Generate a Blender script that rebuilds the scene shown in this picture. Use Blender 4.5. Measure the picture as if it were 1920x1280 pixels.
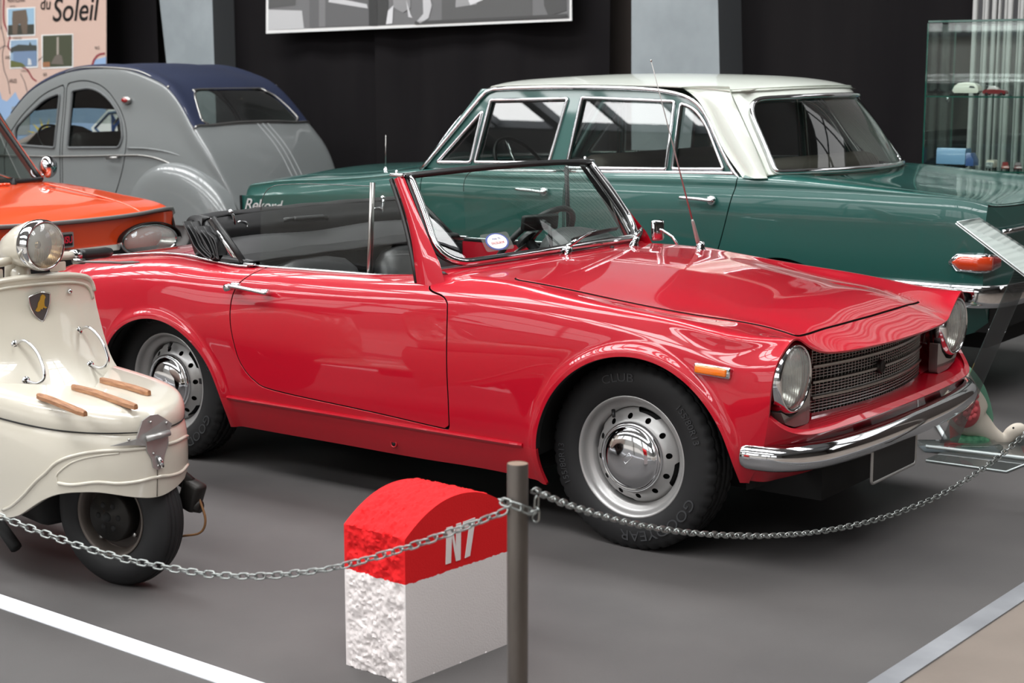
import bpy, bmesh, math, random
import numpy as np
from mathutils import Vector, Matrix
random.seed(7); np.random.seed(7)
for o in list(bpy.data.objects): bpy.data.objects.remove(o)
SC = bpy.context.scene
COL = SC.collection
PI = math.pi
# ---------------------------------------------------------------- camera
FPX, HORZ, EYE = 3060.0, 138.0, 1.4218
PITCH = math.atan((640 - HORZ) / FPX)
cam_d = bpy.data.cameras.new('camera'); cam = bpy.data.objects.new('camera', cam_d); COL.objects.link(cam)
cam_d.sensor_width = 36.0; cam_d.sensor_fit = 'HORIZONTAL'; cam_d.lens = FPX / 1920 * 36.0
cam.location = (0, 0, EYE); cam.rotation_euler = (PI / 2 - PITCH, 0, 0)
cam_d.clip_start = 0.05; cam_d.clip_end = 200
cam_d.dof.use_dof = True; cam_d.dof.focus_distance = 5.2; cam_d.dof.aperture_fstop = 5.6
SC.camera = cam
# ---------------------------------------------------------------- world, exposure
world = bpy.data.worlds.new('world'); SC.world = world; world.use_nodes = True
wb = world.node_tree.nodes['Background']; wb.inputs[0].default_value = (0.75, 0.85, 1.0, 1); wb.inputs[1].default_value = 0.6
SC.view_settings.view_transform = 'Standard'; SC.view_settings.look = 'None'
SC.view_settings.gamma = 1.0; SC.view_settings.use_curve_mapping = False
SC.view_settings.exposure = 0.0
WINDOW_E = 2.2      # daylight seen through the side windows
SKYLIGHT_E = 13.0    # daylight through the roof lights

# ---------------------------------------------------------------- pixel -> place
cP, sP = math.cos(PITCH), math.sin(PITCH)
def ray(px, py):
    a = (px - 960) / FPX; b = (640 - py) / FPX
    return np.array([a, cP + b * sP, -sP + b * cP])
def at_depth(px, py, Y):
    d = ray(px, py); return np.array([0, 0, EYE]) + d * (Y / d[1])
def on_floor(px, py, z=0.0):
    d = ray(px, py); return np.array([0, 0, EYE]) + d * ((z - EYE) / d[2])

# ---------------------------------------------------------------- materials
def lin(c):
    out = []
    for v in c[:3]:
        v = v / 255.0
        out.append(v / 12.92 if v <= 0.04045 else ((v + 0.055) / 1.055) ** 2.4)
    return (*out, 1.0)
MATS = {}
def mat(name, col=(128, 128, 128), rough=0.5, metal=0.0, coat=0.0, spec=0.5, emit=None, es=0.0, alpha=1.0, trans=0.0, ior=1.5):
    if name in MATS: return MATS[name]
    m = bpy.data.materials.new(name); m.use_nodes = True
    b = m.node_tree.nodes['Principled BSDF']
    b.inputs['Base Color'].default_value = lin(col); b.inputs['Roughness'].default_value = rough
    b.inputs['Metallic'].default_value = metal; b.inputs['Coat Weight'].default_value = coat
    b.inputs['Coat Roughness'].default_value = 0.03; b.inputs['Specular IOR Level'].default_value = spec
    b.inputs['Transmission Weight'].default_value = trans; b.inputs['IOR'].default_value = ior
    if emit: b.inputs['Emission Color'].default_value = lin(emit); b.inputs['Emission Strength'].default_value = es
    if alpha < 1: b.inputs['Alpha'].default_value = alpha
    m.diffuse_color = lin(col); MATS[name] = m
    return m
def noise_col(m, c1, c2, scale=5.0, detail=6.0, lo=0.35, hi=0.65, bump=0.0, bscale=None, stretch=(1, 1, 1), coord='Object'):
    """mottled base colour and fine relief on an existing material"""
    nt = m.node_tree; b = nt.nodes['Principled BSDF']
    tc = nt.nodes.new('ShaderNodeTexCoord'); mp = nt.nodes.new('ShaderNodeMapping'); mp.inputs['Scale'].default_value = stretch
    nt.links.new(tc.outputs[coord], mp.inputs[0])
    n = nt.nodes.new('ShaderNodeTexNoise'); n.inputs['Scale'].default_value = scale; n.inputs['Detail'].default_value = detail
    nt.links.new(mp.outputs[0], n.inputs['Vector'])
    r = nt.nodes.new('ShaderNodeValToRGB'); r.color_ramp.elements[0].position = lo; r.color_ramp.elements[1].position = hi
    r.color_ramp.elements[0].color = lin(c1); r.color_ramp.elements[1].color = lin(c2)
    nt.links.new(n.outputs['Fac'], r.inputs[0]); nt.links.new(r.outputs[0], b.inputs['Base Color'])
    if bump:
        n2 = nt.nodes.new('ShaderNodeTexNoise'); n2.inputs['Scale'].default_value = bscale or scale * 8; n2.inputs['Detail'].default_value = 4
        nt.links.new(mp.outputs[0], n2.inputs['Vector'])
        bp = nt.nodes.new('ShaderNodeBump'); bp.inputs['Strength'].default_value = bump; bp.inputs['Distance'].default_value = 0.004
        nt.links.new(n2.outputs['Fac'], bp.inputs['Height']); nt.links.new(bp.outputs[0], b.inputs['Normal'])
    return m
def glass(name, tint=(255, 255, 255), refl=1.0, dens=0.0, tcol=(20, 24, 24)):
    """thin pane: clear, fresnel reflection, optional tint"""
    if name in MATS: return MATS[name]
    m = bpy.data.materials.new(name); m.use_nodes = True; nt = m.node_tree; nt.nodes.clear()
    out = nt.nodes.new('ShaderNodeOutputMaterial'); tr = nt.nodes.new('ShaderNodeBsdfTransparent'); gl = nt.nodes.new('ShaderNodeBsdfGlossy')
    tr.inputs[0].default_value = lin(tint); gl.inputs['Roughness'].default_value = 0.0
    fr = nt.nodes.new('ShaderNodeLayerWeight'); fr.inputs[0].default_value = 0.5
    pw = nt.nodes.new('ShaderNodeMath'); pw.operation = 'POWER'; pw.inputs[1].default_value = 5.0; nt.links.new(fr.outputs['Facing'], pw.inputs[0])
    mu = nt.nodes.new('ShaderNodeMath'); mu.operation = 'MULTIPLY_ADD'; mu.inputs[1].default_value = .92 * refl; mu.inputs[2].default_value = .07 * refl; mu.use_clamp = True
    nt.links.new(pw.outputs[0], mu.inputs[0])
    mx = nt.nodes.new('ShaderNodeMixShader'); nt.links.new(mu.outputs[0], mx.inputs[0])
    if dens > 0:
        df = nt.nodes.new('ShaderNodeBsdfDiffuse'); df.inputs[0].default_value = lin(tcol)
        m2 = nt.nodes.new('ShaderNodeMixShader'); m2.inputs[0].default_value = dens
        nt.links.new(tr.outputs[0], m2.inputs[1]); nt.links.new(df.outputs[0], m2.inputs[2]); nt.links.new(m2.outputs[0], mx.inputs[1])
    else: nt.links.new(tr.outputs[0], mx.inputs[1])
    nt.links.new(gl.outputs[0], mx.inputs[2]); nt.links.new(mx.outputs[0], out.inputs[0])
    MATS[name] = m; return m

RED = mat('red_paint', (176, 6, 32), 0.38, coat=1.0, spec=0.2)
SILL = mat('red_stonechip', (178, 18, 34), 0.42, coat=0.3)
GREEN = mat('green_paint', (22, 82, 75), 0.36, coat=0.9)
WHITEP = mat('white_paint', (212, 217, 208), 0.35, coat=0.8)
GREY = mat('grey_paint', (118, 122, 122), 0.35, coat=0.9)
ORANGE = mat('orange_paint', (222, 74, 26), 0.35, coat=0.9)
CREAM = mat('cream_paint', (202, 196, 182), 0.32, coat=0.9)
CHROME = mat('chrome', (215, 216, 218), 0.07, 1.0)
STEEL = mat('brushed_steel', (170, 168, 165), 0.3, 1.0)
ALU = mat('cast_aluminium', (160, 158, 156), 0.38, 0.6)
WHEELSILVER = mat('wheel_silver', (176, 175, 174), 0.36, 0.55, coat=0.3)
RUBBER = mat('tyre_rubber', (30, 30, 31), 0.62, spec=0.35)
TYRETEXT = mat('tyre_letters', (52, 53, 55), 0.55)
BLACKTRIM = mat('black_rubber_trim', (16, 16, 17), 0.45)
BLACKPART = mat('black_underside', (8, 8, 8), 0.8)
VINYL = mat('black_vinyl', (27, 27, 28), 0.42)
VINYL2 = mat('charcoal_vinyl', (52, 52, 53), 0.5)
DARKMETAL = mat('dark_metal', (44, 42, 40), 0.45, 0.7)
NAVY = mat('navy_canvas', (24, 34, 62), 0.75)
WOOD = noise_col(mat('slat_wood', (150, 104, 70), 0.5), (128, 84, 56), (168, 122, 86), 6, 8, stretch=(3, 30, 30))
PANE = glass('clear_pane', (243, 248, 246), 1.0)
PANE_SCREEN = glass('windscreen_pane', (232, 242, 238), 1.0)
PANE_DARK = glass('window_pane', (205, 212, 208), 1.15)
PANE_EDGE = mat('glass_edge_green', (18, 74, 62), 0.1, coat=1.0)
LENS_GLASS = glass('headlamp_glass', (248, 249, 246), 1.0, 0.34, (206, 206, 202))
REFLECTOR = mat('lamp_reflector', (212, 212, 210), 0.25, 1.0)
AMBER = mat('amber_lens', (240, 120, 18), 0.18, coat=1.0)
REDLENS = mat('red_lens', (140, 12, 14), 0.16, coat=1.0)
ORANGELENS = mat('orange_lens', (196, 62, 28), 0.2, coat=1.0)
CLEARLENS = mat('clear_lens', (150, 146, 143), 0.2, coat=1.0, trans=0.45)
PLATEBLACK = mat('plate_black', (2, 2, 2), 0.6)
WHITEFLAT = mat('white_print', (238, 238, 236), 0.6)
BLACKINK = mat('black_ink', (48, 46, 46), 0.7)

# ---------------------------------------------------------------- mesh tools
def new_mesh(name, V, F, mats, midx=None, smooth=True, normals=None):
    me = bpy.data.meshes.new(name)
    me.from_pydata([tuple(map(float, v)) for v in V], [], [tuple(map(int, f)) for f in F])
    for m in (mats if isinstance(mats, (list, tuple)) else [mats]): me.materials.append(m)
    if midx is not None: me.polygons.foreach_set('material_index', list(midx))
    me.polygons.foreach_set('use_smooth', [bool(smooth)] * len(F))
    me.update()
    if normals is not None: me.normals_split_custom_set_from_vertices([tuple(map(float, n)) for n in normals])
    return me
def link(name, me, parent=None, loc=None, rot=None):
    o = bpy.data.objects.new(name, me); COL.objects.link(o)
    if parent is not None: o.parent = parent
    if loc is not None: o.location = loc
    if rot is not None: o.rotation_euler = rot
    return o
def tag(o, label=None, cat=None, group=None, kind=None):
    if label: o['label'] = label
    if cat: o['category'] = cat
    if group: o['group'] = group
    if kind: o['kind'] = kind
    return o
def thing(name, label, cat, loc=(0, 0, 0), rz=0.0, group=None):
    o = bpy.data.objects.new(name, None); COL.objects.link(o); o.empty_display_size = 0.2
    o.location = loc; o.rotation_euler = (0, 0, rz)
    return tag(o, label, cat, group)
def copy_tree(o, parent=None):
    c = o.copy(); COL.objects.link(c); c.parent = parent
    for ch in list(o.children): copy_tree(ch, c)
    return c
def rot_mat(rx=0, ry=0, rz=0):
    return np.array((Matrix.Rotation(rz, 3, 'Z') @ Matrix.Rotation(ry, 3, 'Y') @ Matrix.Rotation(rx, 3, 'X')))
class MB:
    """collects shapes, built as ONE mesh"""
    def __init__(s): s.V = []; s.F = []; s.M = []; s.n = 0; s.sm = []
    def add(s, V, F, m=0, smooth=True):
        V = np.asarray(V, float); s.V.append(V)
        for f in F: s.F.append([i + s.n for i in f]); s.M.append(m); s.sm.append(smooth)
        s.n += len(V); return s
    def box(s, c, size, R=None, bev=0.0, m=0, seg=2):
        if bev > 0:
            bm = bmesh.new(); bmesh.ops.create_cube(bm, size=1.0)
            for v in bm.verts: v.co = Vector((v.co.x * size[0], v.co.y * size[1], v.co.z * size[2]))
            bmesh.ops.bevel(bm, geom=list(bm.edges), offset=min(bev, min(size) * 0.49), segments=seg, profile=0.5, affect='EDGES')
            bm.verts.index_update()
            V = np.array([v.co[:] for v in bm.verts]); F = [[v.index for v in f.verts] for f in bm.faces]; bm.free()
        else:
            V = np.array([[x, y, z] for x in (-.5, .5) for y in (-.5, .5) for z in (-.5, .5)]) * np.array(size)
            F = [[0, 1, 3, 2], [4, 6, 7, 5], [0, 4, 5, 1], [2, 3, 7, 6], [0, 2, 6, 4], [1, 5, 7, 3]]
        if R is not None: V = V @ np.asarray(R).T
        return s.add(V + np.array(c), F, m, bev > 0)
    def tube(s, pts, r, n=8, closed=False, m=0, flat=None, caps=True):
        P = np.asarray(pts, float); k = len(P)
        rr = np.full(k, r) if np.isscalar(r) else np.asarray(r, float)
        T = np.zeros_like(P)
        if closed: T = np.roll(P, -1, 0) - np.roll(P, 1, 0)
        else: T[1:-1] = P[2:] - P[:-2]; T[0] = P[1] - P[0]; T[-1] = P[-1] - P[-2]
        T /= np.maximum(np.linalg.norm(T, axis=1), 1e-9)[:, None]
        a = np.array([0, 0, 1.0]) if abs(T[0][2]) < 0.9 else np.array([1.0, 0, 0])
        U = np.cross(T[0], a); U /= np.linalg.norm(U); V = []
        for i in range(k):
            U = U - T[i] * (U @ T[i]); U /= np.linalg.norm(U); W = np.cross(T[i], U)
            for q in range(n):
                t = 2 * PI * q / n
                V.append(P[i] + (U * math.cos(t) * (flat[0] if flat else 1) + W * math.sin(t) * (flat[1] if flat else 1)) * rr[i])
        F = []
        for i in range(k if closed else k - 1):
            j = (i + 1) % k
            for q in range(n): F.append([i * n + q, i * n + (q + 1) % n, j * n + (q + 1) % n, j * n + q])
        if caps and not closed: F.append(list(range(n))[::-1]); F.append([(k - 1) * n + q for q in range(n)])
        return s.add(V, F, m)
    def loft(s, rings, closed_ring=True, caps=True, m=0, loop=False, smooth=True):
        k = len(rings); n = len(rings[0]); V = np.concatenate([np.asarray(r, float) for r in rings]); F = []
        for i in range(k if loop else k - 1):
            j = (i + 1) % k
            for q in range(n if closed_ring else n - 1): F.append([i * n + q, i * n + (q + 1) % n, j * n + (q + 1) % n, j * n + q])
        if caps and closed_ring and not loop: F.append(list(range(n))[::-1]); F.append([(k - 1) * n + q for q in range(n)])
        return s.add(V, F, m, smooth)
    def lathe(s, prof, n=32, axis='z', c=(0, 0, 0), m=0, R=None, a0=0, a1=None):
        """prof: (radius, height) pairs"""
        full = a1 is None; cnt = n if full else n + 1; V = []
        for i in range(cnt):
            t = 2 * PI * i / n if full else a0 + (a1 - a0) * i / n
            for (r, h) in prof:
                x, y, z = r * math.cos(t), r * math.sin(t), h
                V.append((x, y, z) if axis == 'z' else ((h, x, y) if axis == 'x' else (x, h, y)))
        k = len(prof); F = []
        for i in range(n):
            j = (i + 1) % cnt if full else i + 1
            for q in range(k - 1):
                f = [i * k + q, j * k + q, j * k + q + 1, i * k + q + 1]
                if axis == 'y': f = f[::-1]
                F.append(f)
        V = np.array(V)
        if R is not None: V = V @ np.asarray(R).T
        return s.add(V + np.array(c), F, m)
    def prism(s, poly, h, frame=None, m=0):
        """2-D polygon extruded by h; frame maps (a,b,c)->3-D"""
        n = len(poly); P = [(p[0], p[1], 0) for p in poly] + [(p[0], p[1], h) for p in poly]
        V = np.array([frame(*p) if frame else p for p in P], float)
        F = [list(range(n))[::-1], [n + i for i in range(n)]] + [[i, (i + 1) % n, n + (i + 1) % n, n + i] for i in range(n)]
        return s.add(V, F, m, False)
    def sphere(s, c, r, nu=16, nv=10, m=0, R=None):
        r = np.array([r] * 3 if np.isscalar(r) else r); V = []; F = []
        for i in range(nv + 1):
            ph = PI * i / nv
            for j in range(nu):
                th = 2 * PI * j / nu; V.append((math.sin(ph) * math.cos(th), math.sin(ph) * math.sin(th), math.cos(ph)))
        for i in range(nv):
            for j in range(nu): F.append([i * nu + j, (i + 1) * nu + j, (i + 1) * nu + (j + 1) % nu, i * nu + (j + 1) % nu])
        V = np.array(V) * r
        if R is not None: V = V @ np.asarray(R).T
        return s.add(V + np.array(c), F, m)
    def xform(s, fn): s.V = [np.array([fn(*v) for v in V]) for V in s.V]; return s
    def mesh(s, name, mats):
        me = new_mesh(name, np.concatenate(s.V), s.F, mats, s.M, True)
        me.polygons.foreach_set('use_smooth', s.sm)
        return me
    def build(s, name, mats, parent=None, loc=None, rot=None):
        return link(name, s.mesh(name, mats), parent, loc, rot)
def sharpen(o, ang=0.6):
    me = o.data; bm = bmesh.new(); bm.from_mesh(me)
    bmesh.ops.remove_doubles(bm, verts=bm.verts, dist=1e-5)
    bmesh.ops.recalc_face_normals(bm, faces=bm.faces)
    for e in bm.edges: e.smooth = not (len(e.link_faces) == 2 and e.calc_face_angle(0) > ang)
    bm.to_mesh(me); bm.free(); return o
def spl(pts, n=40, closed=False):
    """Catmull-Rom through points"""
    P = [np.array(p, float) for p in pts]; k = len(P); out = []
    segs = k if closed else k - 1
    per = max(2, n // segs)
    for i in range(segs):
        if closed: a, b, c, d = P[i - 1], P[i], P[(i + 1) % k], P[(i + 2) % k]
        else:
            b, c = P[i], P[i + 1]; a = P[i - 1] if i > 0 else 2 * b - c; d = P[i + 2] if i + 2 < k else 2 * c - b
        for q in range(per):
            t = q / per
            out.append(0.5 * ((2 * b) + (-a + c) * t + (2 * a - 5 * b + 4 * c - d) * t * t + (-a + 3 * b - 3 * c + d) * t ** 3))
    if not closed: out.append(P[-1])
    return np.array(out)
def rounded(poly, r, seg=5):
    """round the corners of a 2-D polygon (r scalar or per-corner list)"""
    out = []; n = len(poly); P = [np.array(p, float) for p in poly]
    for i in range(n):
        a, b, c = P[i - 1], P[i], P[(i + 1) % n]; rr = r if np.isscalar(r) else r[i]
        u = a - b; v = c - b; lu, lv = np.linalg.norm(u), np.linalg.norm(v); d = min(rr, lu * .49, lv * .49)
        p, q = b + u / lu * d, b + v / lv * d
        for k in range(seg + 1):
            t = k / seg; out.append((1 - t) ** 2 * p + 2 * t * (1 - t) * b + t * t * q)
    return np.array(out)
# ---------------------------------------------------------------- smooth surfaces and clipped panels
def natural_basis(t, tq):
    t = np.asarray(t, float); tq = np.asarray(tq, float); n = len(t); h = np.diff(t)
    A = np.zeros((n, n)); B = np.zeros((n, n)); A[0, 0] = A[-1, -1] = 1
    for i in range(1, n - 1):
        A[i, i - 1] = h[i - 1]; A[i, i] = 2 * (h[i - 1] + h[i]); A[i, i + 1] = h[i]
        B[i, i - 1] = 6 / h[i - 1]; B[i, i] = -6 / h[i - 1] - 6 / h[i]; B[i, i + 1] = 6 / h[i]
    M = np.linalg.solve(A, B)
    k = np.clip(np.searchsorted(t, tq) - 1, 0, n - 2); hk = h[k]
    a = (t[k + 1] - tq) / hk; b = (tq - t[k]) / hk
    W = np.zeros((len(tq), n)); r = np.arange(len(tq)); W[r, k] += a; W[r, k + 1] += b
    W += ((a ** 3 - a) * hk ** 2 / 6)[:, None] * M[k] + ((b ** 3 - b) * hk ** 2 / 6)[:, None] * M[k + 1]
    return W
class Surf:
    def __init__(s, C, tu=None, tv=None, disp=None):
        s.C = np.asarray(C, float); s.tu = np.arange(s.C.shape[0]) if tu is None else np.asarray(tu, float)
        s.tv = np.arange(s.C.shape[1]) if tv is None else np.asarray(tv, float); s.disp = disp
    def base(s, uv):
        nu, nv = s.C.shape[:2]
        Bu = natural_basis(s.tu, np.clip(uv[:, 0], s.tu[0], s.tu[-1])); Bv = natural_basis(s.tv, np.clip(uv[:, 1], s.tv[0], s.tv[-1]))
        A = (Bv @ s.C.transpose(1, 0, 2).reshape(nv, nu * 3)).reshape(-1, nu, 3)
        return (Bu[:, :, None] * A).sum(1)
    def nrm(s, uv, f):
        eu = (s.tu[-1] - s.tu[0]) * 2e-4; ev = (s.tv[-1] - s.tv[0]) * 2e-4
        lo = lambda a, k, e: np.column_stack([np.clip(a[:, 0] - (e if k == 0 else 0), s.tu[0], s.tu[-1]), np.clip(a[:, 1] - (e if k == 1 else 0), s.tv[0], s.tv[-1])])
        du = f(lo(uv, 0, -eu)) - f(lo(uv, 0, eu)); dv = f(lo(uv, 1, -ev)) - f(lo(uv, 1, ev))
        n = np.cross(du, dv); return n / np.maximum(np.linalg.norm(n, axis=1), 1e-12)[:, None]
    def P(s, uv):
        p = s.base(uv)
        if s.disp is not None: p = p + s.disp(p, s.nrm(uv, s.base))
        return p
    def N(s, uv):
        if s.disp is None: return s.nrm(uv, s.base)
        n0 = s.nrm(uv, s.base)
        def f(q):
            p = s.base(q); return p + s.disp(p, n0)
        return s.nrm(uv, f)
def poly_sdf(x, y, poly):
    """signed distance, positive inside"""
    poly = np.asarray(poly, float); d = np.full(len(x), 1e9); ins = np.zeros(len(x), bool)
    for i in range(len(poly)):
        ax, ay = poly[i - 1]; bx, by = poly[i]; ex, ey = bx - ax, by - ay; L = ex * ex + ey * ey + 1e-15
        t = np.clip(((x - ax) * ex + (y - ay) * ey) / L, 0, 1)
        d = np.minimum(d, np.hypot(x - ax - t * ex, y - ay - t * ey))
        c = ((ay > y) != (by > y)) & (x < ex * (y - ay) / (ey if abs(ey) > 1e-12 else 1e-12) + ax); ins ^= c
    return np.where(ins, d, -d)
def clip_grid(S, u, v, clips):
    U, Vv = np.meshgrid(u, v, indexing='ij'); uv = np.column_stack([U.ravel(), Vv.ravel()]); nv = len(v)
    I, J = np.meshgrid(np.arange(len(u) - 1), np.arange(nv - 1), indexing='ij'); k0 = (I * nv + J).ravel()
    Q = np.column_stack([k0, k0 + nv, k0 + nv + 1, k0 + 1]); X = []; P = S.P(uv)      # whole quads, cut polygons
    for fn in clips:
        val = fn(P, uv); val = np.where(np.abs(val) < 1e-7, 1e-7, val); pos = val > 0
        cnt = pos[Q].sum(1); mixed = [list(map(int, f)) for f in Q[(cnt > 0) & (cnt < 4)]]; Q = Q[cnt == 4]
        out = []; new = []; cache = {}; base = len(uv)
        for f in mixed + X:
            k = sum(pos[i] for i in f)
            if k == len(f): out.append(f); continue
            if k == 0: continue
            g = []
            for q in range(len(f)):
                a, b = f[q], f[(q + 1) % len(f)]
                if pos[a]: g.append(a)
                if pos[a] != pos[b]:
                    key = (a, b) if a < b else (b, a)
                    if key not in cache:
                        t = val[key[0]] / (val[key[0]] - val[key[1]]); cache[key] = base + len(new)
                        new.append(uv[key[0]] * (1 - t) + uv[key[1]] * t)
                    g.append(cache[key])
            if len(g) >= 3: out.append(g)
        if new: new = np.array(new); uv = np.vstack([uv, new]); P = np.vstack([P, S.P(new)])
        X = out
    F = [list(map(int, f)) for f in Q] + X
    used = np.unique(np.array([i for f in F for i in f], int)); mp = np.full(len(uv), -1); mp[used] = np.arange(len(used))
    return uv[used], [[int(mp[i]) for i in f] for f in F]
def panel(name, S, u, v, clips, m, parent=None, flip=1, depth=0.012, r=0.0015, off=0.0, mir=False, both=False, hem=True, hem_m=None, hem_fn=None):
    """a sheet of the surface S, cut to shape, with a rolled edge; flip=-1 when S's normal points inwards"""
    uv, F = clip_grid(S, u, v, clips)
    P = S.P(uv); N = S.N(uv) * flip; P = P + N * off
    if flip < 0: F = [f[::-1] for f in F]
    V = list(P); NN = list(N); FF = list(F); MI = [0] * len(F)
    if hem:
        cnt = {}
        for f in F:
            for q in range(len(f)):
                a, b = f[q], f[(q + 1) % len(f)]; cnt[(a, b)] = cnt.get((a, b), 0) + 1
        be = [e for e in cnt if (e[1], e[0]) not in cnt]
        O = {}
        for a, b in be:
            t = P[b] - P[a]
            for k in (a, b):
                o = np.cross(t, N[k]); O[k] = O.get(k, 0) + o
        i1 = {}; i2 = {}
        for k, o in O.items():
            o = o / max(np.linalg.norm(o), 1e-9)
            i1[k] = len(V); V.append(P[k] + o * r - N[k] * r); NN.append(o)
            i2[k] = len(V); V.append(P[k] + o * r - N[k] * (r + depth * (.25 if hem_fn and not hem_fn(P[k]) else 1))); NN.append(o)
        for a, b in be:
            FF.append([b, a, i1[a], i1[b]]); FF.append([i1[b], i1[a], i2[a], i2[b]]); MI += [0, 1 if hem_m and (hem_fn is None or hem_fn(P[a])) else 0]
    V = np.array(V); NN = np.array(NN)
    if mir or both:
        V2 = V * [1, -1, 1]; N2 = NN * [1, -1, 1]; F2 = [f[::-1] for f in FF]
        if both: MI = MI + MI; n = len(V); V = np.vstack([V, V2]); NN = np.vstack([NN, N2]); FF = FF + [[i + n for i in f] for f in F2]
        else: V, NN, FF = V2, N2, F2
    return link(name, new_mesh(name, V, FF, [m, hem_m] if hem_m else m, MI, normals=NN), parent)
def text_mesh(body, size, depth=0.002, bold=0.0, shear=0.0, align='CENTER', spacing=1.0):
    cu = bpy.data.curves.new('text', 'FONT'); cu.body = body; cu.size = size; cu.extrude = depth / 2; cu.align_x = align; cu.align_y = 'CENTER'
    cu.offset = bold; cu.shear = shear; cu.space_character = spacing; cu.resolution_u = 4
    o = bpy.data.objects.new('text', cu); COL.objects.link(o)
    dg = bpy.context.evaluated_depsgraph_get(); me = o.evaluated_get(dg).to_mesh()
    V = np.array([v.co[:] for v in me.vertices]); F = [list(p.vertices) for p in me.polygons]
    o.evaluated_get(dg).to_mesh_clear(); bpy.data.objects.remove(o); bpy.data.curves.remove(cu)
    return V, F
def lettering(name, body, size, m, parent, place, depth=0.002, **k):
    """flat text; place maps (right, up, out) -> 3-D in the parent's space"""
    V, F = text_mesh(body, size, depth, **k)
    return MB().add([place(*v) for v in V], F, 0, False).build(name, m, parent)
def frame3(o, r, u, n):
    o, r, u, n = (np.array(a, float) for a in (o, r, u, n))
    return lambda a, b, c=0.0: o + r * a + u * b + n * c
# ================================================================ the hall (its axes follow the parked cars)
HALL = math.radians(-37.0)
e1 = np.array([math.cos(HALL), math.sin(HALL), 0]); e2 = np.array([-math.sin(HALL), math.cos(HALL), 0])
def H(p, q, z=0.0): return e1 * p + e2 * q + np.array([0, 0, z])
def pq(P): return float(np.dot(P, e1)), float(np.dot(P, e2))
QW = 10.4      # curtain wall
QF = -9.0      # window wall behind the camera
PL, PR = -19.0, 12.0
HZ = 6.6
def wall_pt(px, py, q=QW):
    """point of a pixel's ray on a plane parallel to the curtain wall"""
    d = ray(px, py); t = q / float(np.dot(d, e2)); P = np.array([0, 0, EYE]) + d * t
    return (*pq(P), P[2])
def hquad(name, pts, m, parent=None): return MB().add(pts, [list(range(len(pts)))], 0, False).build(name, m, parent)
M_FLOOR = noise_col(mat('grey_floor_covering', (84, 82, 82), 0.62, spec=0.3), (72, 70, 70), (90, 87, 86), 1.3, 10, 0.3, 0.72, bump=0.10, bscale=240)
M_WALK = noise_col(mat('beige_concrete', (126, 115, 106), 0.6), (108, 98, 90), (132, 121, 112), 1.6, 9, 0.3, 0.7, bump=0.1, bscale=120)
M_TAPE = noise_col(mat('white_tape', (232, 234, 240), 0.5), (222, 224, 230), (240, 242, 247), 3, 5)
M_TAPE2 = noise_col(mat('grey_edge_strip', (132, 134, 138), 0.5), (118, 120, 124), (142, 144, 148), 4, 6, stretch=(1, 1, 1))
M_WALL = mat('hall_wall_paint', (96, 90, 86), 0.8); M_WALLF = mat('pale_wall_paint', (168, 166, 162), 0.8)
M_BROWN = mat('brown_wall_board', (62, 54, 50), 0.8)
M_CEIL = mat('roof_deck', (150, 152, 154), 0.8)
M_PILLAR = noise_col(mat('pillar_paint', (150, 158, 162), 0.55), (142, 150, 154), (156, 164, 168), 3, 4)
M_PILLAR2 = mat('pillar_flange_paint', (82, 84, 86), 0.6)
M_CURT = noise_col(mat('black_cloth', (27, 25, 27), 0.9, spec=0.1), (24, 22, 24), (32, 30, 31), 2.0, 8, stretch=(1, 1, 0.15))
M_FRAME = mat('window_frame_paint', (84, 88, 92), 0.5)
def glow(name, col, s):
    m = bpy.data.materials.new(name); m.use_nodes = True; nt = m.node_tree; nt.nodes.clear()
    o = nt.nodes.new('ShaderNodeOutputMaterial'); e = nt.nodes.new('ShaderNodeEmission'); e.inputs[0].default_value = lin(col); e.inputs[1].default_value = s
    nt.links.new(e.outputs[0], o.inputs[0]); return m
M_DAY = glow('daylit_window_glass', (252, 252, 252), WINDOW_E)
M_SKY = glow('daylit_roof_glass', (252, 253, 253), SKYLIGHT_E)
# ---- floor
fl = tag(hquad('floor', [H(PL, QF), H(PR, QF), H(PR, QW + .3), H(PL, QW + .3)], M_FLOOR), kind='structure')
# bay edges: white tape (parallel to the cars) and grey strip (across), read off the floor
pa, qa = pq(on_floor(0, 1115)); pb, qb = pq(on_floor(490, 1280)); qt = (qa + qb) / 2
r0, r1 = on_floor(1632, 1280), on_floor(1920, 1094); d_ = (r1 - r0) / np.linalg.norm(r1 - r0); n_ = np.array([d_[1], -d_[0], 0])
l0, l1 = on_floor(0, 1115), on_floor(490, 1280); dl = (l1 - l0) / np.linalg.norm(l1 - l0); nl = np.array([dl[1], -dl[0], 0])
k_ = np.linalg.solve(np.column_stack([dl[:2], -d_[:2]]), (r0 - l0)[:2]); corner = l0 + dl * k_[0]
def strip(name, a, d, n, L0, L1, w, h, m, kind=None):
    P = [a + d * L0, a + d * L1, a + d * L1 + n * w, a + d * L0 + n * w]
    return MB().add(P + [p + np.array([0, 0, h]) for p in P], [[4, 5, 6, 7], [0, 1, 5, 4], [1, 2, 6, 5], [2, 3, 7, 6], [3, 0, 4, 7]], 0, False).build(name, m)
tag(strip('floor_tape', corner, -dl, nl, -0.05, 7.0, 0.068, 0.003, M_TAPE), 'bright white tape line stuck on the grey floor in front of the scooter', 'tape')
tag(strip('floor_edge_strip', corner, d_, n_, -0.02, 7.5, 0.06, 0.006, M_TAPE2), 'dull grey strip edging the floor covering against the beige concrete', 'strip')
w0 = corner + n_ * 0.05
tag(strip('floor_walkway', w0, d_, n_, -6, 12, 9.0, 0.0015, M_WALK), kind='structure')
M_AISLE = noise_col(mat('pale_concrete', (158, 152, 145), 0.55), (146, 140, 133), (168, 162, 155), 1.2, 8, 0.3, 0.7)
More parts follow.
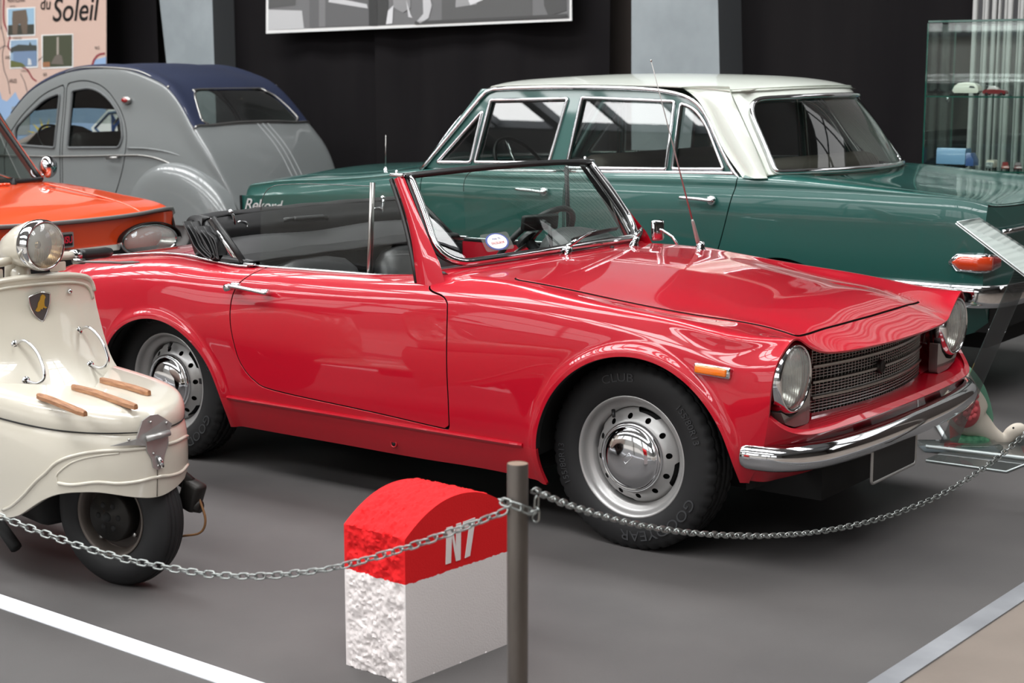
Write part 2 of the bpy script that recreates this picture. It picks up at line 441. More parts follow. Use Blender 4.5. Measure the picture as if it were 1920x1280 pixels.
tag(MB().add([H(PL, QF, .002), H(PR, QF, .002), H(PR, 1.25, .002), H(PL, 1.25, .002)], [[0, 1, 2, 3]], 0, False).build('floor_aisle', M_AISLE), kind='structure')
# ---- shell
def wallmesh(name, a, b, z0, z1, m): return tag(hquad(name, [H(*a, z0), H(*b, z0), H(*b, z1), H(*a, z1)], m), kind='structure')
wallmesh('wall_back', (PL, QW + .25), (PR, QW + .25), 0, HZ, M_BROWN)
wallmesh('wall_left', (PL, QF), (PL, QW + .3), 0, HZ, M_WALL)
wallmesh('wall_right', (PR, QF), (PR, QW + .3), 0, HZ, M_WALL)
wf = wallmesh('wall_front', (PL, QF), (PR, QF), 0, HZ, M_WALLF)
ce = tag(hquad('ceiling', [H(PL, QF, HZ), H(PR, QF, HZ), H(PR, QW + .3, HZ), H(PL, QW + .3, HZ)], M_CEIL), kind='structure')
# ---- windows of the front wall and the right-hand wall: bays of frame and daylit glass
def bay(n, a, u, inn, w, z0, z1, cols, rows):
    u = np.array(u); inn = np.array(inn); a = np.array(a); o = a + inn * 0.06
    f3 = lambda x, z, d=0: o + u * x + inn * d + np.array([0, 0, z])
    fr = MB(); t = 0.09
    R = np.column_stack([u, inn, [0, 0, 1]])
    for k in range(cols + 1): fr.box(f3(w * k / cols, (z0 + z1) / 2, .02), (t, .09, z1 - z0 + t), R)
    for k in range(rows + 1): fr.box(f3(w / 2, z0 + (z1 - z0) * k / rows, .02), (w, .08, t), R)
    wo = tag(fr.build('window_%d' % n, M_FRAME), kind='structure')
    for i in range(cols):
        for j in range(rows):
            x0, x1 = w * i / cols, w * (i + 1) / cols; y0, y1 = z0 + (z1 - z0) * j / rows, z0 + (z1 - z0) * (j + 1) / rows
            hquad('pane', [f3(x0, y0), f3(x1, y0), f3(x1, y1), f3(x0, y1)], M_DAY, wo)
n = 1
for p0 in np.arange(PL + 1.0, PR - 4, 5.2):
    bay(n, H(p0, QF), e1, e2, 4.4, 2.1, 5.6, 3, 2); n += 1
for p0 in (-2.6, 2.6):          # high windows above the curtains
    bay(n, H(p0 + 4.4, QW + .2), -e1, -e2, 4.4, 3.2, 5.6, 3, 2); n += 1
# ---- roof lights: long glazed strips parallel to the cars, with glazing bars; trusses below
PE = 3.0       # the roof lights end here
def rooflight(n, q, w):
    fr = MB(); R = np.column_stack([e1, e2, [0, 0, 1]]); z = HZ - 0.05
    for s in (-1, 0, 1): fr.box(H((PL + PE) / 2, q + s * w / 2, z - .05), (PE - PL - 1, .08, .14), R)
    k = 0
    for p in np.arange(PL + .5, PE - .3, 1.15): fr.box(H(p, q, z - .05), (.07 if k % 4 else .2, w, .12), R); k += 1
    wo = tag(fr.build('window_%d' % n, M_FRAME), kind='structure')
    hquad('pane', [H(PL + .5, q - w / 2, z), H(PL + .5, q + w / 2, z), H(PE - .5, q + w / 2, z), H(PE - .5, q - w / 2, z)], M_SKY, wo)
for q, w in ((-5.0, 2.2), (0.6, 2.2), (6.0, 2.0)): rooflight(n, q, w); n += 1
tr = MB(); R = np.column_stack([e1, e2, [0, 0, 1]])
for p in np.arange(PL + 3, PR, 6.0):
    tr.box(H(p, .7, HZ - .95), (.14, QW - QF - .2, .14), R); tr.box(H(p, .7, HZ - .15), (.14, QW - QF - .2, .14), R)
    qs = np.arange(QF + .2, QW, 1.1)
    for i in range(len(qs) - 1): tr.tube([H(p, qs[i], HZ - (.15 if i % 2 else .95)), H(p, qs[i + 1], HZ - (.95 if i % 2 else .15))], .04, 5)
tag(tr.build('trim_1', M_FRAME), kind='structure')
# ---- pillars against the curtain wall
def pillar(n, x0, x1, x2, xb0, xb1, xb2, side):
    """x0..x1 the pale face, x1..x2 the darker flank, at pixel row 0 and lower at row 125"""
    z0 = wall_pt(x0, 0)[2]; q = QW - 0.35
    def P(px, py, dq=0): a = wall_pt(px, py, q + dq); return a
    top = [P(x0, 0), P(x1, 0)]; low = [P(xb0, 125), P(xb1, 125)]
    def edge(a, b, z): t = (z - b[2]) / (a[2] - b[2]); return b[0] + (a[0] - b[0]) * t
    rings = []
    for z in (0.0, HZ):
        a, b = edge(top[0], low[0], z), edge(top[1], low[1], z)
        rings.append([H(a, q, z), H(b, q, z), H(b, QW + .2, z), H(a, QW + .2, z)])
    V = rings[0] + rings[1]
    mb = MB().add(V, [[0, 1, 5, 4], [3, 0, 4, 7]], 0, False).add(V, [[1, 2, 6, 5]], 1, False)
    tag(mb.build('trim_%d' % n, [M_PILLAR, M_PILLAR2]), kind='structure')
pillar(2, 299, 398, 437, 313, 402, 437, 1)
pillar(3, 1184, 1346, 1350, 1184, 1349, 1352, 1)
# ---- curtains
def curtain(px0, px1, label, seed):
    rnd = np.random.RandomState(seed); p0 = wall_pt(px0, 60)[0]; p1 = wall_pt(px1, 60)[0]; nx = max(12, int((p1 - p0) / .035)); V = []
    ph = rnd.rand(6) * 6.28; fr = [2.1, 4.7, 9.3, 15.0]; am = [.035, .03, .018, .008]
    for z in (0.02, 1.5, 3.05):
        for i in range(nx + 1):
            p = p0 + (p1 - p0) * i / nx; a = .7 + .3 * z / HZ
            V.append(H(p, QW - .06 + sum(am[k] * math.sin(fr[k] * p + ph[k] + .12 * z) for k in range(4)) * a, z))
    F = [[r * (nx + 1) + i, r * (nx + 1) + i + 1, (r + 1) * (nx + 1) + i + 1, (r + 1) * (nx + 1) + i] for r in range(2) for i in range(nx)]
    tag(MB().add(V, F).build('curtain', M_CURT), label, 'curtain', 'black curtains along the back wall')
curtain(-420, 306, 'black cloth curtain behind the map poster and the grey round-backed car', 1)
curtain(436, 716, 'black cloth curtain hanging beneath the left half of the black and white photograph', 2)
curtain(717, 1148, 'black cloth curtain hanging beneath the right half of the black and white photograph', 3)
curtain(1350, 1838, 'black cloth curtain between the grey pillar and the glass cabinet', 4)
# ---- striped white panel wall behind the cabinet
M_SLAT = mat('white_lamella', (206, 206, 204), 0.45); M_SLATBACK = mat('lamella_backing_grey', (96, 96, 98), 0.6)  # plain grey board, seen between the white slats
pw0 = wall_pt(1838, 60)[0]; lw = thing('lamella_screen', 'screen of white and grey vertical slats behind the glass cabinet', 'screen', H(pw0, QW - .25, 0), HALL)
MB().box((1.2, .12, HZ / 2), (2.4, .03, HZ)).build('backing_board', M_SLATBACK, lw)
x = 0.02; i = 0
sl = [MB().box((0, 0, HZ / 2), (w, .03, HZ - .05), None, .006, seg=1).mesh('slat', M_SLAT) for w in (.030, .016, .022)]
while x < 2.35:
    k = (i * 7) % 3; link('slat', sl[k], lw, (x + .02, .05 + .03 * (i % 2), 0)); x += (.046, .030, .038)[k]; i += 1
# ================================================================ wheels (shared by the cars)
def tyre_mesh(R, Ri, W, n=192, tread=True, name='tyre'):
    """axis y, outer face towards -y"""
    h = W / 2
    prof = [(Ri, -h * .78), (Ri + .006, -h * .86), (Ri + .03, -h * .97), (Ri + (R - Ri) * .45, -h), (R - .04, -h * .97), (R - .022, -h * .92), (R - .010, -h * .84), (R - .004, -h * .74)]
    tp = len(prof)
    for s in (-.66, -.60, -.595, -.52, -.515, -.40, -.2, -.19, -.13, -.12): prof.append((R - (.006 if s in (-.595, -.52, -.19, -.13) else 0) , h * s))
    half = prof; prof = half + [(r, -y) for r, y in half[::-1]]
    k = len(prof); V = []
    for i in range(n):
        t = 2 * PI * i / n
        for q, (r, y) in enumerate(prof):
            if tread and 4 <= q < k - 4:
                row = q if q < k // 2 else k - 1 - q
                ph = (i + (0 if q < k // 2 else 1) + row // 6) % 4
                if row in (6, 7, 8, 9): r = r - (.0055 if ph == 0 else 0)
                if row in (12, 13, 14): r = r - (.004 if (i + 2) % 6 == 0 else 0)
            V.append((r * math.cos(t), y, r * math.sin(t)))
    F = [[i * k + q, ((i + 1) % n) * k + q, ((i + 1) % n) * k + q + 1, i * k + q + 1] for i in range(n) for q in range(k - 1)]
    me = new_mesh(name, V, F, RUBBER); return me
def arc_text(name, body, r, ang, size, yface, m, parent, squash=1.0, depth=.0015, spacing=1.0):
    """raised letters round a sidewall; ang = middle, measured clockwise from the top as seen from -y"""
    V, F = text_mesh(body, size, depth, spacing=spacing); out = []
    for x, y, z in V:
        t = PI / 2 - (ang + x * squash / r); rr = r + y
        out.append((rr * math.cos(t), yface - z, rr * math.sin(t)))
    return MB().add(out, F, 0, False).build(name, m, parent)
def wheel_disc():
    """pressed disc with a ring of oval holes and a scalloped edge"""
    S = Surf(np.array([[(r * math.cos(t), y, r * math.sin(t)) for r, y in ((.080, -.050), (.097, -.051), (.112, -.048), (.132, -.034), (.144, -.022), (.152, -.004))] for t in np.linspace(0, 2 * PI, 49)]))
    def ang(P): return np.arctan2(P[:, 2], P[:, 0])
    def holes(P, uv):
        r = np.hypot(P[:, 0], P[:, 2]); a = ang(P); k = np.round((a - .13) / (2 * PI / 12)) * (2 * PI / 12) + .13
        return np.hypot((r - .1225) / .95, r * (a - k)) - .0088
    def edge(P, uv):
        r = np.hypot(P[:, 0], P[:, 2]); a = ang(P); c = np.cos(4 * (a + .3))
        return .1485 - .013 * np.clip((c - .35) * 4, 0, 1) - r
    uv, F = clip_grid(S, np.linspace(0, 48, 241), np.linspace(0, 5, 36), [holes, edge])
    V = S.P(uv); return new_mesh('wheel_disc', V, F, WHEELSILVER)
RIMW = .375
def rim_mesh(k=1.0):
    pr = [(.1875, -.058), (.1885, -.062), (.1865, -.0645), (.183, -.064), (.178, -.060), (.174, -.050), (.172, -.044), (.165, -.038), (.156, -.035), (.150, -.028), (.147, -.010), (.146, .03), (.150, .05), (.185, .06)]
    return MB().lathe([(r * k, y) for r, y in pr], 96, 'y').mesh('rim', WHEELSILVER)
def hubcap_mesh():
    pr = [(.0, -.088), (.02, -.0875), (.045, -.085), (.062, -.080), (.074, -.0715), (.0785, -.066), (.0805, -.0655), (.0825, -.067), (.085, -.0665), (.088, -.0625), (.0895, -.056), (.089, -.050)]
    return MB().lathe([(r * 1.2, y) for r, y in pr[::-1]], 64, 'y').mesh('hubcap', CHROME)
ME_TYRE = tyre_mesh(.2885, .182, .150); ME_RIM = rim_mesh(); ME_DISC = wheel_disc(); ME_CAP = hubcap_mesh()
ME_DARKDRUM = MB().lathe([(.135, .02), (.135, -.015), (.05, -.02), (0, -.02)], 40, 'y').mesh('brake_drum', BLACKPART)
def road_wheel(parent, x, y, z, flip, spin=0.0, letters=True):
    w = bpy.data.objects.new('wheel', None); COL.objects.link(w); w.parent = parent; w.location = (x, y, z); w.rotation_euler = (0, 0, PI if flip else 0)
    for nm, me in (('tyre', ME_TYRE), ('rim', ME_RIM), ('wheel_disc', ME_DISC), ('hubcap', ME_CAP), ('brake_drum', ME_DARKDRUM)):
        o = link(nm, me, w); o.rotation_euler = (0, spin, 0)
    pv = np.array([math.cos(2.05 - spin) * .152, -.052, math.sin(2.05 - spin) * .152])
    MB().tube([pv, pv + [.0, -.012, 0] + pv * [-.14, 0, -.14]], [.006, .005], 8).build('valve_stem', BLACKTRIM, w)
    if letters:
        a = math.radians
        arc_text('sidewall_lettering', '155/80R13', .243, a(58) , .030, -.0752, TYRETEXT, w)
        arc_text('sidewall_lettering', '155/80R13', .243, a(258), .030, -.0752, TYRETEXT, w)
        arc_text('sidewall_lettering', 'GOODYEAR', .238, a(150), .044, -.0752, TYRETEXT, w, 1.25)
        arc_text('sidewall_lettering', 'CLUB', .243, a(-10), .036, -.0752, TYRETEXT, w, 1.3)
        e = MB(); f = frame3((.0, -.0885, .0), (-.78, 0, -.62), (-.62, 0, .78), (0, -1, 0))
        e.tube([f(*p, .0) + np.array([0, .001, 0]) for p in ((-.02, -.008), (.012, -.012), (.012, .008), (-.02, .008))], .0014, 6, closed=True).build('cap_emblem', CHROME, w)
    return w

# ================================================================ red convertible
CAR_R = (0.723, 5.2875, math.radians(-36.2446))
red = thing('convertible_car', 'glossy red open two-seat convertible with chrome bumper and steel wheels', 'car', (CAR_R[0], CAR_R[1], 0), CAR_R[2])
ST = [
 (-2.80, [(.50, .36), (.53, .40), (.545, .46), (.55, .52), (.545, .57), (.53, .61), (.50, .635), (.46, .648), (.38, .655), (.25, .66), (.12, .662), (0, .663)]),
 (-2.60, [(.60, .30), (.64, .37), (.66, .45), (.665, .52), (.66, .58), (.64, .635), (.60, .672), (.55, .69), (.46, .697), (.30, .705), (.15, .708), (0, .71)]),
 (-2.35, [(.655, .24), (.69, .30), (.705, .40), (.715, .50), (.708, .59), (.69, .655), (.65, .70), (.59, .722), (.50, .728), (.33, .738), (.16, .743), (0, .745)]),
 (-2.03, [(.66, .19), (.695, .29), (.712, .40), (.722, .50), (.718, .60), (.705, .675), (.67, .725), (.615, .748), (.53, .755), (.35, .763), (.17, .767), (0, .768)]),
 (-1.75, [(.66, .18), (.70, .288), (.712, .40), (.72, .50), (.716, .60), (.70, .675), (.668, .722), (.62, .742), (.57, .747), (.40, .752), (.20, .755), (0, .756)]),
 (-1.45, [(.66, .178), (.70, .288), (.712, .40), (.718, .50), (.714, .60), (.702, .67), (.677, .718), (.640, .743), (.585, .752), (.40, .757), (.20, .76), (0, .76)]),
 (-1.10, [(.66, .178), (.70, .288), (.712, .40), (.717, .50), (.713, .60), (.702, .675), (.677, .724), (.640, .750), (.585, .760), (.40, .767), (.20, .77), (0, .77)]),
 (-0.74, [(.66, .178), (.70, .288), (.711, .40), (.716, .50), (.712, .60), (.702, .68), (.678, .735), (.640, .765), (.575, .787), (.40, .800), (.20, .808), (0, .81)]),
 (-0.45, [(.66, .18), (.70, .288), (.710, .40), (.714, .50), (.711, .60), (.702, .67), (.681, .730), (.645, .770), (.59, .785), (.40, .793), (.20, .80), (0, .803)]),
 (-0.10, [(.66, .18), (.70, .288), (.710, .40), (.714, .50), (.712, .59), (.704, .655), (.682, .715), (.642, .746), (.54, .743), (.37, .756), (.19, .766), (0, .77)]),
 (0.20, [(.66, .25), (.70, .31), (.712, .40), (.717, .50), (.713, .58), (.703, .637), (.681, .692), (.642, .720), (.495, .710), (.34, .720), (.17, .728), (0, .731)]),
 (0.40, [(.672, .285), (.703, .345), (.714, .42), (.717, .50), (.714, .56), (.704, .612), (.682, .665), (.645, .698), (.468, .687), (.32, .696), (.16, .703), (0, .706)]),
 (0.53, [(.425, .668, .285), (.478, .697, .37), (.503, .711, .485), (.508, .714, .545), (.512, .706, .605), (.52, .686, .652), (.528, .652, .684), (.535, .600, .694), (.552, .487, .646), (.600, .32, .638), (.618, .16, .637), (.622, 0, .637)])]
def full_grid(ST):
    G = []
    for x, pts in ST:
        pts = [p if len(p) == 3 else (x, p[0], p[1]) for p in pts]
        G.append([(a, -b, c) for a, b, c in pts] + [(a, b, c) for a, b, c in pts[-2::-1]])
    return np.array(G)
ARCH = [(.06, .265, .345), (-1.985, .21, .333)]
def flare(P, N):
    d = np.zeros(len(P)); side = (np.abs(P[:, 1]) > .5) & (P[:, 2] < .70)
    for cx, cz, r in ARCH:
        q = np.hypot(P[:, 0] - cx, P[:, 2] - cz) - r
        d += np.where(side, .013 * np.exp(-(np.clip(q - .010, 0, None) / .019) ** 2), 0)
    return N * d[:, None]
SB = Surf(full_grid(ST), [s[0] for s in ST], None, flare)
DOOR = [(-1.47, .83), (-1.50, .77), (-1.535, .738), (-1.585, .682), (-1.597, .587), (-1.58, .494), (-1.553, .42), (-1.492, .366), (-1.39, .340), (-.952, .319), (-.659, .302), (-.638, .308), (-.628, .335), (-.631, .60), (-.638, .690), (-.650, .715), (-.675, .728), (-.72, .738), (-.742, .757), (-.75, .83)]
DOOR = spl(DOOR, 90)
HOODP = np.array([(-.46, -.598), (-.328, -.58), (-.06, -.537), (.19, -.497), (.455, -.455), (.478, -.25), (.487, 0), (.478, .25), (.455, .455), (.19, .497), (-.06, .537), (-.328, .58), (-.46, .598), (-.505, .40), (-.525, 0), (-.505, -.40)])
HOODP = rounded(HOODP, [.04, .01, .01, .01, .012, .05, .05, .05, .012, .01, .01, .01, .04, .1, .1, .1], 4)
PIT_ = [(-.655, 0), (-.66, .25), (-.69, .45), (-.745, .604), (-1.0, .606), (-1.60, .604), (-1.74, .585), (-1.90, .545), (-2.02, .40), (-2.05, 0)]
PIT_ = np.array(PIT_ + [(x, -y) for x, y in PIT_[-2:0:-1]])
G_ = .0018 + .0015
def c_arch(P, uv):
    v = np.full(len(P), 9.0)
    for cx, cz, r in ARCH: v = np.where(np.abs(P[:, 1]) > .45, np.minimum(v, np.hypot(P[:, 0] - cx, P[:, 2] - cz) - r), v)
    return v
c_pit = lambda P, uv: -poly_sdf(P[:, 0], P[:, 1], PIT_)
def c_door(s, g):
    def f(P, uv):
        d = poly_sdf(P[:, 0], P[:, 2], DOOR)
        return np.where(np.abs(P[:, 1]) > .5, d * s - g, -9.0 if s > 0 else 9.0)
    return f
c_hood = lambda s, g: (lambda P, uv: np.where((P[:, 2] > .6) & (np.abs(P[:, 1]) < .66), poly_sdf(P[:, 0], P[:, 1], HOODP) * s - g, -9.0 if s > 0 else 9.0))
U = np.concatenate([np.linspace(-2.80, -2.36, 36, endpoint=False), np.linspace(-2.36, -1.60, 150, endpoint=False), np.linspace(-1.60, -.32, 110, endpoint=False), np.linspace(-.32, .44, 150, endpoint=False), np.linspace(.44, .53, 16)])
VV = np.concatenate([np.linspace(0, 6.5, 120, endpoint=False), np.linspace(6.5, 15.5, 100, endpoint=False), np.linspace(15.5, 22, 121)])
def c_sill(s):
    return lambda P, uv: np.where(np.abs(P[:, 1]) > .5, np.minimum(np.minimum(.2865 - P[:, 2], P[:, 0] + 1.70), -.20 - P[:, 0]) * s, -s * 9.0)
body = panel('body_shell', SB, U, VV, [c_arch, c_pit, c_door(-1, G_), c_hood(-1, G_), c_sill(-1)], RED, red, 1, .02, hem_m=BLACKPART, hem_fn=lambda p: p[0] < .47)
for s, lab in ((-1, 'right'), (1, 'left')):
    vr = VV[(VV < 9.2)] if s < 0 else VV[VV > 12.8]
    dr = panel('door', SB, np.linspace(-1.64, -.6, 130), vr, [c_pit, c_door(1, G_)], RED, red, 1, .02, hem_m=BLACKPART)
    if s < 0: door_near = dr
    else: door_far = dr
for vr in (VV[VV < 4], VV[VV > 18]): panel('sill_panel', SB, np.linspace(-1.72, -.18, 120), vr, [c_arch, c_sill(1)], SILL, red, 1, .01)
hood = panel('bonnet', SB, np.linspace(-.56, .51, 120), VV[(VV > 6.6) & (VV < 15.4)], [c_hood(1, G_ + .001)], RED, red, 1, .012, .0015, .004, hem_m=BLACKPART)
# rear panel closing the tail, underside and wheel housings
ring = SB.P(np.column_stack([np.full(45, -2.799), np.linspace(0, 22, 45)])); ctr = np.array([-2.83, 0, .50])
MB().add(np.vstack([ring, ctr]), [[i + 1, i, 45] for i in range(44)] + [[0, 44, 45]]).build('tail_panel', RED, red)
ub = MB().box((-1.1, 0, .285), (3.2, .70, .23)).box((-.98, 0, .225), (1.28, 1.26, .06)).box((-2.45, 0, .36), (.35, 1.0, .2)).box((.33, 0, .40), (.2, .80, .20))
ub.build('underbody', BLACKPART, red)
for cx, cz, r in ARCH:
    for s in (-1, 1):
        rr = r + .018
        mb = MB().lathe([(rr - .002, s * .675), (rr + .01, s * .60), (rr + .01, s * .36), (.02, s * .36)], 40, 'y', (cx, 0, cz), a0=-.02, a1=PI + .02)
        mb.build('wheel_housing', BLACKPART, red)
# wheels
road_wheel(red, 0, -.557, .284, False, 0.0)
road_wheel(red, -2.032, -.557, .284, False, .55)
road_wheel(red, 0, .557, .284, True, 0.2, False); road_wheel(red, -2.032, .557, .284, True, 0.9, False)
# sill moulding: a thin raised ledge
sm = MB(); xs = np.linspace(-1.633, -.342, 40)
for s in (-1, 1):
    sm.loft([[(x, s * (.701 + a * min(1, 12 * (x + 1.70), 12 * (-.30 - x))), .288 + b) for a, b in ((-.012, .010), (.010, .006), (.012, .001), (.006, -.006), (-.014, -.008))] for x in xs])
sharpen(sm.build('sill_moulding', RED, red))
jh = SB.P(np.column_stack([np.full(40, -.884), np.linspace(0, 1, 40)])); jh = jh[np.argmin(np.abs(jh[:, 2] - .216))]
MB().lathe([(.0, -.0015), (.009, -.0015), (.010, .002)], 24, 'y', jh).build('jacking_hole', BLACKPART, red)
MB().tube([jh + np.array([.0115 * math.cos(t), -.001, .0115 * math.sin(t)]) for t in np.linspace(0, 2 * PI, 24, endpoint=False)], .003, 6, closed=True).build('jacking_hole_lip', SILL, red)
# ---- front opening: recess, apron
rim_uv = np.column_stack([np.full(121, .53), np.linspace(2, 20, 121)]); rimP = SB.P(rim_uv)
AP = [[(.425, -.668, .285), (.478, -.697, .37), (.503, -.711, .485)], [(.460, -.64, .281), (.500, -.660, .36), (.540, -.682, .448)], [(.470, -.58, .278), (.525, -.60, .350), (.578, -.605, .426)], [(.490, -.46, .275), (.548, -.47, .345), (.602, -.46, .424)], [(.500, -.28, .272), (.565, -.28, .345), (.622, -.28, .428)], [(.505, 0, .270), (.570, 0, .345), (.630, 0, .430)]]
AP = AP + [[(a, -b, c) for a, b, c in col] for col in AP[-2::-1]]
SA = Surf(AP)
panel('front_apron', SA, np.linspace(0, 10, 100), np.linspace(0, 2, 14), [], RED, red, 1, .02)
lipP = SA.P(np.column_stack([np.linspace(0, 10, 81), np.full(81, 2.0)]))
loop = np.vstack([rimP, lipP[::-1][1:-1]])      # around the mouth
cen = np.array([.50, 0, .56])
back = []
for k, d, sc in ((0, 0, .995), (1, -.03, .985), (2, -.13, .975)):
    back.append([np.array([p[0] + d, p[1] * sc, cen[2] + (p[2] - cen[2]) * (1 - (1 - sc) * 2.5)]) for p in loop])
nl_ = len(loop)
rc = MB().loft(back, True, False)
rc.add(list(back[-1]) + [np.array([.44, 0, .545])], [[i, (i + 1) % nl_, nl_] for i in range(nl_)], 1)
o = rc.build('grille_recess', [RED, RED], red)
bm = bmesh.new(); bm.from_mesh(o.data); bmesh.ops.recalc_face_normals(bm, faces=bm.faces)
bm.to_mesh(o.data); bm.free()
# ---- grille: a bowed mesh of fine bars with three broad bars and a round badge
def gx(y): return .530 - .33 * y * y
def gtop(y): return .645
GZ0, GZ1 = .441, .638
g = MB(); ny = 46
for i in range(ny + 1):
    y = -.402 + .804 * i / ny; x = gx(y); g.box((x, y, (GZ0 + GZ1) / 2), (.010, .0032, GZ1 - GZ0))
def hbar(mb, z, hh, dd, dx=0):
    ys = np.linspace(-.404, .404, 41)
    mb.loft([[(gx(y) + dx - dd, y, z - hh), (gx(y) + dx + dd, y, z - hh * .7), (gx(y) + dx + dd, y, z + hh * .7), (gx(y) + dx - dd, y, z + hh)] for y in ys])
zb = [.487, .533, .580]
for z in np.arange(GZ0 + .0088, GZ1, .0088):
    if min(abs(z - b) for b in zb) > .006: hbar(g, z, .0015, .004, .0015)
gb_ = MB(); gb_.loft([[(gx(y) - .014, y, GZ0 - .01), (gx(y) - .014, y, GZ1 + .01)] for y in np.linspace(-.405, .405, 31)], False); gb_.build('grille_backing', BLACKPART, red)
gr = tag(g.build('grille_mesh', STEEL, red), kind='stuff')
for z in zb: mb = MB(); hbar(mb, z, .0048, .005, .007); sharpen(mb.build('grille_bar', STEEL, red))
mb = MB(); hbar(mb, GZ0 - .002, .006, .006, .004); sharpen(mb.build('grille_frame_bar', CHROME, red))
MB().lathe([(.022, 0), (.022, .010), (.018, .014), (.012, .011), (.0, .013)], 24, 'x', (gx(0) + .004, -.045, .535)).build('grille_badge', DARKMETAL, red)
# ---- head lamps with rings and the lens below
def headlamp(s):
    c = np.array([.505, s * .600, .580])
    h = bpy.data.objects.new('headlamp', None); COL.objects.link(h); h.parent = red; h.location = c
    MB().lathe([(.100, -.045), (.1045, -.035), (.106, -.018), (.105, .0), (.101, .014), (.0965, .024), (.0925, .027), (.0895, .022), (.0885, .012)], 56, 'x').build('chrome_ring', CHROME, h)
    MB().lathe([(.104, -.035), (.107, -.020), (.103, -.012)], 40, 'x').build('gasket', BLACKTRIM, h)
    pr = [(.0895 * math.cos(a), .018 + .020 * math.sin(a)) for a in np.linspace(0, PI / 2, 14)]
    MB().lathe(pr, 56, 'x').build('lens', LENS_GLASS, h)
    MB().lathe([(.088, .0), (.07, -.035), (.045, -.055), (.02, -.062), (.012, -.062), (.012, -.03), (.0, -.028)], 40, 'x').build('reflector', REFLECTOR, h)
    fl = MB()
    for k in range(-6, 7):
        y = k * .0128; zz = math.sqrt(max(.085 ** 2 - y * y, 0)); pts = []
        for q in np.linspace(-1, 1, 15):
            rr = math.hypot(y, zz * q); pts.append((.0155 + .020 * math.sqrt(max(0, 1 - (rr / .0895) ** 2)), y, zz * q))
        fl.tube(pts, .0011, 5)
    fl.build('lens_fluting', glass('fluting_glass', (225, 228, 220), 1.0, .35, (205, 203, 194)), h)
    # side-lamp lens tucked under the ring, towards the grille
    yo = -s
    prof = [(-.085, .0), (-.045, -.088), (0, -.118), (.075, -.138), (.110, -.140), (.120, -.100), (.118, -.035), (.098, -.040), (.085, -.075), (.045, -.104), (0, -.110)]
    fr = lambda a, b, cc: np.array([-.020 + cc, yo * a, b])
    sharpen(MB().prism(rounded([(-.060, -.088), (-.03, -.128), (.03, -.146), (.112, -.150), (.122, -.140), (.122, -.045), (.104, -.048), (.085, -.078), (.045, -.106), (0, -.114)], .008, 3), .030, fr).build('indicator_lens', CLEARLENS, h))
    return h
headlamp(-1); headlamp(1)
# ---- bumper
bp_ = spl([(0.420, -0.697, 0.366), (0.460, -0.695, 0.366), (0.515, -0.678, 0.366), (0.565, -0.625, 0.366), (0.606, -0.520, 0.366), (0.634, -0.300, 0.366), (0.642, 0.000, 0.366), (0.634, 0.300, 0.366), (0.606, 0.520, 0.366), (0.565, 0.625, 0.366), (0.515, 0.678, 0.366), (0.460, 0.695, 0.366), (0.420, 0.697, 0.366)], 96)
sec = [(-.012, -.042), (.006, -.040), (.022, -.026), (.029, -.004), (.026, .016), (.014, .030), (.0, .036), (-.012, .036), (-.016, .030), (-.014, -.034)]
rings = []
for i, p in enumerate(bp_):
    t = bp_[min(i + 1, len(bp_) - 1)] - bp_[max(i - 1, 0)]; nrm = np.array([t[1], -t[0], 0]); nrm /= np.linalg.norm(nrm)
    e = min(1, .90 + .10 * min(i, len(bp_) - 1 - i) / 3)
    rings.append([p + nrm * a * e + np.array([0, 0, b * e]) for a, b in spl(np.array(sec), 30, True)])
bo = MB().loft(rings).build('front_bumper', CHROME, red)
bm = bmesh.new(); bm.from_mesh(bo.data); bmesh.ops.recalc_face_normals(bm, faces=bm.faces); bm.to_mesh(bo.data); bm.free()
for y in (-.25, .30): MB().box((.610, y, .368), (.07, .05, .04)).build('bumper_bracket', BLACKPART, red)
# number plate on two straps
def plate():
    y0, y1, z0, z1 = -.320, .000, .236, .364
    yc, zc = (y0 + y1) / 2, (z0 + z1) / 2
    f = frame3((.640, yc, zc), (0, 1, 0), (0, 0, 1), (1, 0, 0))
    po = MB().prism(rounded([(-.16, -.062), (.16, -.062), (.16, .062), (-.16, .062)], .012), .004, f).build('number_plate', PLATEBLACK, red)
    rp = rounded([(-.162, -.064), (.162, -.064), (.162, .064), (-.162, .064)], .014)
    MB().tube([f(a, b, .003) for a, b in rp], .005, 8, closed=True).build('plate_frame', ALU, po)
    for a in (-.12, .12): MB().box(f(a, .08, 0), (.006, .02, .04)).build('strap', DARKMETAL, po)
plate()
# side marker lamp
mk = MB().box((.328, -.716, .597), (.115, .016, .034), rot_mat(0, .04, .03), .006); mk.build('marker_base', CHROME, red)
MB().box((.326, -.723, .598), (.100, .014, .024), rot_mat(0, .04, .03), .005).build('side_marker', AMBER, red)
# ---- windscreen: curved pane in a chrome frame, red pillars, black header
def ws_base(s): return np.array([-.622 - .118 * s * s - .012 * s ** 4, .640 * s, .818 - .022 * s * s])
def ws_top(s): return np.array([-.872 - .060 * s * s, .560 * s, 1.100 - .016 * s * s])
WS = Surf([[ws_base(s) * (1 - t) + ws_top(s) * t + np.array([.010, 0, 0]) * math.sin(PI * t) for t in np.linspace(0, 1, 4)] for s in np.linspace(-1, 1, 13)])   # u 0..12 right->left, v 0..3 up
def ws(u, v): return WS.P(np.array([[u, v]]))[0]
WSO = rounded([(0.25, 0.08), (11.75, 0.08), (11.75, 2.94), (.25, 2.94)], [1.0, 1.0, .12, .12], 10)
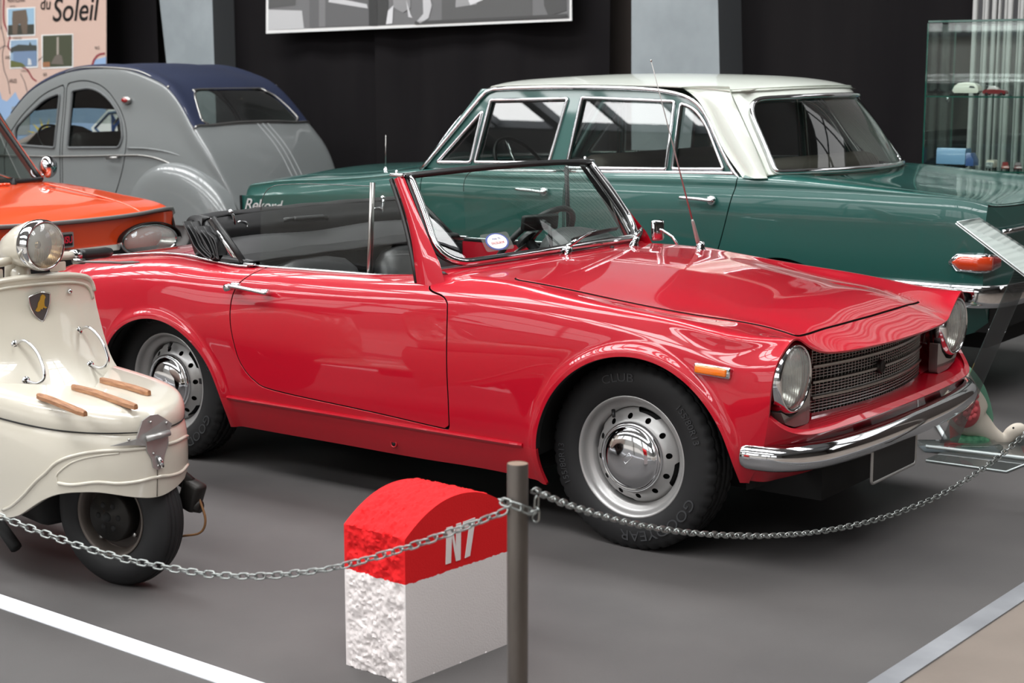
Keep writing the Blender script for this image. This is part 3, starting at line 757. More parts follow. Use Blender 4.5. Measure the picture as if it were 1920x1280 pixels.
# round the lower corners in true size
def rr_corner():
    pts = []
    for t in np.linspace(0, PI / 2, 9): pts.append((.25 + 1.05 * (1 - math.cos(t)) , .08 + .95 * (1 - math.sin(t))))
    left = pts; right = [(12 - a, b) for a, b in pts[::-1]]
    bot = [(u, .08) for u in np.linspace(1.3, 10.7, 24)][1:-1]
    return left[:] + bot + right
low = rr_corner()
sideL = [(.25, v) for v in np.linspace(2.94, 1.1, 12)]; sideR = [(11.75, v) for v in np.linspace(1.1, 2.94, 12)]
U_path = sideL + low + sideR
wscr = bpy.data.objects.new('windscreen', None); COL.objects.link(wscr); wscr.parent = red
wpoly = np.array(U_path)
pane = panel('screen_pane', WS, np.linspace(.2, 11.8, 60), np.linspace(.05, 2.97, 30), [lambda P, uv: poly_sdf(uv[:, 0], uv[:, 1], wpoly)], PANE_SCREEN, wscr, 1, hem=False)
path3 = np.array([ws(u, v) for u, v in U_path]); nout = np.array([.76, 0, .45])
MB().tube(path3 + nout * .010, .0125, 10, flat=(1, 1)).build('chrome_surround', CHROME, wscr)
inn = np.array([0, 0, .55 + .0]); ctr_ = path3.mean(0)
MB().tube([p + (ctr_ - p) / np.linalg.norm(ctr_ - p) * .014 + nout * .006 for p in path3], .006, 8).build('rubber_seal', BLACKTRIM, wscr)
MB().tube([p - (ctr_ - p) / np.linalg.norm(ctr_ - p) * .013 for p in path3], .005, 8).build('outer_seal', BLACKTRIM, wscr)
hd = [ws(u, 2.97) + np.array([-.006, 0, .006]) for u in np.linspace(.1, 11.9, 40)]
MB().tube(hd, .0135, 10, flat=(1.25, .8)).build('header_rail', BLACKTRIM, wscr)
for s in (0, 1):
    u0 = .1 if s == 0 else 11.9
    sg = -1 if s == 0 else 1; pts = [ws(u0, v) for v in np.linspace(-.0, 2.98, 14)]; pts[0] = pts[0] + np.array([.016, sg * .008, -.05])
    # body-coloured pillar outside the chrome, widening into the scuttle
    rings = []
    for k, p in enumerate(pts):
        w = .020 + .030 * (1 - k / 13) ** 2; q = p + np.array([-.010, sg * .012, 0])
        rings.append([q + np.array(o) for o in ((w * .55 + .028 * (1 - k / 13) ** 3, sg * -.004, .006), (.0, sg * .012, .004), (-w, sg * .010, -.004), (-w - .006, sg * -.008, -.008), (0, sg * -.016, -.004))])
    sharpen(MB().loft(rings).build('pillar', RED, wscr), 1.3)
    MB().tube([p + np.array([-.014, -sg * .016, -.002]) for k, p in enumerate(pts)], .017, 10, flat=(1, 1)).build('inner_trim', BLACKTRIM, wscr)
    MB().tube([p + np.array([-.050 - .018 * (1 - k / 13), sg * .012, -.006]) for k, p in enumerate(pts)], .008, 8).build('weather_strip', BLACKTRIM, wscr)
    MB().box(pts[-1] + np.array([-.022, sg * .008, .010]), (.055, .030, .012), None, .004).build('corner_cap', CHROME, wscr)
    MB().lathe([(.0, .014), (.005, .012), (.005, .0)], 12, 'z', pts[-1] + np.array([-.030, sg * .008, .012])).build('roof_peg', CHROME, wscr)
# fillet of body paint from scuttle up to the pane
foot = MB(); us = np.linspace(.35, 11.65, 60); rows = []
for k, (d, z) in enumerate(((.050, -.030), (.030, -.012), (.012, -.002), (-.03, .0))):
    rows.append([ws(u, .0) + np.array([d, 0, z - .004]) for u in us])
foot.loft(rows, False); sharpen(foot.build('scuttle_lip', RED, wscr), 1.2)
# tax sticker in the corner of the pane
sf = ws(1.9, .95); su = ws(2.9, .95) - sf; sv = ws(1.9, 1.5) - sf; su /= np.linalg.norm(su); sv /= np.linalg.norm(sv); sn = np.cross(su, sv); sn *= np.sign(sn[0])
stc = np.array([-.715, -.345, .850]); k_uv = min(((np.linalg.norm(ws(u, v) - stc), u, v) for u in np.linspace(1, 6, 26) for v in np.linspace(.1, 2, 20)))
f = frame3(ws(k_uv[1], k_uv[2]) + sn * .003, su, sv, sn)
stk = MB().prism(rounded([(-.062, -.034), (.062, -.034), (.062, .034), (-.062, .034)], .012), .001, f).build('sticker_film', glass('sticker_film', (235, 240, 238), 1.0, .08, (220, 220, 215)), wscr)
circ = lambda r, n=28, sx=1.5: [(sx * r * math.cos(t), r * math.sin(t)) for t in np.linspace(0, 2 * PI, n, endpoint=False)]
def disc(name, r, off, m): return MB().prism(circ(r), .0006, lambda a, b, c: f(a, b, c + off)).build(name, m, wscr)
disc('sticker_rim', .033, .0012, mat('sticker_blue', (66, 84, 150), .5)); disc('sticker_face', .028, .0020, WHITEFLAT)
lettering('sticker_text', 'EXCELSIOR', .012, mat('sticker_red', (176, 40, 44), .5), wscr, lambda a, b, c: f(a * .95, b - .006, .0032 + c), .0004)
lettering('sticker_text', 'MAI 75', .010, mat('sticker_blue2', (60, 76, 140), .5), wscr, lambda a, b, c: f(a * 1.2, b + .010, .0032 + c), .0004)
# interior mirror
mir = MB().box((0, 0, 0), (.022, .165, .058), None, .010); mo = mir.build('interior_mirror', BLACKTRIM, red, (-.775, .0, .905), (0, .12, math.radians(-14)))
MB().tube([(.0, 0, 0), (.045, .005, .0), (.075, .0, -.085)], .007, 8).build('stem', BLACKTRIM, mo)
MB().sphere((.02, 0, 0), .014, 12, 8).build('ball', BLACKTRIM, mo)
# wipers
def wiper(y, tip, bl):
    u0 = np.array([-.607, y, .806]); w = bpy.data.objects.new('wiper', None); COL.objects.link(w); w.parent = red; w.location = u0
    MB().lathe([(.022, -.012), (.016, .006), (.012, .012), (.012, .030), (.0, .033)], 16, 'z', R=rot_mat(0, .35, 0)).build('spindle', CHROME, w)
    a = np.array([0, 0, .028]); t = np.array(tip) - u0
    MB().tube([a, a + (t - a) * .28 + [.012, 0, .012], a + (t - a) * .7 + [.008, 0, .010], t], [.008, .007, .005, .004], 8).build('arm', CHROME, w)
    b0, b1 = np.array(bl[0]) - u0, np.array(bl[1]) - u0
    mid = (b0 + b1) / 2
    MB().tube([b0, b0 * .5 + mid * .5 + [.006, 0, .004], mid + [.008, 0, .006], b1 * .5 + mid * .5 + [.006, 0, .004], b1], .004, 6).build('blade_bridge', DARKMETAL, w)
    MB().tube([b0 - [.006, 0, .004], mid - [.005, 0, .003], b1 - [.006, 0, .004]], .004, 6, flat=(1, 1.6)).build('blade', BLACKTRIM, w)
def on_ws(px, py):     # where a photo pixel meets the pane
    best = None
    R = np.array([[math.cos(CAR_R[2]), -math.sin(CAR_R[2]), 0], [math.sin(CAR_R[2]), math.cos(CAR_R[2]), 0], [0, 0, 1]])
    d = R.T @ ray(px, py); o = R.T @ (np.array([0, 0, EYE]) - np.array([CAR_R[0], CAR_R[1], 0]))
    uv = np.array([(u, v) for u in np.linspace(0, 12, 97) for v in np.linspace(0, 3, 61)]); P = WS.P(uv) - o
    dist = np.linalg.norm(P - np.outer(P @ d / (d @ d), d), axis=1); return P[np.argmin(dist)] + o + np.array([.022, 0, .012])
wiper(-.075, on_ws(1108, 438), (on_ws(1066, 454), on_ws(1150, 433)))
wiper(.36, on_ws(1216, 420), (on_ws(1190, 450), on_ws(1222, 415)))
MB().lathe([(.010, -.004), (.009, .006), (.006, .012), (0, .013)], 12, 'z', (-.60, .20, .803)).build('washer_jet', DARKMETAL, red)
# aerial
AERS = mat('aerial_steel', (150, 147, 144), .3, .35)
ae = bpy.data.objects.new('aerial', None); COL.objects.link(ae); ae.parent = red; ae.location = (-.41, .50, .782)
d_a = np.array([-.101, -.20, .69]) ; d_a /= np.linalg.norm(d_a)
MB().lathe([(.022, -.006), (.020, .006), (.016, .012), (.018, .022), (.012, .036), (.0, .038)], 20, 'z').build('foot', CHROME, ae)
MB().tube([d_a * .03, d_a * .04, d_a * .115, d_a * .125], [.007, .0085, .006, .003], 10).build('sleeve', AERS, ae)
MB().tube([d_a * .12, d_a * .42, d_a * .425, d_a * .72], [.0032, .0028, .002, .0016], 8).build('rod', AERS, ae)
MB().sphere(d_a * .72, .004, 8, 6).build('tip', STEEL, ae)
# wing mirror on the far door
wm = bpy.data.objects.new('wing_mirror', None); COL.objects.link(wm); wm.parent = red; wm.location = (-.62, .655, .765)
MB().tube([(.035, .0, .0), (.0, .0, .045), (-.045, .0, .068), (-.055, 0, .070)], .0055, 8).build('arm', CHROME, wm)
MB().box((-.066, .0, .066), (.020, .052, .080), rot_mat(0, -.05, -.7), .010).build('mirror_shell', CHROME, wm)
MB().box((-.075, .008, .066), (.004, .044, .070), rot_mat(0, -.05, -.7), .001).build('mirror_glass', STEEL, wm)
# ---- doors: handle, capping, glass, post
def door_fit(s, door):
    y = s * .712; h = MB()
    f = frame3((-1.575, y, .690), (1, 0, 0), (0, 0, 1), (0, s, 0))
    h.box(f(.012, .004, .006), (.040, .020, .024), None, .007)
    h.lathe([(.0, 0), (.0125, 0), (.0125, .030), (.011, .034), (0, .034)], 20, 'y', (-1.583, y if s > 0 else y - .034, .688))
    pts = [f(.005, .004, .026), f(.03, .005, .028), f(.10, .0, .028), f(.165, -.006, .026), f(.170, -.008, .012)]
    h.tube(spl(pts, 24), [.010] * 6 + [.009] * 19, 10, flat=(1.0, .8))
    h.box(f(.158, -.006, .008), (.030, .022, .020), None, .006); h.build('door_handle', CHROME, door)
    xs = np.linspace(-1.575, -.76, 30)
    zt = lambda x: .748 + .012 * (x + 1.575) / .8
    MB().tube([(x, s * .606, zt(x) + .004) for x in xs], .0055, 8, flat=(1, 1)).build('waist_trim', CHROME, door)
    MB().tube([(x, s * .596, zt(x) + .002) for x in xs], .006, 8).build('waist_seal', BLACKTRIM, door)
    yb, yt = .594, .572
    Y = lambda z: s * (yb + (yt - yb) * (z - .75) / .31)
    o1 = rounded([(-1.566, .735), (-1.066, .745), (-1.062, 1.052), (-1.40, 1.048), (-1.568, 1.03)], [.01, .01, .005, .15, .11], 8)
    MB().add([(x, Y(z), z) for x, z in o1], [list(range(len(o1)))], 0, False).build('side_glass', PANE, door)
    edge = [(x, Y(z), z) for x, z in o1 if z > .76]
    MB().tube(edge, .0016, 5).build('glass_edge', mat('glass_edge', (70, 78, 76), .1, coat=1.0), door)
    MB().tube([(-1.054, Y(.74), .74), (-1.053, Y(1.064), 1.064)], .011, 8, flat=(1.0, .7)).build('window_post', STEEL if s < 0 else BLACKTRIM, door)
    o2 = [(-1.045, .745), (-.80, .758), (-.945, 1.062), (-1.045, 1.058)]
    MB().add([(x, Y(z), z) for x, z in o2], [[0, 1, 2, 3]], 0, False).build('quarter_glass', PANE, door)
    tr = MB().add([(x, s * .588, z) for x, z in ((-1.58, .33), (-.72, .33), (-.76, .742), (-1.58, .742))], [[0, 1, 2, 3]], 0, False)
    tr.build('door_lining', RED if s > 0 else VINYL, door)
door_fit(-1, door_near); door_fit(1, door_far)
# ---- cabin: tub, seats, dash, wheel
tub = MB()
pts = [(-2.06, .30), (-.66, .30)]
tub.box((-1.36, 0, .30), (1.45, 1.18, .02)); tub.box((-.66, 0, .52), (.02, 1.16, .44)); tub.box((-1.72, 0, .50), (.03, 1.16, .42)); tub.box((-1.9, 0, .705), (.36, 1.06, .02))
for s in (-1, 1): tub.box((-1.66, s * .585, .52), (.16, .01, .43))
tub.box((-1.25, 0, .36), (1.0, .16, .12), None, .03)
tub.build('cabin_tub', VINYL, red)
def seat(y):
    st = bpy.data.objects.new('seat', None); COL.objects.link(st); st.parent = red; st.location = (-1.36, y, .31)
    MB().box((.04, 0, .12), (.48, .47, .16), rot_mat(0, -.12, 0), .05, seg=4).build('cushion', VINYL, st)
    rings = []
    for z, w, d, xo in ((.10, .235, .075, -.17), (.22, .24, .075, -.195), (.32, .236, .068, -.215), (.39, .215, .056, -.232), (.425, .17, .042, -.242), (.440, .09, .022, -.248)):
        rings.append([(xo + d * sgn_pow(math.cos(t), .7), w * sgn_pow(math.sin(t), .6), z) for t in np.linspace(0, 2 * PI, 28, endpoint=False)])
    MB().loft(rings).build('backrest', VINYL, st)
def sgn_pow(v, p): return math.copysign(abs(v) ** p, v)
seat(-.29); seat(.29)
dsh = MB(); ys = np.linspace(-.585, .585, 25)
dsh.loft([[(-.665 - .09 * (y / .6) ** 2 * .9, y, .772), (-.78, y, .792), (-.845, y, .785), (-.865, y, .765), (-.85, y, .62), (-.70, y, .60)] for y in ys]); dsh.build('dashboard', VINYL, red)
bn = []
for x, sc in ((-.70, .62), (-.76, .92), (-.85, 1.0), (-.90, .96), (-.905, .85)):
    bn.append([(x, .33 + .165 * sc * math.cos(t), .775 + .085 * sc * max(math.sin(t), -.1)) for t in np.linspace(-.1, PI + .1, 22)])
MB().loft(bn, False).build('instrument_hood', VINYL2, red)
sw = bpy.data.objects.new('steering_wheel', None); COL.objects.link(sw); sw.parent = red; sw.location = (-1.04, .33, .775); sw.rotation_euler = (0, math.radians(-50), 0)
MB().tube([(.195 * math.cos(t), .195 * math.sin(t), 0) for t in np.linspace(0, 2 * PI, 64, endpoint=False)], .0115, 10, closed=True).build('wheel_rim', BLACKTRIM, sw)
for a in (0, 2.1, 4.2): MB().tube([(.02 * math.cos(a), .02 * math.sin(a), .02), (.19 * math.cos(a), .19 * math.sin(a), 0)], .008, 6, flat=(1.6, .6)).build('spoke', STEEL, sw)
MB().lathe([(.045, .03), (.045, .045), (.02, .055), (0, .056)], 20, 'z').build('horn_boss', VINYL, sw)
MB().tube([(0, 0, .02), (0, 0, -.30)], .02, 10).build('column', BLACKTRIM, sw)
# ---- folded soft top standing behind the seats
tp = bpy.data.objects.new('soft_top', None); COL.objects.link(tp); tp.parent = red; tp.location = (0, 0, 0)
# header board with its forward face, curved a little
ys = np.linspace(-.56, .56, 29)
MB().loft([[(-1.905 + .02 * (y / .56) ** 2, y, .905 - .010 * (y / .56) ** 2), (-1.885 + .02 * (y / .56) ** 2, y, .908 - .010 * (y / .56) ** 2), (-1.845, y, .815), (-1.87, y, .808)] for y in ys]).build('header_board', VINYL, tp)
MB().loft([[(-1.885, y, .83), (-1.80, y, .81 - .01 * math.cos(9 * y)), (-1.735 + .012 * math.sin(11 * y), y, .775), (-1.70, y, .72), (-1.70, y, .62), (-1.9, y, .62)] for y in ys], True).build('gathered_lining', VINYL2, tp)
# outer cloth bag draped behind the header, folded at the near and far ends
def fold(s):
    prof = [(-1.86, .905), (-1.925, .912), (-1.965, .895), (-1.972, .86), (-1.945, .80), (-1.925, .765), (-1.88, .752), (-1.78, .752), (-1.70, .750), (-1.63, .752), (-1.61, .765), (-1.64, .772), (-1.74, .775), (-1.83, .785), (-1.865, .81), (-1.885, .85), (-1.885, .885)]
    return prof
pr = spl(np.array(fold(1)), 68, True)
rings = []
for y in np.linspace(-.605, .605, 41):
    k = abs(y) / .605; w = .0015 * math.sin(25 * y)
    rings.append([(x if x > -1.80 else x - .05 * (1 - k ** 3) , y * (1 if x > -1.78 else .93), z + (w if z > .76 else 0)) for x, z in pr])
MB().loft(rings).build('cloth_bundle', VINYL, tp)
for k, (dx, dz, w) in enumerate(((.0, .0, .0), (.022, -.012, .006), (.05, -.02, .01), (.030, .0, .0))):
    fp = spl([(-1.935 + dx, .890 + dz), (-1.90 + dx, .84), (-1.872 + dx, .80), (-1.815 + dx, .765), (-1.79 + dx * .5, .775), (-1.83 + dx, .83), (-1.868 + dx, .875 + dz)], 26)
    MB().loft([[(x, -.610 + .004 * k, z), (x + .004, -.55, z + .002)] for x, z in fp], False).build('fold', VINYL2 if k % 2 else VINYL, tp)
    MB().tube([(x, -.612 + .004 * k, z) for x, z in fp], .003, 5).build('fold_hem', VINYL2, tp)
for s in (-1, 1):
    MB().tube([(-1.832, s * .575, .897), (-1.668, s * .598, .755)], .0135, 10, flat=(.55, 1.0)).build('cant_rail', CHROME, tp)
    MB().tube([(-1.812, s * .575, .905), (-1.640, s * .598, .758)], .012, 10).build('rail_seal', BLACKTRIM, tp)
    hk = MB().tube(spl([(-1.872, s * .43, .912), (-1.866, s * .425, .90), (-1.868, s * .42, .865), (-1.872, s * .425, .850), (-1.880, s * .46, .856)], 16), .006, 8)
    hk.sphere((-1.873, s * .431, .916), .011, 10, 8)
    hk.tube([(-1.866 + .004 * math.cos(t), s * .385 + .028 * math.cos(t), .862 + .017 * math.sin(t)) for t in np.linspace(0, 2 * PI, 20, endpoint=False)], .0042, 6, closed=True)
    hk.build('latch_hook', CHROME, tp)
gh = MB().tube(spl([(-1.842, -.185, .868), (-1.828, -.165, .872), (-1.822, -.07, .870), (-1.828, .03, .866), (-1.842, .055, .862)], 24), .010, 8); gh.build('grab_handle', BLACKTRIM, tp)
for k in range(26): pass
MB().tube([(-1.822 + (.004 if i % 2 else 0), -.15 + .16 * i / 40, .872 - .003 * i / 40) for i in range(41)], [.0115 if i % 2 else .0095 for i in range(41)], 8).build('ribbed_grip', BLACKTRIM, tp)
# chrome beading round the rear of the cockpit
def topz(x, y): 
    q = np.array([(u, v) for u in [x] for v in np.linspace(4, 11, 141)]); P = SB.P(q); i = np.argmin(np.abs(P[:, 1] - y)); return P[i][2]
bd = [(x, y) for x, y in ((-2.60, -.46), (-2.48, -.50), (-2.17, -.532), (-1.98, -.558), (-1.90, -.572), (-1.87, -.580), (-1.69, -.612), (-1.60, -.618))]
for s in (1, -1):
    MB().tube(spl([(x, s * y, topz(x, y) + .006) for x, y in bd], 60), .0065, 8, flat=(1.3, .8)).build('deck_beading', CHROME, red)
    MB().box((-1.598, -s * .612, .757), (.05, .02, .010), None, .003).build('beading_end', CHROME, red)
# ================================================================ green saloon with white roof
def part(parent, name, loc=(0, 0, 0), rot=(0, 0, 0)):
    o = bpy.data.objects.new(name, None); COL.objects.link(o); o.parent = parent; o.location = loc; o.rotation_euler = rot; return o
ME_TYRE2 = tyre_mesh(.30, .185, .155, 72, False); ME_RIM2 = MB().lathe([(.187, -.06), (.183, -.066), (.175, -.055), (.165, -.04), (.12, -.045), (.10, -.05), (.095, -.07), (.05, -.085), (0, -.088)], 40, 'y').mesh('rim', WHEELSILVER)
def plain_wheel(parent, x, y, z, flip):
    w = part(parent, 'wheel', (x, y, z), (0, 0, PI if flip else 0)); link('tyre', ME_TYRE2, w); link('rim', ME_RIM2, w); return w
gr_ = math.radians(143.8)
green = thing('saloon_car', 'dark green four-door saloon with white roof and chrome window frames', 'car', (.745, 8.548, 0), gr_)
def gst(x, zs, zt, z1, zc, yw=.765, bot=.22, xs=None):
    k = yw / .765
    return (x, [(.66 * k, bot), (.735 * k, bot + .10), (.760 * k, .48), (.768 * k, .62), (.768 * k, .74), (.763 * k, zs - .055), (.748 * k, zs), (.70 * k, zt), (.40 * k, z1), (0, zc)])
GST = [gst(-2.045, .885, .880, .866, .864, .735, .36), gst(-1.97, .900, .897, .882, .879, .755, .33), gst(-1.80, .910, .918, .902, .899, .763, .28), gst(-1.5, .916, .942, .930, .927), gst(-1.15, .919, .966, .962, .962), gst(-.85, .917, .972, .975, .975), gst(0, .908, .952, .955, .955), gst(.60, .903, .942, .945, .945), gst(.97, .900, .934, .94, .945), gst(1.30, .872, .896, .925, .935), gst(1.69, .842, .862, .895, .908), gst(2.01, .818, .838, .865, .88), gst(2.18, .795, .815, .838, .85, .76, .26), gst(2.25, .755, .775, .79, .80, .75, .30), gst(2.285, .69, .70, .70, .70, .735, .34)]
SG = Surf(full_grid(GST), [s[0] for s in GST])
GPIT = [(-1.22, 0), (-1.17, .4), (-1.02, .66), (-.85, .695), (.90, .695), (1.02, .62), (1.10, .3), (1.12, 0)]; GPIT = np.array(GPIT + [(x, -y) for x, y in GPIT[-2:0:-1]])
GARCH = [(1.36, .29, .35), (-1.12, .27, .34)]
def g_arch(P, uv):
    v = np.full(len(P), 9.0)
    for cx, cz, r in GARCH: v = np.where(np.abs(P[:, 1]) > .45, np.minimum(v, np.hypot(P[:, 0] - cx, P[:, 2] - cz) - r), v)
    return v
DR1 = rounded([(.955, .28), (.955, .99), (.055, .99), (.055, .28)], [.03, .02, .02, .03]); DR2 = rounded([(.045, .28), (.045, .99), (-.885, .99), (-.885, .93), (-.83, .70), (-.80, .60), (-.74, .45), (-.70, .28)], [.03, .02, .02, .02, .1, .1, .1, .03])
def gd(poly, s, g): return lambda P, uv: np.where(np.abs(P[:, 1]) > .5, poly_sdf(P[:, 0], P[:, 2], poly) * s - g, -9.0 if s > 0 else 9.0)
GU = np.linspace(-2.045, 2.285, 230); GV = np.linspace(0, 18, 109)
BON = rounded([(1.22, -.62), (2.20, -.60), (2.20, .60), (1.22, .62)], .06); BOOT = rounded([(-2.03, -.60), (-1.30, -.64), (-1.36, 0), (-1.30, .64), (-2.03, .60)], [.03, .05, .3, .05, .03])
gtop_ = lambda poly, s, g: (lambda P, uv: np.where((P[:, 2] > .84) & (np.abs(P[:, 1]) < .69), poly_sdf(P[:, 0], P[:, 1], poly) * s - g, -9.0 if s > 0 else 9.0))
panel('body_shell', SG, GU, GV, [g_arch, lambda P, uv: -poly_sdf(P[:, 0], P[:, 1], GPIT), gd(DR1, -1, .004), gd(DR2, -1, .004), gtop_(BOOT, -1, .003), gtop_(BON, -1, .003)], GREEN, green, 1, .015, hem_m=BLACKPART)
for s in (1, -1):
    vr = GV[GV > 10.9] if s > 0 else GV[GV < 7.1]
    for nm, poly, hx in (('front_door', DR1, .235), ('rear_door', DR2, -.70)):
        d = panel(nm, SG, np.linspace(-.92, .98, 150), vr, [gd(poly, 1, .003), lambda P, uv: -poly_sdf(P[:, 0], P[:, 1], GPIT)], GREEN, green, 1, .015, hem_m=BLACKPART)
        y = s * .772; f = frame3((hx, y, .850), (-1, 0, 0), (0, 0, 1), (0, s, 0))
        h = MB().tube(spl([f(-.085, .008, .004), f(-.078, .008, .026), f(0, .006, .030), f(.06, .002, .028), f(.085, .0, .018)], 20), [.006] * 5 + [.008] * 12 + [.013] * 4, 8)
        h.lathe([(.022, 0), (.022, .016), (.012, .022), (0, .022)], 16, 'y', f(.075, 0, 0)) if s > 0 else None
        h.build('door_handle', CHROME, d)
panel('boot_lid', SG, np.linspace(-2.04, -1.25, 60), GV[(GV > 5) & (GV < 13)], [gtop_(BOOT, 1, .003)], GREEN, green, 1, .012, .0015, .002, hem_m=BLACKPART)
panel('bonnet', SG, np.linspace(1.2, 2.24, 60), GV[(GV > 5) & (GV < 13)], [gtop_(BON, 1, .003)], GREEN, green, 1, .012, .0015, .002, hem_m=BLACKPART)
def closer(S, u, nv, ctr, name, m, parent, rev=False):
    ring = S.P(np.column_stack([np.full(61, u), np.linspace(0, nv, 61)])); mids = ring * .55 + np.array(ctr) * .45; mids[:, 0] = ctr[0]
    V = np.vstack([ring, mids, ctr]); F = [[i + 1, i, 61 + i, 62 + i] for i in range(60)] + [[62 + i, 61 + i, 122] for i in range(60)] + [[0, 60, 121, 61], [61, 121, 122]]
    if rev: F = [f[::-1] for f in F]
    return MB().add(V, F).build(name, m, parent)
closer(SG, -2.0445, 18, (-2.052, 0, .62), 'tail_panel', GREEN, green); closer(SG, 2.2845, 18, (2.31, 0, .52), 'nose_panel', GREEN, green, True)
MB().box((0, 0, .33), (3.9, .8, .2)).box((.1, 0, .30), (1.8, 1.38, .08)).box((-1.85, 0, .42), (.4, 1.3, .16)).build('underbody', BLACKPART, green)
for cx, cz, r in GARCH:
    for s in (-1, 1): MB().lathe([(r + .01, s * .73), (r + .02, s * .4), (.02, s * .4)], 32, 'y', (cx, 0, cz), a0=-.02, a1=PI + .02).build('wheel_housing', BLACKPART, green)
    for s in (-1, 1): plain_wheel(green, cx, s * .63, .30, s > 0)
# ---- greenhouse: side frames with window openings
def gside(x, t):      # t 0 at the waist .. 1 at the drip rail
    zb = .955 - .025 * (x - 0) if x < 0 else .955 - .022 * x
    zt = float(np.interp(x, [-1.0, -.80, -.70, -.60, -.46, -.23, .14, .57, .64, 1.0], [.99, 1.02, 1.21, 1.30, 1.335, 1.352, 1.355, 1.343, 1.33, .95]))
    return np.array([x, .708 - .088 * (zb + (1.35 - zb) * t - .955) / .395, zb + (1.36 - zb) * t])
SGS = Surf([[gside(x, t) for t in (0, .35, .7, 1.0)] for x in np.linspace(-1.05, 1.05, 9)], np.linspace(-1.05, 1.05, 9), [0, .35, .7, 1])
RAIL = spl([(.98, .925), (.80, 1.13), (.655, 1.295), (.60, 1.335), (.50, 1.347), (.14, 1.355), (-.23, 1.352), (-.44, 1.338), (-.57, 1.308), (-.655, 1.25), (-.74, 1.13), (-.83, 1.005), (-.90, .94)], 80)
OUT = np.vstack([RAIL, [(-.90, .90), (.98, .90)]])
W_V = rounded([(.885, .968), (.668, .974), (.632, 1.232)], .012); W_F = rounded([(.640, .976), (.182, .986), (.118, 1.300), (.590, 1.288)], .012)
W_R = rounded([(.075, .966), (-.49, .978), (-.49, 1.292), (.035, 1.306)], .012); W_Q = rounded([(-.525, .980), (-.795, .988), (-.675, 1.19), (-.60, 1.262), (-.525, 1.284)], [.012, .012, .08, .08, .012])
side_cl = [lambda P, uv: poly_sdf(P[:, 0], P[:, 2], OUT)] + [(lambda w: (lambda P, uv: -poly_sdf(P[:, 0], P[:, 2], w)))(w) for w in (W_V, W_F, W_R, W_Q)]
for s in (1, -1):
    fr = panel('window_frame', SGS, np.linspace(-1.0, 1.04, 160), np.linspace(0, 1, 50), side_cl, GREEN, green, -1, .02, mir=s < 0)
    def Y(x, z): return s * (.708 - .088 * (z - .955) / .395)
    for w, nm in ((W_V, 'vent_window'), (W_F, 'front_window'), (W_R, 'rear_window'), (W_Q, 'quarter_window')):
        g = MB().add([(x, Y(x, z) - s * .010, z) for x, z in w], [list(range(len(w)))], 0, False).build(nm, PANE_DARK, green)
        MB().tube([(x, Y(x, z) + s * .004, z) for x, z in w], .012, 8, closed=True, flat=(1, .8)).build('chrome_frame', CHROME, g)
    MB().tube([(x, Y(x, z) + s * .012, z) for x, z in RAIL], .0105, 8).build('drip_rail', CHROME, green)
    for x0, x1 in ((.96, .13), (.085, -.875)):
        MB().tube([(x, s * .716, .957 - .024 * x - .006) for x in np.linspace(x0, x1, 12)], .010, 8, flat=(.6, 1)).build('waist_strip', CHROME, green)
# ---- roof skin (white) and rear pillars
def roof_sec(x, ye, ze, zc, bow=0.0): return [(x + bow * abs(y) ** 2.2, y * ye, ze + (zc - ze) * (1 - abs(y) ** 2.4)) for y in np.linspace(-1, 1, 11)]
RST = [(.78, .585, 1.345, 1.366, -.13), (.70, .60, 1.352, 1.385, -.08), (.57, .615, 1.364, 1.400, -.03), (.14, .622, 1.372, 1.420), (-.25, .620, 1.370, 1.422), (-.60, .618, 1.360, 1.414, .02), (-.80, .614, 1.350, 1.400, .07), (-.92, .612, 1.345, 1.381, .14), (-.995, .612, 1.340, 1.360, .21)]
SR = Surf([roof_sec(*r) for r in RST], None, None)
panel('roof', SR, np.linspace(0, 8, 70), np.linspace(0, 10, 50), [], WHITEP, green, -1, .005)
for s in (1, -1):
    A = [(-.52, .608, 1.352), (-.615, .630, 1.312), (-.69, .648, 1.23), (-.79, .680, 1.09), (-.895, .712, .985), (-.92, .722, .955)]
    B = [(-.760, .598, 1.346), (-.790, .628, 1.31), (-.848, .656, 1.235), (-.945, .698, 1.10), (-1.015, .724, .99), (-1.035, .730, .955)]
    SCP = Surf([[np.array(a) * (1 - t) + np.array(b) * t + np.array([0, .012, 0]) * math.sin(PI * t) for a, b in zip(A, B)] for t in (0, .33, .67, 1)])
    panel('rear_pillar', SCP, np.linspace(0, 3, 16), np.linspace(0, 5, 30), [], WHITEP, green, 1, .02, mir=s < 0)
# ---- rear window and windscreen
def bow(zl, xc, yw, xe, ze, zc): return [(xc + (xe - xc) * abs(t) ** 2.2, t * yw, zc + (ze - zc) * abs(t) ** 2) for t in np.linspace(-1, 1, 13)]
rw0 = np.array(bow(0, -1.245, .728, -1.030, .968, .968)); rw1 = np.array(bow(0, -.985, .610, -.765, 1.340, 1.358))
SRW = Surf([[a * (1 - t) + b * t + np.array([-.018, 0, .012]) * math.sin(PI * t) * (1 - abs(k - 6) ** 4 / 1296) for t in (0, .33, .67, 1)] for k, (a, b) in enumerate(zip(rw0, rw1))])
RWP = rounded([(.28, .08), (11.72, .08), (11.66, 2.62), (.34, 2.62)], [.2, .2, .8, .8], 8)
panel('rear_surround', SRW, np.linspace(0, 12, 70), np.linspace(0, 3, 40), [lambda P, uv: -poly_sdf(uv[:, 0], uv[:, 1], RWP), lambda P, uv: P[:, 2] - .962], WHITEP, green, 1, .012)
rwp = panel('rear_screen', SRW, np.linspace(0, 12, 60), np.linspace(0, 3, 30), [lambda P, uv: poly_sdf(uv[:, 0], uv[:, 1], RWP)], PANE_DARK, green, 1, hem=False)
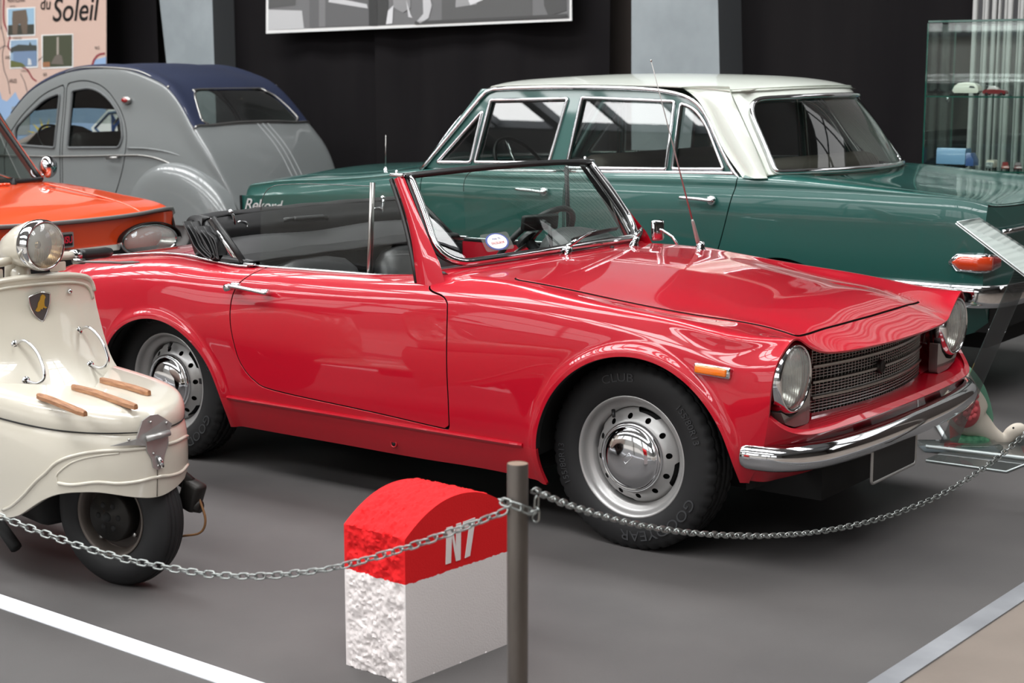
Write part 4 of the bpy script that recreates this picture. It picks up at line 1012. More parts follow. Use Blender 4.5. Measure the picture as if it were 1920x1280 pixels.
def dens(poly, n=8):
    out = []
    for i in range(len(poly)):
        a, b = poly[i - 1], poly[i]; k = max(1, int(np.linalg.norm(b - a) / .4))
        for q in range(k): out.append(a + (b - a) * q / k)
    return np.array(out)
MB().tube(SRW.P(dens(RWP)) + np.array([-.008, 0, .006]), .013, 8, closed=True).build('chrome_frame', CHROME, rwp)
fs0 = np.array(bow(0, 1.16, .69, .985, .938, .945)); fs1 = np.array(bow(0, .775, .585, .655, 1.335, 1.362))
SFW = Surf([[a * (1 - t) + b * t + np.array([.015, 0, .012]) * math.sin(PI * t) for t in (0, .33, .67, 1)] for a, b in zip(fs0, fs1)])
FWP = rounded([(.15, .08), (11.85, .08), (11.85, 2.93), (.15, 2.93)], [.25, .25, .5, .5], 8)
fwp = panel('windscreen', SFW, np.linspace(0, 12, 50), np.linspace(0, 3, 24), [lambda P, uv: poly_sdf(uv[:, 0], uv[:, 1], FWP)], PANE_DARK, green, 1, hem=False)
MB().tube(SFW.P(dens(FWP)), .013, 8, closed=True).build('chrome_frame', CHROME, fwp)
for s in (1, -1):
    MB().loft([[p + np.array(o) for o in ((.02, 0, 0), (0, s * .018, 0), (-.03, s * .012, 0), (-.03, -s * .02, 0))] for p in [np.array([.99, s * .70, .93]) * (1 - t) + np.array([.655, s * .605, 1.345]) * t for t in np.linspace(0, 1, 8)]]).build('front_pillar', GREEN, green)
# ---- inside: benches, dashboard, steering wheel, parcel shelf
SEATC = mat('brown_grey_upholstery', (92, 84, 78), .7)
def bench(x, nm):
    b = part(green, nm, (x, 0, .35))
    MB().box((.22, 0, .16), (.55, 1.25, .2), None, .06, seg=3).build('cushion', SEATC, b); MB().box((-.10, 0, .42), (.16, 1.25, .52), rot_mat(0, -.18, 0), .06, seg=3).build('backrest', SEATC, b)
bench(.12, 'front_bench'); bench(-.78, 'rear_bench')
MB().box((-1.02, 0, .955), (.3, 1.2, .02)).build('parcel_shelf', SEATC, green)
MB().box((.90, 0, .86), (.25, 1.3, .16), None, .04).build('dashboard', VINYL, green)
MB().box((0, 0, .42), (1.9, 1.36, .03)).build('cabin_floor', BLACKPART, green)
MB().loft([[(x, y * .58, 1.345 + .03 * (1 - y * y)) for y in np.linspace(-1, 1, 9)] for x in np.linspace(.6, -.85, 6)], False).build('headlining', mat('headlining', (150, 146, 138), .8), green)
sg = part(green, 'steering_wheel', (.60, .34, .92), (0, math.radians(-55), 0)); MB().tube([(.2 * math.cos(t), .2 * math.sin(t), 0) for t in np.linspace(0, 2 * PI, 40, endpoint=False)], .010, 8, closed=True).build('wheel_rim', BLACKTRIM, sg)
MB().tube([(-.2, 0, 0), (0, 0, -.03), (.2, 0, 0)], .008, 6).build('spoke', CHROME, sg)
mi = MB().box((.60, 0, 1.29), (.03, .2, .055), None, .012).build('rear_view_mirror', STEEL, green)
# ---- tail lamps, bumper, rear trim, script, aerial
for s in (1, -1):
    t = part(green, 'tail_lamp', (-1.985, s * .748, .643))
    oc = [(.072, .0), (.048, .030), (.0, .036), (-.060, .036)]
    def tl(a, b, c):     # wraps round the corner: a>0 forward along the flank, a<-.05 across the tail
        if a >= -.03: return (a, s * (.018 + c - .006), b)
        k = min(1, (-.03 - a) / .05); return (-.03 - .045 * math.sin(k * PI / 2) - (c * k), s * (.018 + c * (1 - k) - .04 * (1 - math.cos(k * PI / 2)) - max(0, -.08 - a)), b)
    def lamp(x0, x1, h, c0, c1, tip=False):
        xs_ = np.linspace(x0, x1, 18); rg = []
        for a in xs_:
            hh = h * min(1, max(.12, (x0 - a) / .035 + .12)) if tip else h
            hh *= 1 - .35 * max(0, (-.10 - a) / .12)
            rg.append([tl(a, -hh, c0), tl(a, -hh * .8, c1), tl(a, hh * .8, c1), tl(a, hh, c0)])
        return MB().loft(rg)
    lamp(.078, -.20, .042, .0, .012, True).build('bezel', CHROME, t)
    lamp(.060, -.085, .031, .010, .020, True).build('amber_lens', ORANGELENS, t); lamp(-.088, -.185, .030, .010, .019).build('red_lens', REDLENS, t)
rb = spl([(-1.520, .775, .505), (-1.770, .785, .505), (-1.950, .780, .505), (-2.070, .735, .505), (-2.125, .60, .505), (-2.145, .3, .505), (-2.150, 0, .505), (-2.145, -.3, .505), (-2.125, -.60, .505), (-2.070, -.735, .505), (-1.950, -.780, .505), (-1.770, -.785, .505)], 66); rings = []
for i, p in enumerate(rb):
    tt = rb[min(i + 1, len(rb) - 1)] - rb[max(i - 1, 0)]; nn = np.array([-tt[1], tt[0], 0]); nn /= np.linalg.norm(nn)
    rings.append([p + nn * a + np.array([0, 0, b]) for a, b in spl(np.array([(-.008, -.045), (.014, -.036), (.022, -.012), (.014, .008), (.022, .02), (.016, .038), (-.008, .042)]), 24, True)])
o = MB().loft(rings).build('rear_bumper', CHROME, green)
bm = bmesh.new(); bm.from_mesh(o.data); bmesh.ops.recalc_face_normals(bm, faces=bm.faces); bm.to_mesh(o.data); bm.free()
MB().tube([(-2.078, y, .765) for y in np.linspace(-.62, .62, 12)], .012, 8).build('boot_trim', CHROME, green)
lettering('script_badge', 'Rekord', .095, mat('silvered_script', (226, 228, 228), .3, .3), green, lambda a, b, c: np.array([2.095 - a * 1.05, .772 + c, .690 + b]), .004, shear=.35, spacing=.95)
av = part(green, 'aerial', (1.33, .60, .905)); MB().lathe([(.014, 0), (.010, .012), (.004, .02)], 12, 'z').build('foot', CHROME, av); MB().tube([(0, 0, .01), (-.004, 0, .19)], .0022, 6).build('rod', STEEL, av)
# ================================================================ grey round-backed car with canvas roof
def to_local(car, P):
    o = np.array([car[0], car[1], 0]); a = car[2]; d = np.asarray(P) - o
    return np.array([math.cos(a) * d[0] + math.sin(a) * d[1], -math.sin(a) * d[0] + math.cos(a) * d[1], d[2]])
def loc_plane(car, px, py, axis, val):
    """pixel ray meets the plane (axis=val) of a thing's own space"""
    R = np.array([[math.cos(car[2]), -math.sin(car[2]), 0], [math.sin(car[2]), math.cos(car[2]), 0], [0, 0, 1]])
    d = R.T @ ray(px, py); o = R.T @ (np.array([0, 0, EYE]) - np.array([car[0], car[1], 0])); return o + d * ((val - o[axis]) / d[axis])
CAR_C = (-2.169, 12.594, math.radians(145))
grey = thing('canvas_roof_car', 'grey small car with rounded back, navy canvas roof and bulging rear wings', 'car', (CAR_C[0], CAR_C[1], 0), CAR_C[2])
RX = [-.66, -.64, -.488, -.308, -.27, -.124, .036, .202, .429, .842, 1.15, 1.604, 1.813, 1.95]; RZ = [.42, .465, .767, .985, 1.01, 1.183, 1.317, 1.383, 1.442, 1.462, 1.434, 1.28, 1.097, .98]
xs = np.array([-.66, -.58, -.45, -.30, -.12, .05, .22, .45, .80, 1.15, 1.45, 1.65, 1.82, 1.95])
Bz = natural_basis(RX, xs) @ np.array(RZ); CST = []
for x, zr in zip(xs, np.interp(xs, RX, RZ) * .5 + Bz * .5):
    pts = []
    for f in (0, .17, .33, .46, .62, .80, 1.0):
        z = .30 + f * (zr - .30); y = .650 - .10 * max(0, (z - .78) / .68) ** 1.2 - (.03 if f == 0 else 0)
        if x < -.3: y -= .10 * ((-.3 - x) / .36) ** 2
        pts.append((y, z))
    ye = pts[-1][0]; pts += [(ye * .80, zr + .018), (ye * .4, zr + .030), (0, zr + .034)]
    CST.append((x, pts))
SC2 = Surf(full_grid(CST), xs)
WR = rounded([(1.095, .855), (1.085, 1.292), (.86, 1.322), (.656, 1.235), (.516, 1.097), (.478, .939), (.515, .872)], [.02, .03, .1, .1, .1, .05, .03], 6)
WF = rounded([(1.245, .852), (1.225, 1.272), (1.40, 1.225), (1.628, 1.075), (1.74, .985), (1.72, .862)], [.02, .03, .1, .1, .05, .03], 6)
DRR = rounded([(1.165, .38), (1.15, 1.345), (.95, 1.375), (.71, 1.322), (.514, 1.14), (.435, .98), (.452, .78), (.546, .55), (.66, .38)], [.02, .03, .12, .12, .12, .1, .1, .1, .03], 6)
DRF = rounded([(1.195, .38), (1.18, 1.340), (1.42, 1.265), (1.66, 1.10), (1.83, .92), (1.86, .75), (1.86, .38)], [.02, .03, .1, .1, .1, .1, .03], 6)
sdf_xz = lambda poly, s=1, g=0.0: (lambda P, uv: np.where(np.abs(P[:, 1]) > .42, poly_sdf(P[:, 0], P[:, 2], poly) * s - g, -9.0 if s > 0 else 9.0))
CU = np.linspace(-.66, 1.95, 170); CVv = np.linspace(0, 18, 121)
vsel = lambda a, b: CVv[(CVv >= a - 1e-6) & (CVv <= b + 1e-6)]
for s in (1, -1):
    vr = vsel(12, 18) if s > 0 else vsel(0, 6)
    panel('body_side', SC2, CU, vr, [sdf_xz(DRR, -1, .007), sdf_xz(DRF, -1, .007), lambda P, uv: np.hypot(P[:, 0] - (-.05), P[:, 2] - .30) - .28], GREY, grey, 1, .015, hem_m=BLACKPART)
    for nm, dp, wp in (('rear_door', DRR, WR), ('front_door', DRF, WF)):
        d = panel(nm, SC2, np.linspace(.40, 1.9, 130), vr, [sdf_xz(dp, 1, .004), sdf_xz(wp, -1, 0)], GREY, grey, 1, .015, hem_m=BLACKPART)
        P3 = []
        for x, z in wp:
            q = np.column_stack([np.full(40, x), np.linspace(12, 18, 40)]); pp = SC2.P(q); i = np.argmin(np.abs(pp[:, 2] - z)); P3.append((x, s * (abs(pp[i][1])), z))
        P3 = np.array(P3)
        MB().add(P3 - [0, s * .012, 0], [list(range(len(P3)))], 0, False).build('window_glass', PANE_DARK, d)
        MB().tube(P3 + [0, s * .003, 0], .010, 8, closed=True).build('window_rubber', mat('grey_window_rubber', (92, 95, 96), .5), d)
    bt = [(1.95, .775), (1.27, .785), (.422, .818), (.25, .82), (.078, .80), (-.12, .745), (-.304, .668), (-.46, .575), (-.60, .47)]
    MB().tube(spl([(x, s * (.655 - .10 * max(0, (-.3 - x) / .36) ** 2), z) for x, z in bt], 40), .007, 6).build('waist_bead', STEEL, grey)
    MB().tube(spl([(.42, s * .648, .872), (.22, s * .650, .874), (.02, s * .645, .858), (-.15, s * .640, .826), (-.27, s * .632, .795)], 24), .006, 6).build('hip_bead', GREY, grey)
    MB().tube([(.50, s * .66, .80), (.50, s * .69, .80), (.56, s * .69, .795), (.62, s * .675, .79)], .010, 6).build('door_handle', STEEL, grey)
    il = part(grey, 'side_repeater', (.455, s * .607, 1.225)); MB().sphere((0, 0, 0), (.05, .022, .03), 16, 8).build('bezel', STEEL, il); MB().sphere((.004, s * .010, 0), (.038, .020, .021), 16, 8).build('lens', REDLENS, il)
    # rear wing: a domed shell standing off the body
    C = []
    for th in np.linspace(math.radians(4), math.radians(176), 15):
        row = []
        for rf, y in ((1.04, .60), (1.02, .645), (1.0, .685), (.94, .722), (.82, .748), (.62, .757), (.42, .756), (.2, .752), (.03, .75)):
            ax = .47 if math.cos(th) > 0 else .60
            row.append((-.06 + ax * rf * math.cos(th), s * y, .31 + .46 * rf * math.sin(th)))
        C.append(row)
    panel('rear_wing', Surf(C), np.linspace(0, 14, 60), np.linspace(0, 8, 30), [lambda P, uv: P[:, 2] - .335], GREY, grey, 1 if s < 0 else -1, .015)
    MB().tube(spl([(x, s * (y_), z + .004) for x, y_, z in ((1.95, .575, .985), (1.813, .572, 1.10), (1.604, .563, 1.283), (1.15, .551, 1.437), (.842, .549, 1.465), (.429, .55, 1.445), (.202, .556, 1.386), (.036, .565, 1.32), (-.124, .588, 1.186), (-.27, .62, 1.012))], 60), .008, 6).build('roof_rail', STEEL if s > 0 else STEEL, grey)
RWIN = rounded([(-.40, 1.300), (.40, 1.300), (.515, 1.075), (.47, 1.045), (-.47, 1.045), (-.515, 1.075)], [.10, .10, .06, .06, .06, .06], 6)
cw = lambda s: (lambda P, uv: np.where(P[:, 0] < .30, poly_sdf(P[:, 1], P[:, 2], RWIN) * s, 9.0 if s < 0 else -9.0))
cv = panel('canvas_roof', SC2, CU, vsel(6, 12), [lambda P, uv: P[:, 0] + .268, lambda P, uv: 1.80 - P[:, 0], cw(-1)], NAVY, grey, 1, .012, off=.006)
panel('rear_window', SC2, CU[CU < .35], vsel(6, 12), [cw(1)], PANE_DARK, grey, 1, hem=False)
def on_canvas(y, z):
    q = np.array([(x, v) for x in np.linspace(-.30, .25, 56) for v in np.linspace(6, 12, 61)]); P = SC2.P(q); return P[np.argmin((P[:, 1] - y) ** 2 + (P[:, 2] - z) ** 2)]
MB().tube(spl([on_canvas(y, z) + np.array([-.006, 0, .006]) for y, z in RWIN[::2]], 60, True), .009, 6, closed=True).build('window_bead', STEEL, cv)
panel('boot_lid', SC2, CU[CU < -.2], vsel(6, 12), [lambda P, uv: -.272 - P[:, 0]], GREY, grey, 1, .012, off=.004)
panel('windscreen', SC2, np.linspace(1.78, 1.95, 12), vsel(6, 12), [lambda P, uv: P[:, 0] - 1.81], PANE_DARK, grey, 1, hem=False)
MB().tube([SC2.P(np.array([[-.27, v]]))[0] + np.array([-.006, 0, .008]) for v in np.linspace(6, 12, 30)], .010, 6).build('canvas_clamp', STEEL, grey)
for k, y0 in enumerate((-.02, -.075, -.13)):
    pts = []
    for x in np.linspace(-.28, -.62, 16):
        q = np.column_stack([np.full(601, x), np.linspace(6, 12, 601)]); P = SC2.P(q); i = np.argmin(np.abs(P[:, 1] - (y0 + .22 * (x + .28)))); pts.append(P[i] + np.array([-.005, 0, .005]))
    MB().tube(pts, .004, 5).build('boot_stripe', mat('pale_stripe', (160, 163, 163), .4), grey)
closer(SC2, -.6595, 18, (-.67, 0, .36), 'tail_panel', GREY, grey)
for x, z in ((.036, 1.325), (-.25, 1.03)):
    for s in (1, -1): MB().sphere((x, s * .572, z), .012, 8, 6).build('canvas_stud', STEEL, grey)
# bonnet, front wings and lamps (ahead of the picture's edge)
MB().loft([[(x, y * w, zb + (zt - zb) * (1 - abs(y) ** 3)) for y in np.linspace(-1, 1, 13)] for x, w, zb, zt in ((1.9, .58, .55, 1.0), (2.1, .50, .52, .95), (2.4, .40, .48, .87), (2.62, .30, .45, .76), (2.72, .24, .42, .60), (2.74, .2, .38, .45))], False).build('bonnet', GREY, grey)
for s in (1, -1):
    MB().loft([[(2.35 + .42 * r * math.cos(t), s * y, .30 + .40 * r * math.sin(t)) for t in np.linspace(.1, PI - .1, 20)] for r, y in ((1, .36), (1.02, .50), (.98, .62), (.85, .70), (.62, .71))], False).build('front_wing', GREY, grey)
    hl = part(grey, 'headlamp', (2.45, s * .47, .86)); MB().lathe([(0, -.12), (.05, -.1), (.085, -.03), (.09, .02), (.08, .03)], 24, 'x').build('shell', GREY, hl); MB().lathe([(.082, .025), (.05, .04), (0, .045)], 24, 'x').build('lens', CLEARLENS, hl)
    plain_wheel(grey, 2.35, s * .60, .30, s > 0); plain_wheel(grey, -.05, s * .60, .30, s > 0)
    plain = None
MB().box((.9, 0, .30), (2.9, 1.1, .12)).build('underbody', BLACKPART, grey)
for x, nm in ((.35, 'rear_seat'), (1.25, 'front_seat')):
    st = part(grey, nm, (x, 0, .40)); MB().box((.2, 0, .12), (.45, 1.05, .14), None, .05).build('cushion', VINYL2, st); MB().box((-.05, 0, .36), (.12, 1.05, .42), rot_mat(0, -.2, 0), .05).build('backrest', VINYL2, st)
MB().tube([(1.62 + .11 * math.cos(t), .30 + .17 * math.sin(t) , .88 + .13 * math.cos(t)) for t in np.linspace(0, 2 * PI, 30, endpoint=False)], .010, 6, closed=True).build('steering_wheel', BLACKTRIM, grey)

# ================================================================ orange saloon behind the scooter
CAR_N = (-2.08, 7.6, math.radians(-36))
orange = thing('rear_engine_saloon', 'orange small saloon with oval chrome headlamps and red lettered badge', 'car', (CAR_N[0], CAR_N[1], 0), CAR_N[2])
def nst(x, a, b, c, d): return (x, [(.66, .30), (.715, .42), (.735, .56), (.735, .67), (.715, a), (.655, b), (.40, c), (0, d)])
NST = [nst(-3.6, .70, .72, .73, .73), nst(-3.45, .78, .81, .82, .825), nst(-3.0, .80, .84, .855, .86), nst(-2.2, .81, .855, .87, .875), nst(-1.4, .815, .86, .875, .88), nst(-.80, .812, .848, .863, .87), nst(-.35, .782, .806, .815, .82), nst(-.15, .762, .784, .788, .79),
       (0, [(-.07, .64, .30), (-.055, .70, .42), (-.050, .722, .56), (-.052, .722, .67), (-.055, .705, .735), (-.030, .645, .757), (0, .40, .744), (.008, 0, .738)])]
SN = Surf(full_grid(NST), [s[0] for s in NST])
NPIT = rounded([(-.95, -.60), (-.80, -.3), (-.78, 0), (-.80, .3), (-.95, .60), (-2.75, .60), (-2.9, 0), (-2.75, -.60)], .08)
NBON = rounded([(-.72, -.56), (-.006, -.585), (.03, 0), (-.006, .585), (-.72, .56)], [.05, .01, .3, .01, .05])
nb = lambda s, g: (lambda P, uv: np.where((P[:, 2] > .70) & (np.abs(P[:, 1]) < .66), poly_sdf(P[:, 0], P[:, 1], NBON) * s - g, -9.0 if s > 0 else 9.0))
NU = np.concatenate([np.linspace(-3.6, -1, 70, endpoint=False), np.linspace(-1, 0, 80)]); NV = np.linspace(0, 14, 99)
narch = lambda P, uv: np.where(np.abs(P[:, 1]) > .45, np.minimum(np.hypot(P[:, 0] + .66, P[:, 2] - .28) - .31, np.hypot(P[:, 0] + 2.91, P[:, 2] - .28) - .31), 9.0)
panel('body_shell', SN, NU, NV, [narch, lambda P, uv: -poly_sdf(P[:, 0], P[:, 1], NPIT), nb(-1, .003)], ORANGE, orange, 1, .012, hem_m=BLACKPART)
panel('boot_lid', SN, np.linspace(-.75, 0, 60), NV[(NV > 4) & (NV < 10)], [nb(1, .003)], ORANGE, orange, 1, .012, off=.002, hem_m=BLACKPART)
for s in (1, -1):   # pressed ridges
    MB().tube(spl([(-.70, s * .44, .868), (-.45, s * .46, .836), (-.20, s * .47, .800), (-.08, s * .475, .772), (-.01, s * .475, .745)], 24), .010, 6, flat=(1, .5)).build('pressed_ridge', ORANGE, orange)
# front panel below the lip
FR = [[(-.095, -.700, .30), (-.085, -.712, .56), (-.052, -.715, .735)], [(-.085, -.62, .30), (-.070, -.63, .56), (-.028, -.64, .742)], [(-.06, -.35, .30), (-.045, -.35, .56), (-.002, -.35, .738)], [(-.05, 0, .30), (-.038, 0, .56), (.004, 0, .734)]]
FR = FR + [[(a, -b, c) for a, b, c in col] for col in FR[-2::-1]]
SFN = Surf(FR); panel('front_panel', SFN, np.linspace(0, 6, 60), np.linspace(0, 2, 20), [], ORANGE, orange, 1, .01)
def nf(y, z, d=0.0):
    q = np.array([(u, v) for u in np.linspace(0, 6, 121) for v in np.linspace(0, 2, 41)]); P = SFN.P(q); p = P[np.argmin((P[:, 1] - y) ** 2 + (P[:, 2] - z) ** 2)]; return np.array([p[0] + d, y, z])
lipn = SN.P(np.column_stack([np.full(60, 0.0), np.linspace(3.8, 10.2, 60)])) + np.array([.008, 0, .002])
MB().tube(lipn, .0085, 8, flat=(1.4, .8)).build('lip_moulding', ALU, orange)
bandn = MB(); ys = np.linspace(-.34, .34, 20); bandn.loft([[nf(y, .578, .004), nf(y, .578, .010), nf(y, .606, .010), nf(y, .606, .004)] for y in ys]); sharpen(bandn.build('white_band', WHITEP, orange))
bb = MB(); bb.loft([[nf(y, .44, .004), nf(y, .44, .012), nf(y, .576, .012), nf(y, .576, .004)] for y in np.linspace(-.66, .66, 24)]); sharpen(bb.build('black_grille_band', BLACKTRIM, orange))
bdg = part(orange, 'badge', nf(-.010, .655, .012))
MB().prism(rounded([(-.047, -.036), (.047, -.036), (.047, .036), (-.047, .036)], .006), .012, frame3((0, 0, 0), (0, 1, 0), (0, 0, 1), (1, 0, 0))).build('badge_frame', ALU, bdg)
MB().prism(rounded([(-.034, -.027), (.034, -.027), (.034, .027), (-.034, .027)], .004), .003, frame3((.012, .004, 0), (0, 1, 0), (0, 0, 1), (1, 0, 0))).build('badge_field', PLATEBLACK, bdg)
lettering('badge_letters', 'NSU', .046, mat('badge_red', (214, 40, 62), .4), bdg, lambda a, b, c: np.array([.0165 + c, .004 + a * .72, b * 1.0]), .002)
for s in (1, -1):
    h = part(orange, 'headlamp', nf(s * .512, .612, .0))
    def oval(k, x, n=44): return [(x, .185 * k * math.cos(t), .085 * (k + (k - 1) * .7 * (k > .85)) * math.sin(t)) for t in np.linspace(0, 2 * PI, n, endpoint=False)]
    MB().loft([oval(.98, -.03), oval(1.0, .03), oval(.98, .045), oval(.93, .050), oval(.90, .042)], True, False).build('chrome_rim', CHROME, h)
    MB().loft([oval(.90, .042), oval(.80, .058), oval(.5, .072), oval(.2, .077), oval(.02, .078)], True, False).build('lens', LENS_GLASS, h)
    MB().loft([oval(.91, .04), oval(.7, -.01), oval(.4, -.04), oval(.05, -.05)], True, False).build('reflector', REFLECTOR, h)
    vis = MB().loft([[p + np.array(d_) for p in [np.array(oval(1.02, .02)[i]) for i in range(0, 23)]] for d_ in ((0, 0, 0), (.035, 0, .004), (.045, 0, .001), (.04, 0, -.004))], False); vis.build('visor', BLACKTRIM, h)
# screen, pillars, roof
nb0 = [np.array([-.78 - .16 * abs(t) ** 2, t * .60, .872]) for t in np.linspace(-1, 1, 9)]; nb1 = [np.array([-1.17 - .10 * abs(t) ** 2, t * .52, 1.315 - .03 * t * t]) for t in np.linspace(-1, 1, 9)]
SNW = Surf([[a * (1 - t) + b * t for t in (0, .5, 1)] for a, b in zip(nb0, nb1)])
panel('windscreen', SNW, np.linspace(0, 8, 30), np.linspace(0, 2, 12), [], PANE_DARK, orange, 1, hem=False)
MB().tube([SNW.P(np.array([[u, 0.0]]))[0] + np.array([.004, 0, .0]) for u in np.linspace(0, 8, 30)], .014, 8).build('screen_rubber', BLACKTRIM, orange)
for s in (0, 8):
    pp = [SNW.P(np.array([[s, v]]))[0] for v in np.linspace(0, 2, 10)]; sg_ = -1 if s == 0 else 1
    MB().tube(pp, .012, 8).build('pillar_rubber', BLACKTRIM, orange)
    MB().loft([[p + np.array(o) for o in ((.0, sg_ * .012, 0), (-.02, sg_ * .04, 0), (-.06, sg_ * .035, -.01), (-.05, 0, -.01))] for p in pp]).build('pillar', ORANGE, orange)
    MB().tube([p + np.array([-.075, sg_ * .03, -.01]) for p in pp], .010, 6).build('pillar_trim', STEEL, orange)
RNS = [(-1.15, .50, 1.305, 1.335), (-1.3, .555, 1.315, 1.355), (-1.9, .575, 1.32, 1.365), (-2.4, .565, 1.305, 1.35), (-2.62, .52, 1.27, 1.31)]
panel('roof', Surf([roof_sec(*r) for r in RNS]), np.linspace(0, 4, 40), np.linspace(0, 10, 30), [], ORANGE, orange, -1, .02)
for s in (1, -1):
    MB().add([(-.95, s * .615, .865), (-2.85, s * .615, .865), (-2.5, s * .565, 1.30), (-1.28, s * .555, 1.30)], [[0, 1, 2, 3]], 0, False).build('side_glass', PANE_DARK, orange)
    for xa, xb in ((-1.85, -1.85), (-2.88, -2.55), (-2.72, -2.42)): MB().tube([(xa, s * .618, .865), (xb, s * .568, 1.31)], .022, 6).build('side_pillar', ORANGE, orange)
    MB().tube([(-.97, s * .615, .862), (-1.26, s * .575, 1.24)], .010, 6).build('quarter_post', BLACKTRIM, orange)
    for x in (-.66, -2.91): plain_wheel(orange, x, s * .60, .30, s > 0)
    for cx in (-.66, -2.91): MB().lathe([(.315, s * .68), (.32, s * .38), (.02, s * .38)], 28, 'y', (cx, 0, .28), a0=-.02, a1=PI + .02).build('wheel_housing', BLACKPART, orange)
MB().add([(-2.58, -.52, 1.28), (-2.58, .52, 1.28), (-2.9, .58, .87), (-2.9, -.58, .87)], [[0, 1, 2, 3]], 0, False).build('rear_screen', PANE_DARK, orange)
closer(SN, -3.5995, 14, (-3.65, 0, .5), 'tail_panel', ORANGE, orange)
MB().box((-1.8, 0, .30), (3.3, .75, .16)).box((-1.8, 0, .42), (1.8, 1.25, .03)).build('underbody', BLACKPART, orange)
for x in (-1.75, -2.45): MB().box((x, 0, .70), (.14, 1.05, .45), rot_mat(0, -.2, 0), .05).build('seat_back', VINYL, orange)
MB().box((-.98, 0, .83), (.2, 1.1, .1), None, .03).build('dashboard', VINYL, orange)
lv = MB()
for i in range(16):
    y = -.15 + i * .026; lv.box((-.735 - .05 * (y / .5) ** 2, y, .874), (.05, .010, .010), rot_mat(.5, 0, 0), .003)
tag(lv.build('scuttle_louvres', ORANGE, orange), kind='stuff')
wpn = part(orange, 'wiper', (-.80, .32, .885)); MB().lathe([(.018, -.02), (.014, .01), (0, .014)], 12, 'z').build('spindle', BLACKTRIM, wpn)
MB().tube([(0, 0, .01), (.01, -.04, .02), (-.05, -.22, .09)], .006, 6).build('arm', STEEL, wpn); MB().tube([(-.03, -.06, .05), (-.06, -.42, .09)], .005, 6).build('blade', BLACKTRIM, wpn)
# round mirror on the door
mm = part(orange, 'door_mirror', (-1.00, .67, .90)); MB().sphere((0, .03, .03), (.045, .05, .06), 16, 10).build('shell', CHROME, mm); MB().tube([(0, -.03, -.02), (0, .02, .0)], .01, 6).build('stem', CHROME, mm)
# ================================================================ cream scooter with a luggage box over the front wheel
CAR_S = (-1.10, 4.45, math.radians(-48))
scoot = thing('motor_scooter', 'cream vintage scooter with wooden-slatted luggage box over its front wheel', 'scooter', (CAR_S[0], CAR_S[1], 0), CAR_S[2])
# plan of the box: half outline from the tail (s=0) round to the nose (s=1)
BOXH = np.array([(-.46, .250), (-.36, .248), (-.22, .240), (-.08, .222), (.04, .188), (.125, .138), (.180, .075), (.205, 0)])
plan = np.vstack([BOXH * [1, -1], (BOXH[:-1])[::-1]])          # near side (y<0) -> nose -> far side
ns = len(plan)
def ring(z, grow, dx=0.0): 
    c = np.array([-.12, 0]); return [((p[0] - c[0]) * (1 + grow * 1.1) + c[0] + dx, p[1] * (1 + grow), z) for p in plan]
# tub: bottom edge dips fore and aft and arches over the wheel
LV = [(.10, -.10), (.20, -.035), (.30, .005), (.36, .02), (.42, .018), (.455, .0), (.470, -.02)]
SB_ = Surf([[ring(z, g)[i] for z, g in LV] for i in range(ns)])
tt = np.linspace(0, ns - 1, 150)
GRID_UV = np.array([(i, v) for i in np.linspace(0, ns - 1, 260) for v in np.linspace(0, 6, 110)]); GRID_P = SB_.P(GRID_UV); GRID_N = SB_.N(GRID_UV)
RS = np.array([[math.cos(CAR_S[2]), -math.sin(CAR_S[2]), 0], [math.sin(CAR_S[2]), math.cos(CAR_S[2]), 0], [0, 0, 1]])
def tub_uv(px, py):
    """surface coordinates of the box under a photo pixel"""
    d = RS.T @ ray(px, py); d /= np.linalg.norm(d); o = RS.T @ (np.array([0, 0, EYE]) - np.array([CAR_S[0], CAR_S[1], 0])); Pq = GRID_P - o
    e = np.linalg.norm(Pq - np.outer(Pq @ d, d), axis=1) + np.where(GRID_N @ d > 0.05, 1.0, 0); return GRID_UV[np.argmin(e)]
EDGE = np.array([tub_uv(x, y) for x, y in ((27, 970), (58, 952), (89, 930), (116, 922), (147, 920), (187, 921), (232, 929), (268, 933), (292, 932))])
mid_ = (ns - 1) / 2
ez = SB_.P(EDGE)[:, 2]; eu = np.minimum(EDGE[:, 0], mid_)
ei = np.concatenate([[0], eu, ns - 1 - eu[::-1], [ns - 1]]); ezz = np.concatenate([[ez[0] - .05], ez, ez[::-1], [ez[0] - .05]])
od = np.argsort(ei, kind='stable'); ei, ezz = ei[od], ezz[od]
ZBu = lambda u: np.convolve(np.pad(np.interp(np.linspace(0, ns - 1, 301), ei, ezz), 8, 'edge'), np.ones(17) / 17, 'valid')[np.clip((u / (ns - 1) * 300).astype(int), 0, 300)]
tub_ = panel('luggage_box', SB_, tt, np.linspace(0, 6, 60), [lambda P, uv: P[:, 2] - np.interp(uv[:, 0], np.linspace(0, ns - 1, 301), ZBu(np.linspace(0, ns - 1, 301)))], CREAM, scoot, 1, .012, .003)
def on_tub(i, z):
    vv = np.linspace(0, 6, 61); P = SB_.P(np.column_stack([np.full(61, i), vv])); return SB_.P(np.array([[i, np.interp(z, P[:, 2], vv)]]))[0]
def bead(pix, r=.005, mirror=True):
    q = np.array([tub_uv(x, y) for x, y in pix]); q[:, 0] = np.minimum.accumulate(q[::-1, 0])[::-1] if q[0, 0] < q[-1, 0] else q[:, 0]
    if mirror: q = q[q[:, 0] <= mid_]; q = np.vstack([q, [[mid_, q[-1, 1]]], np.column_stack([ns - 1 - q[::-1, 0], q[::-1, 1]])])
    MB().tube(SB_.P(spl(q, 110)), r, 8, flat=(1, 1)).build('pressed_bead', CREAM, scoot)
bead([(6, 956), (27, 945), (54, 919), (80, 890), (107, 868), (143, 852), (187, 845), (241, 843), (280, 838)])
bead([(107, 905), (134, 908), (179, 904), (223, 906), (259, 902), (286, 895)])
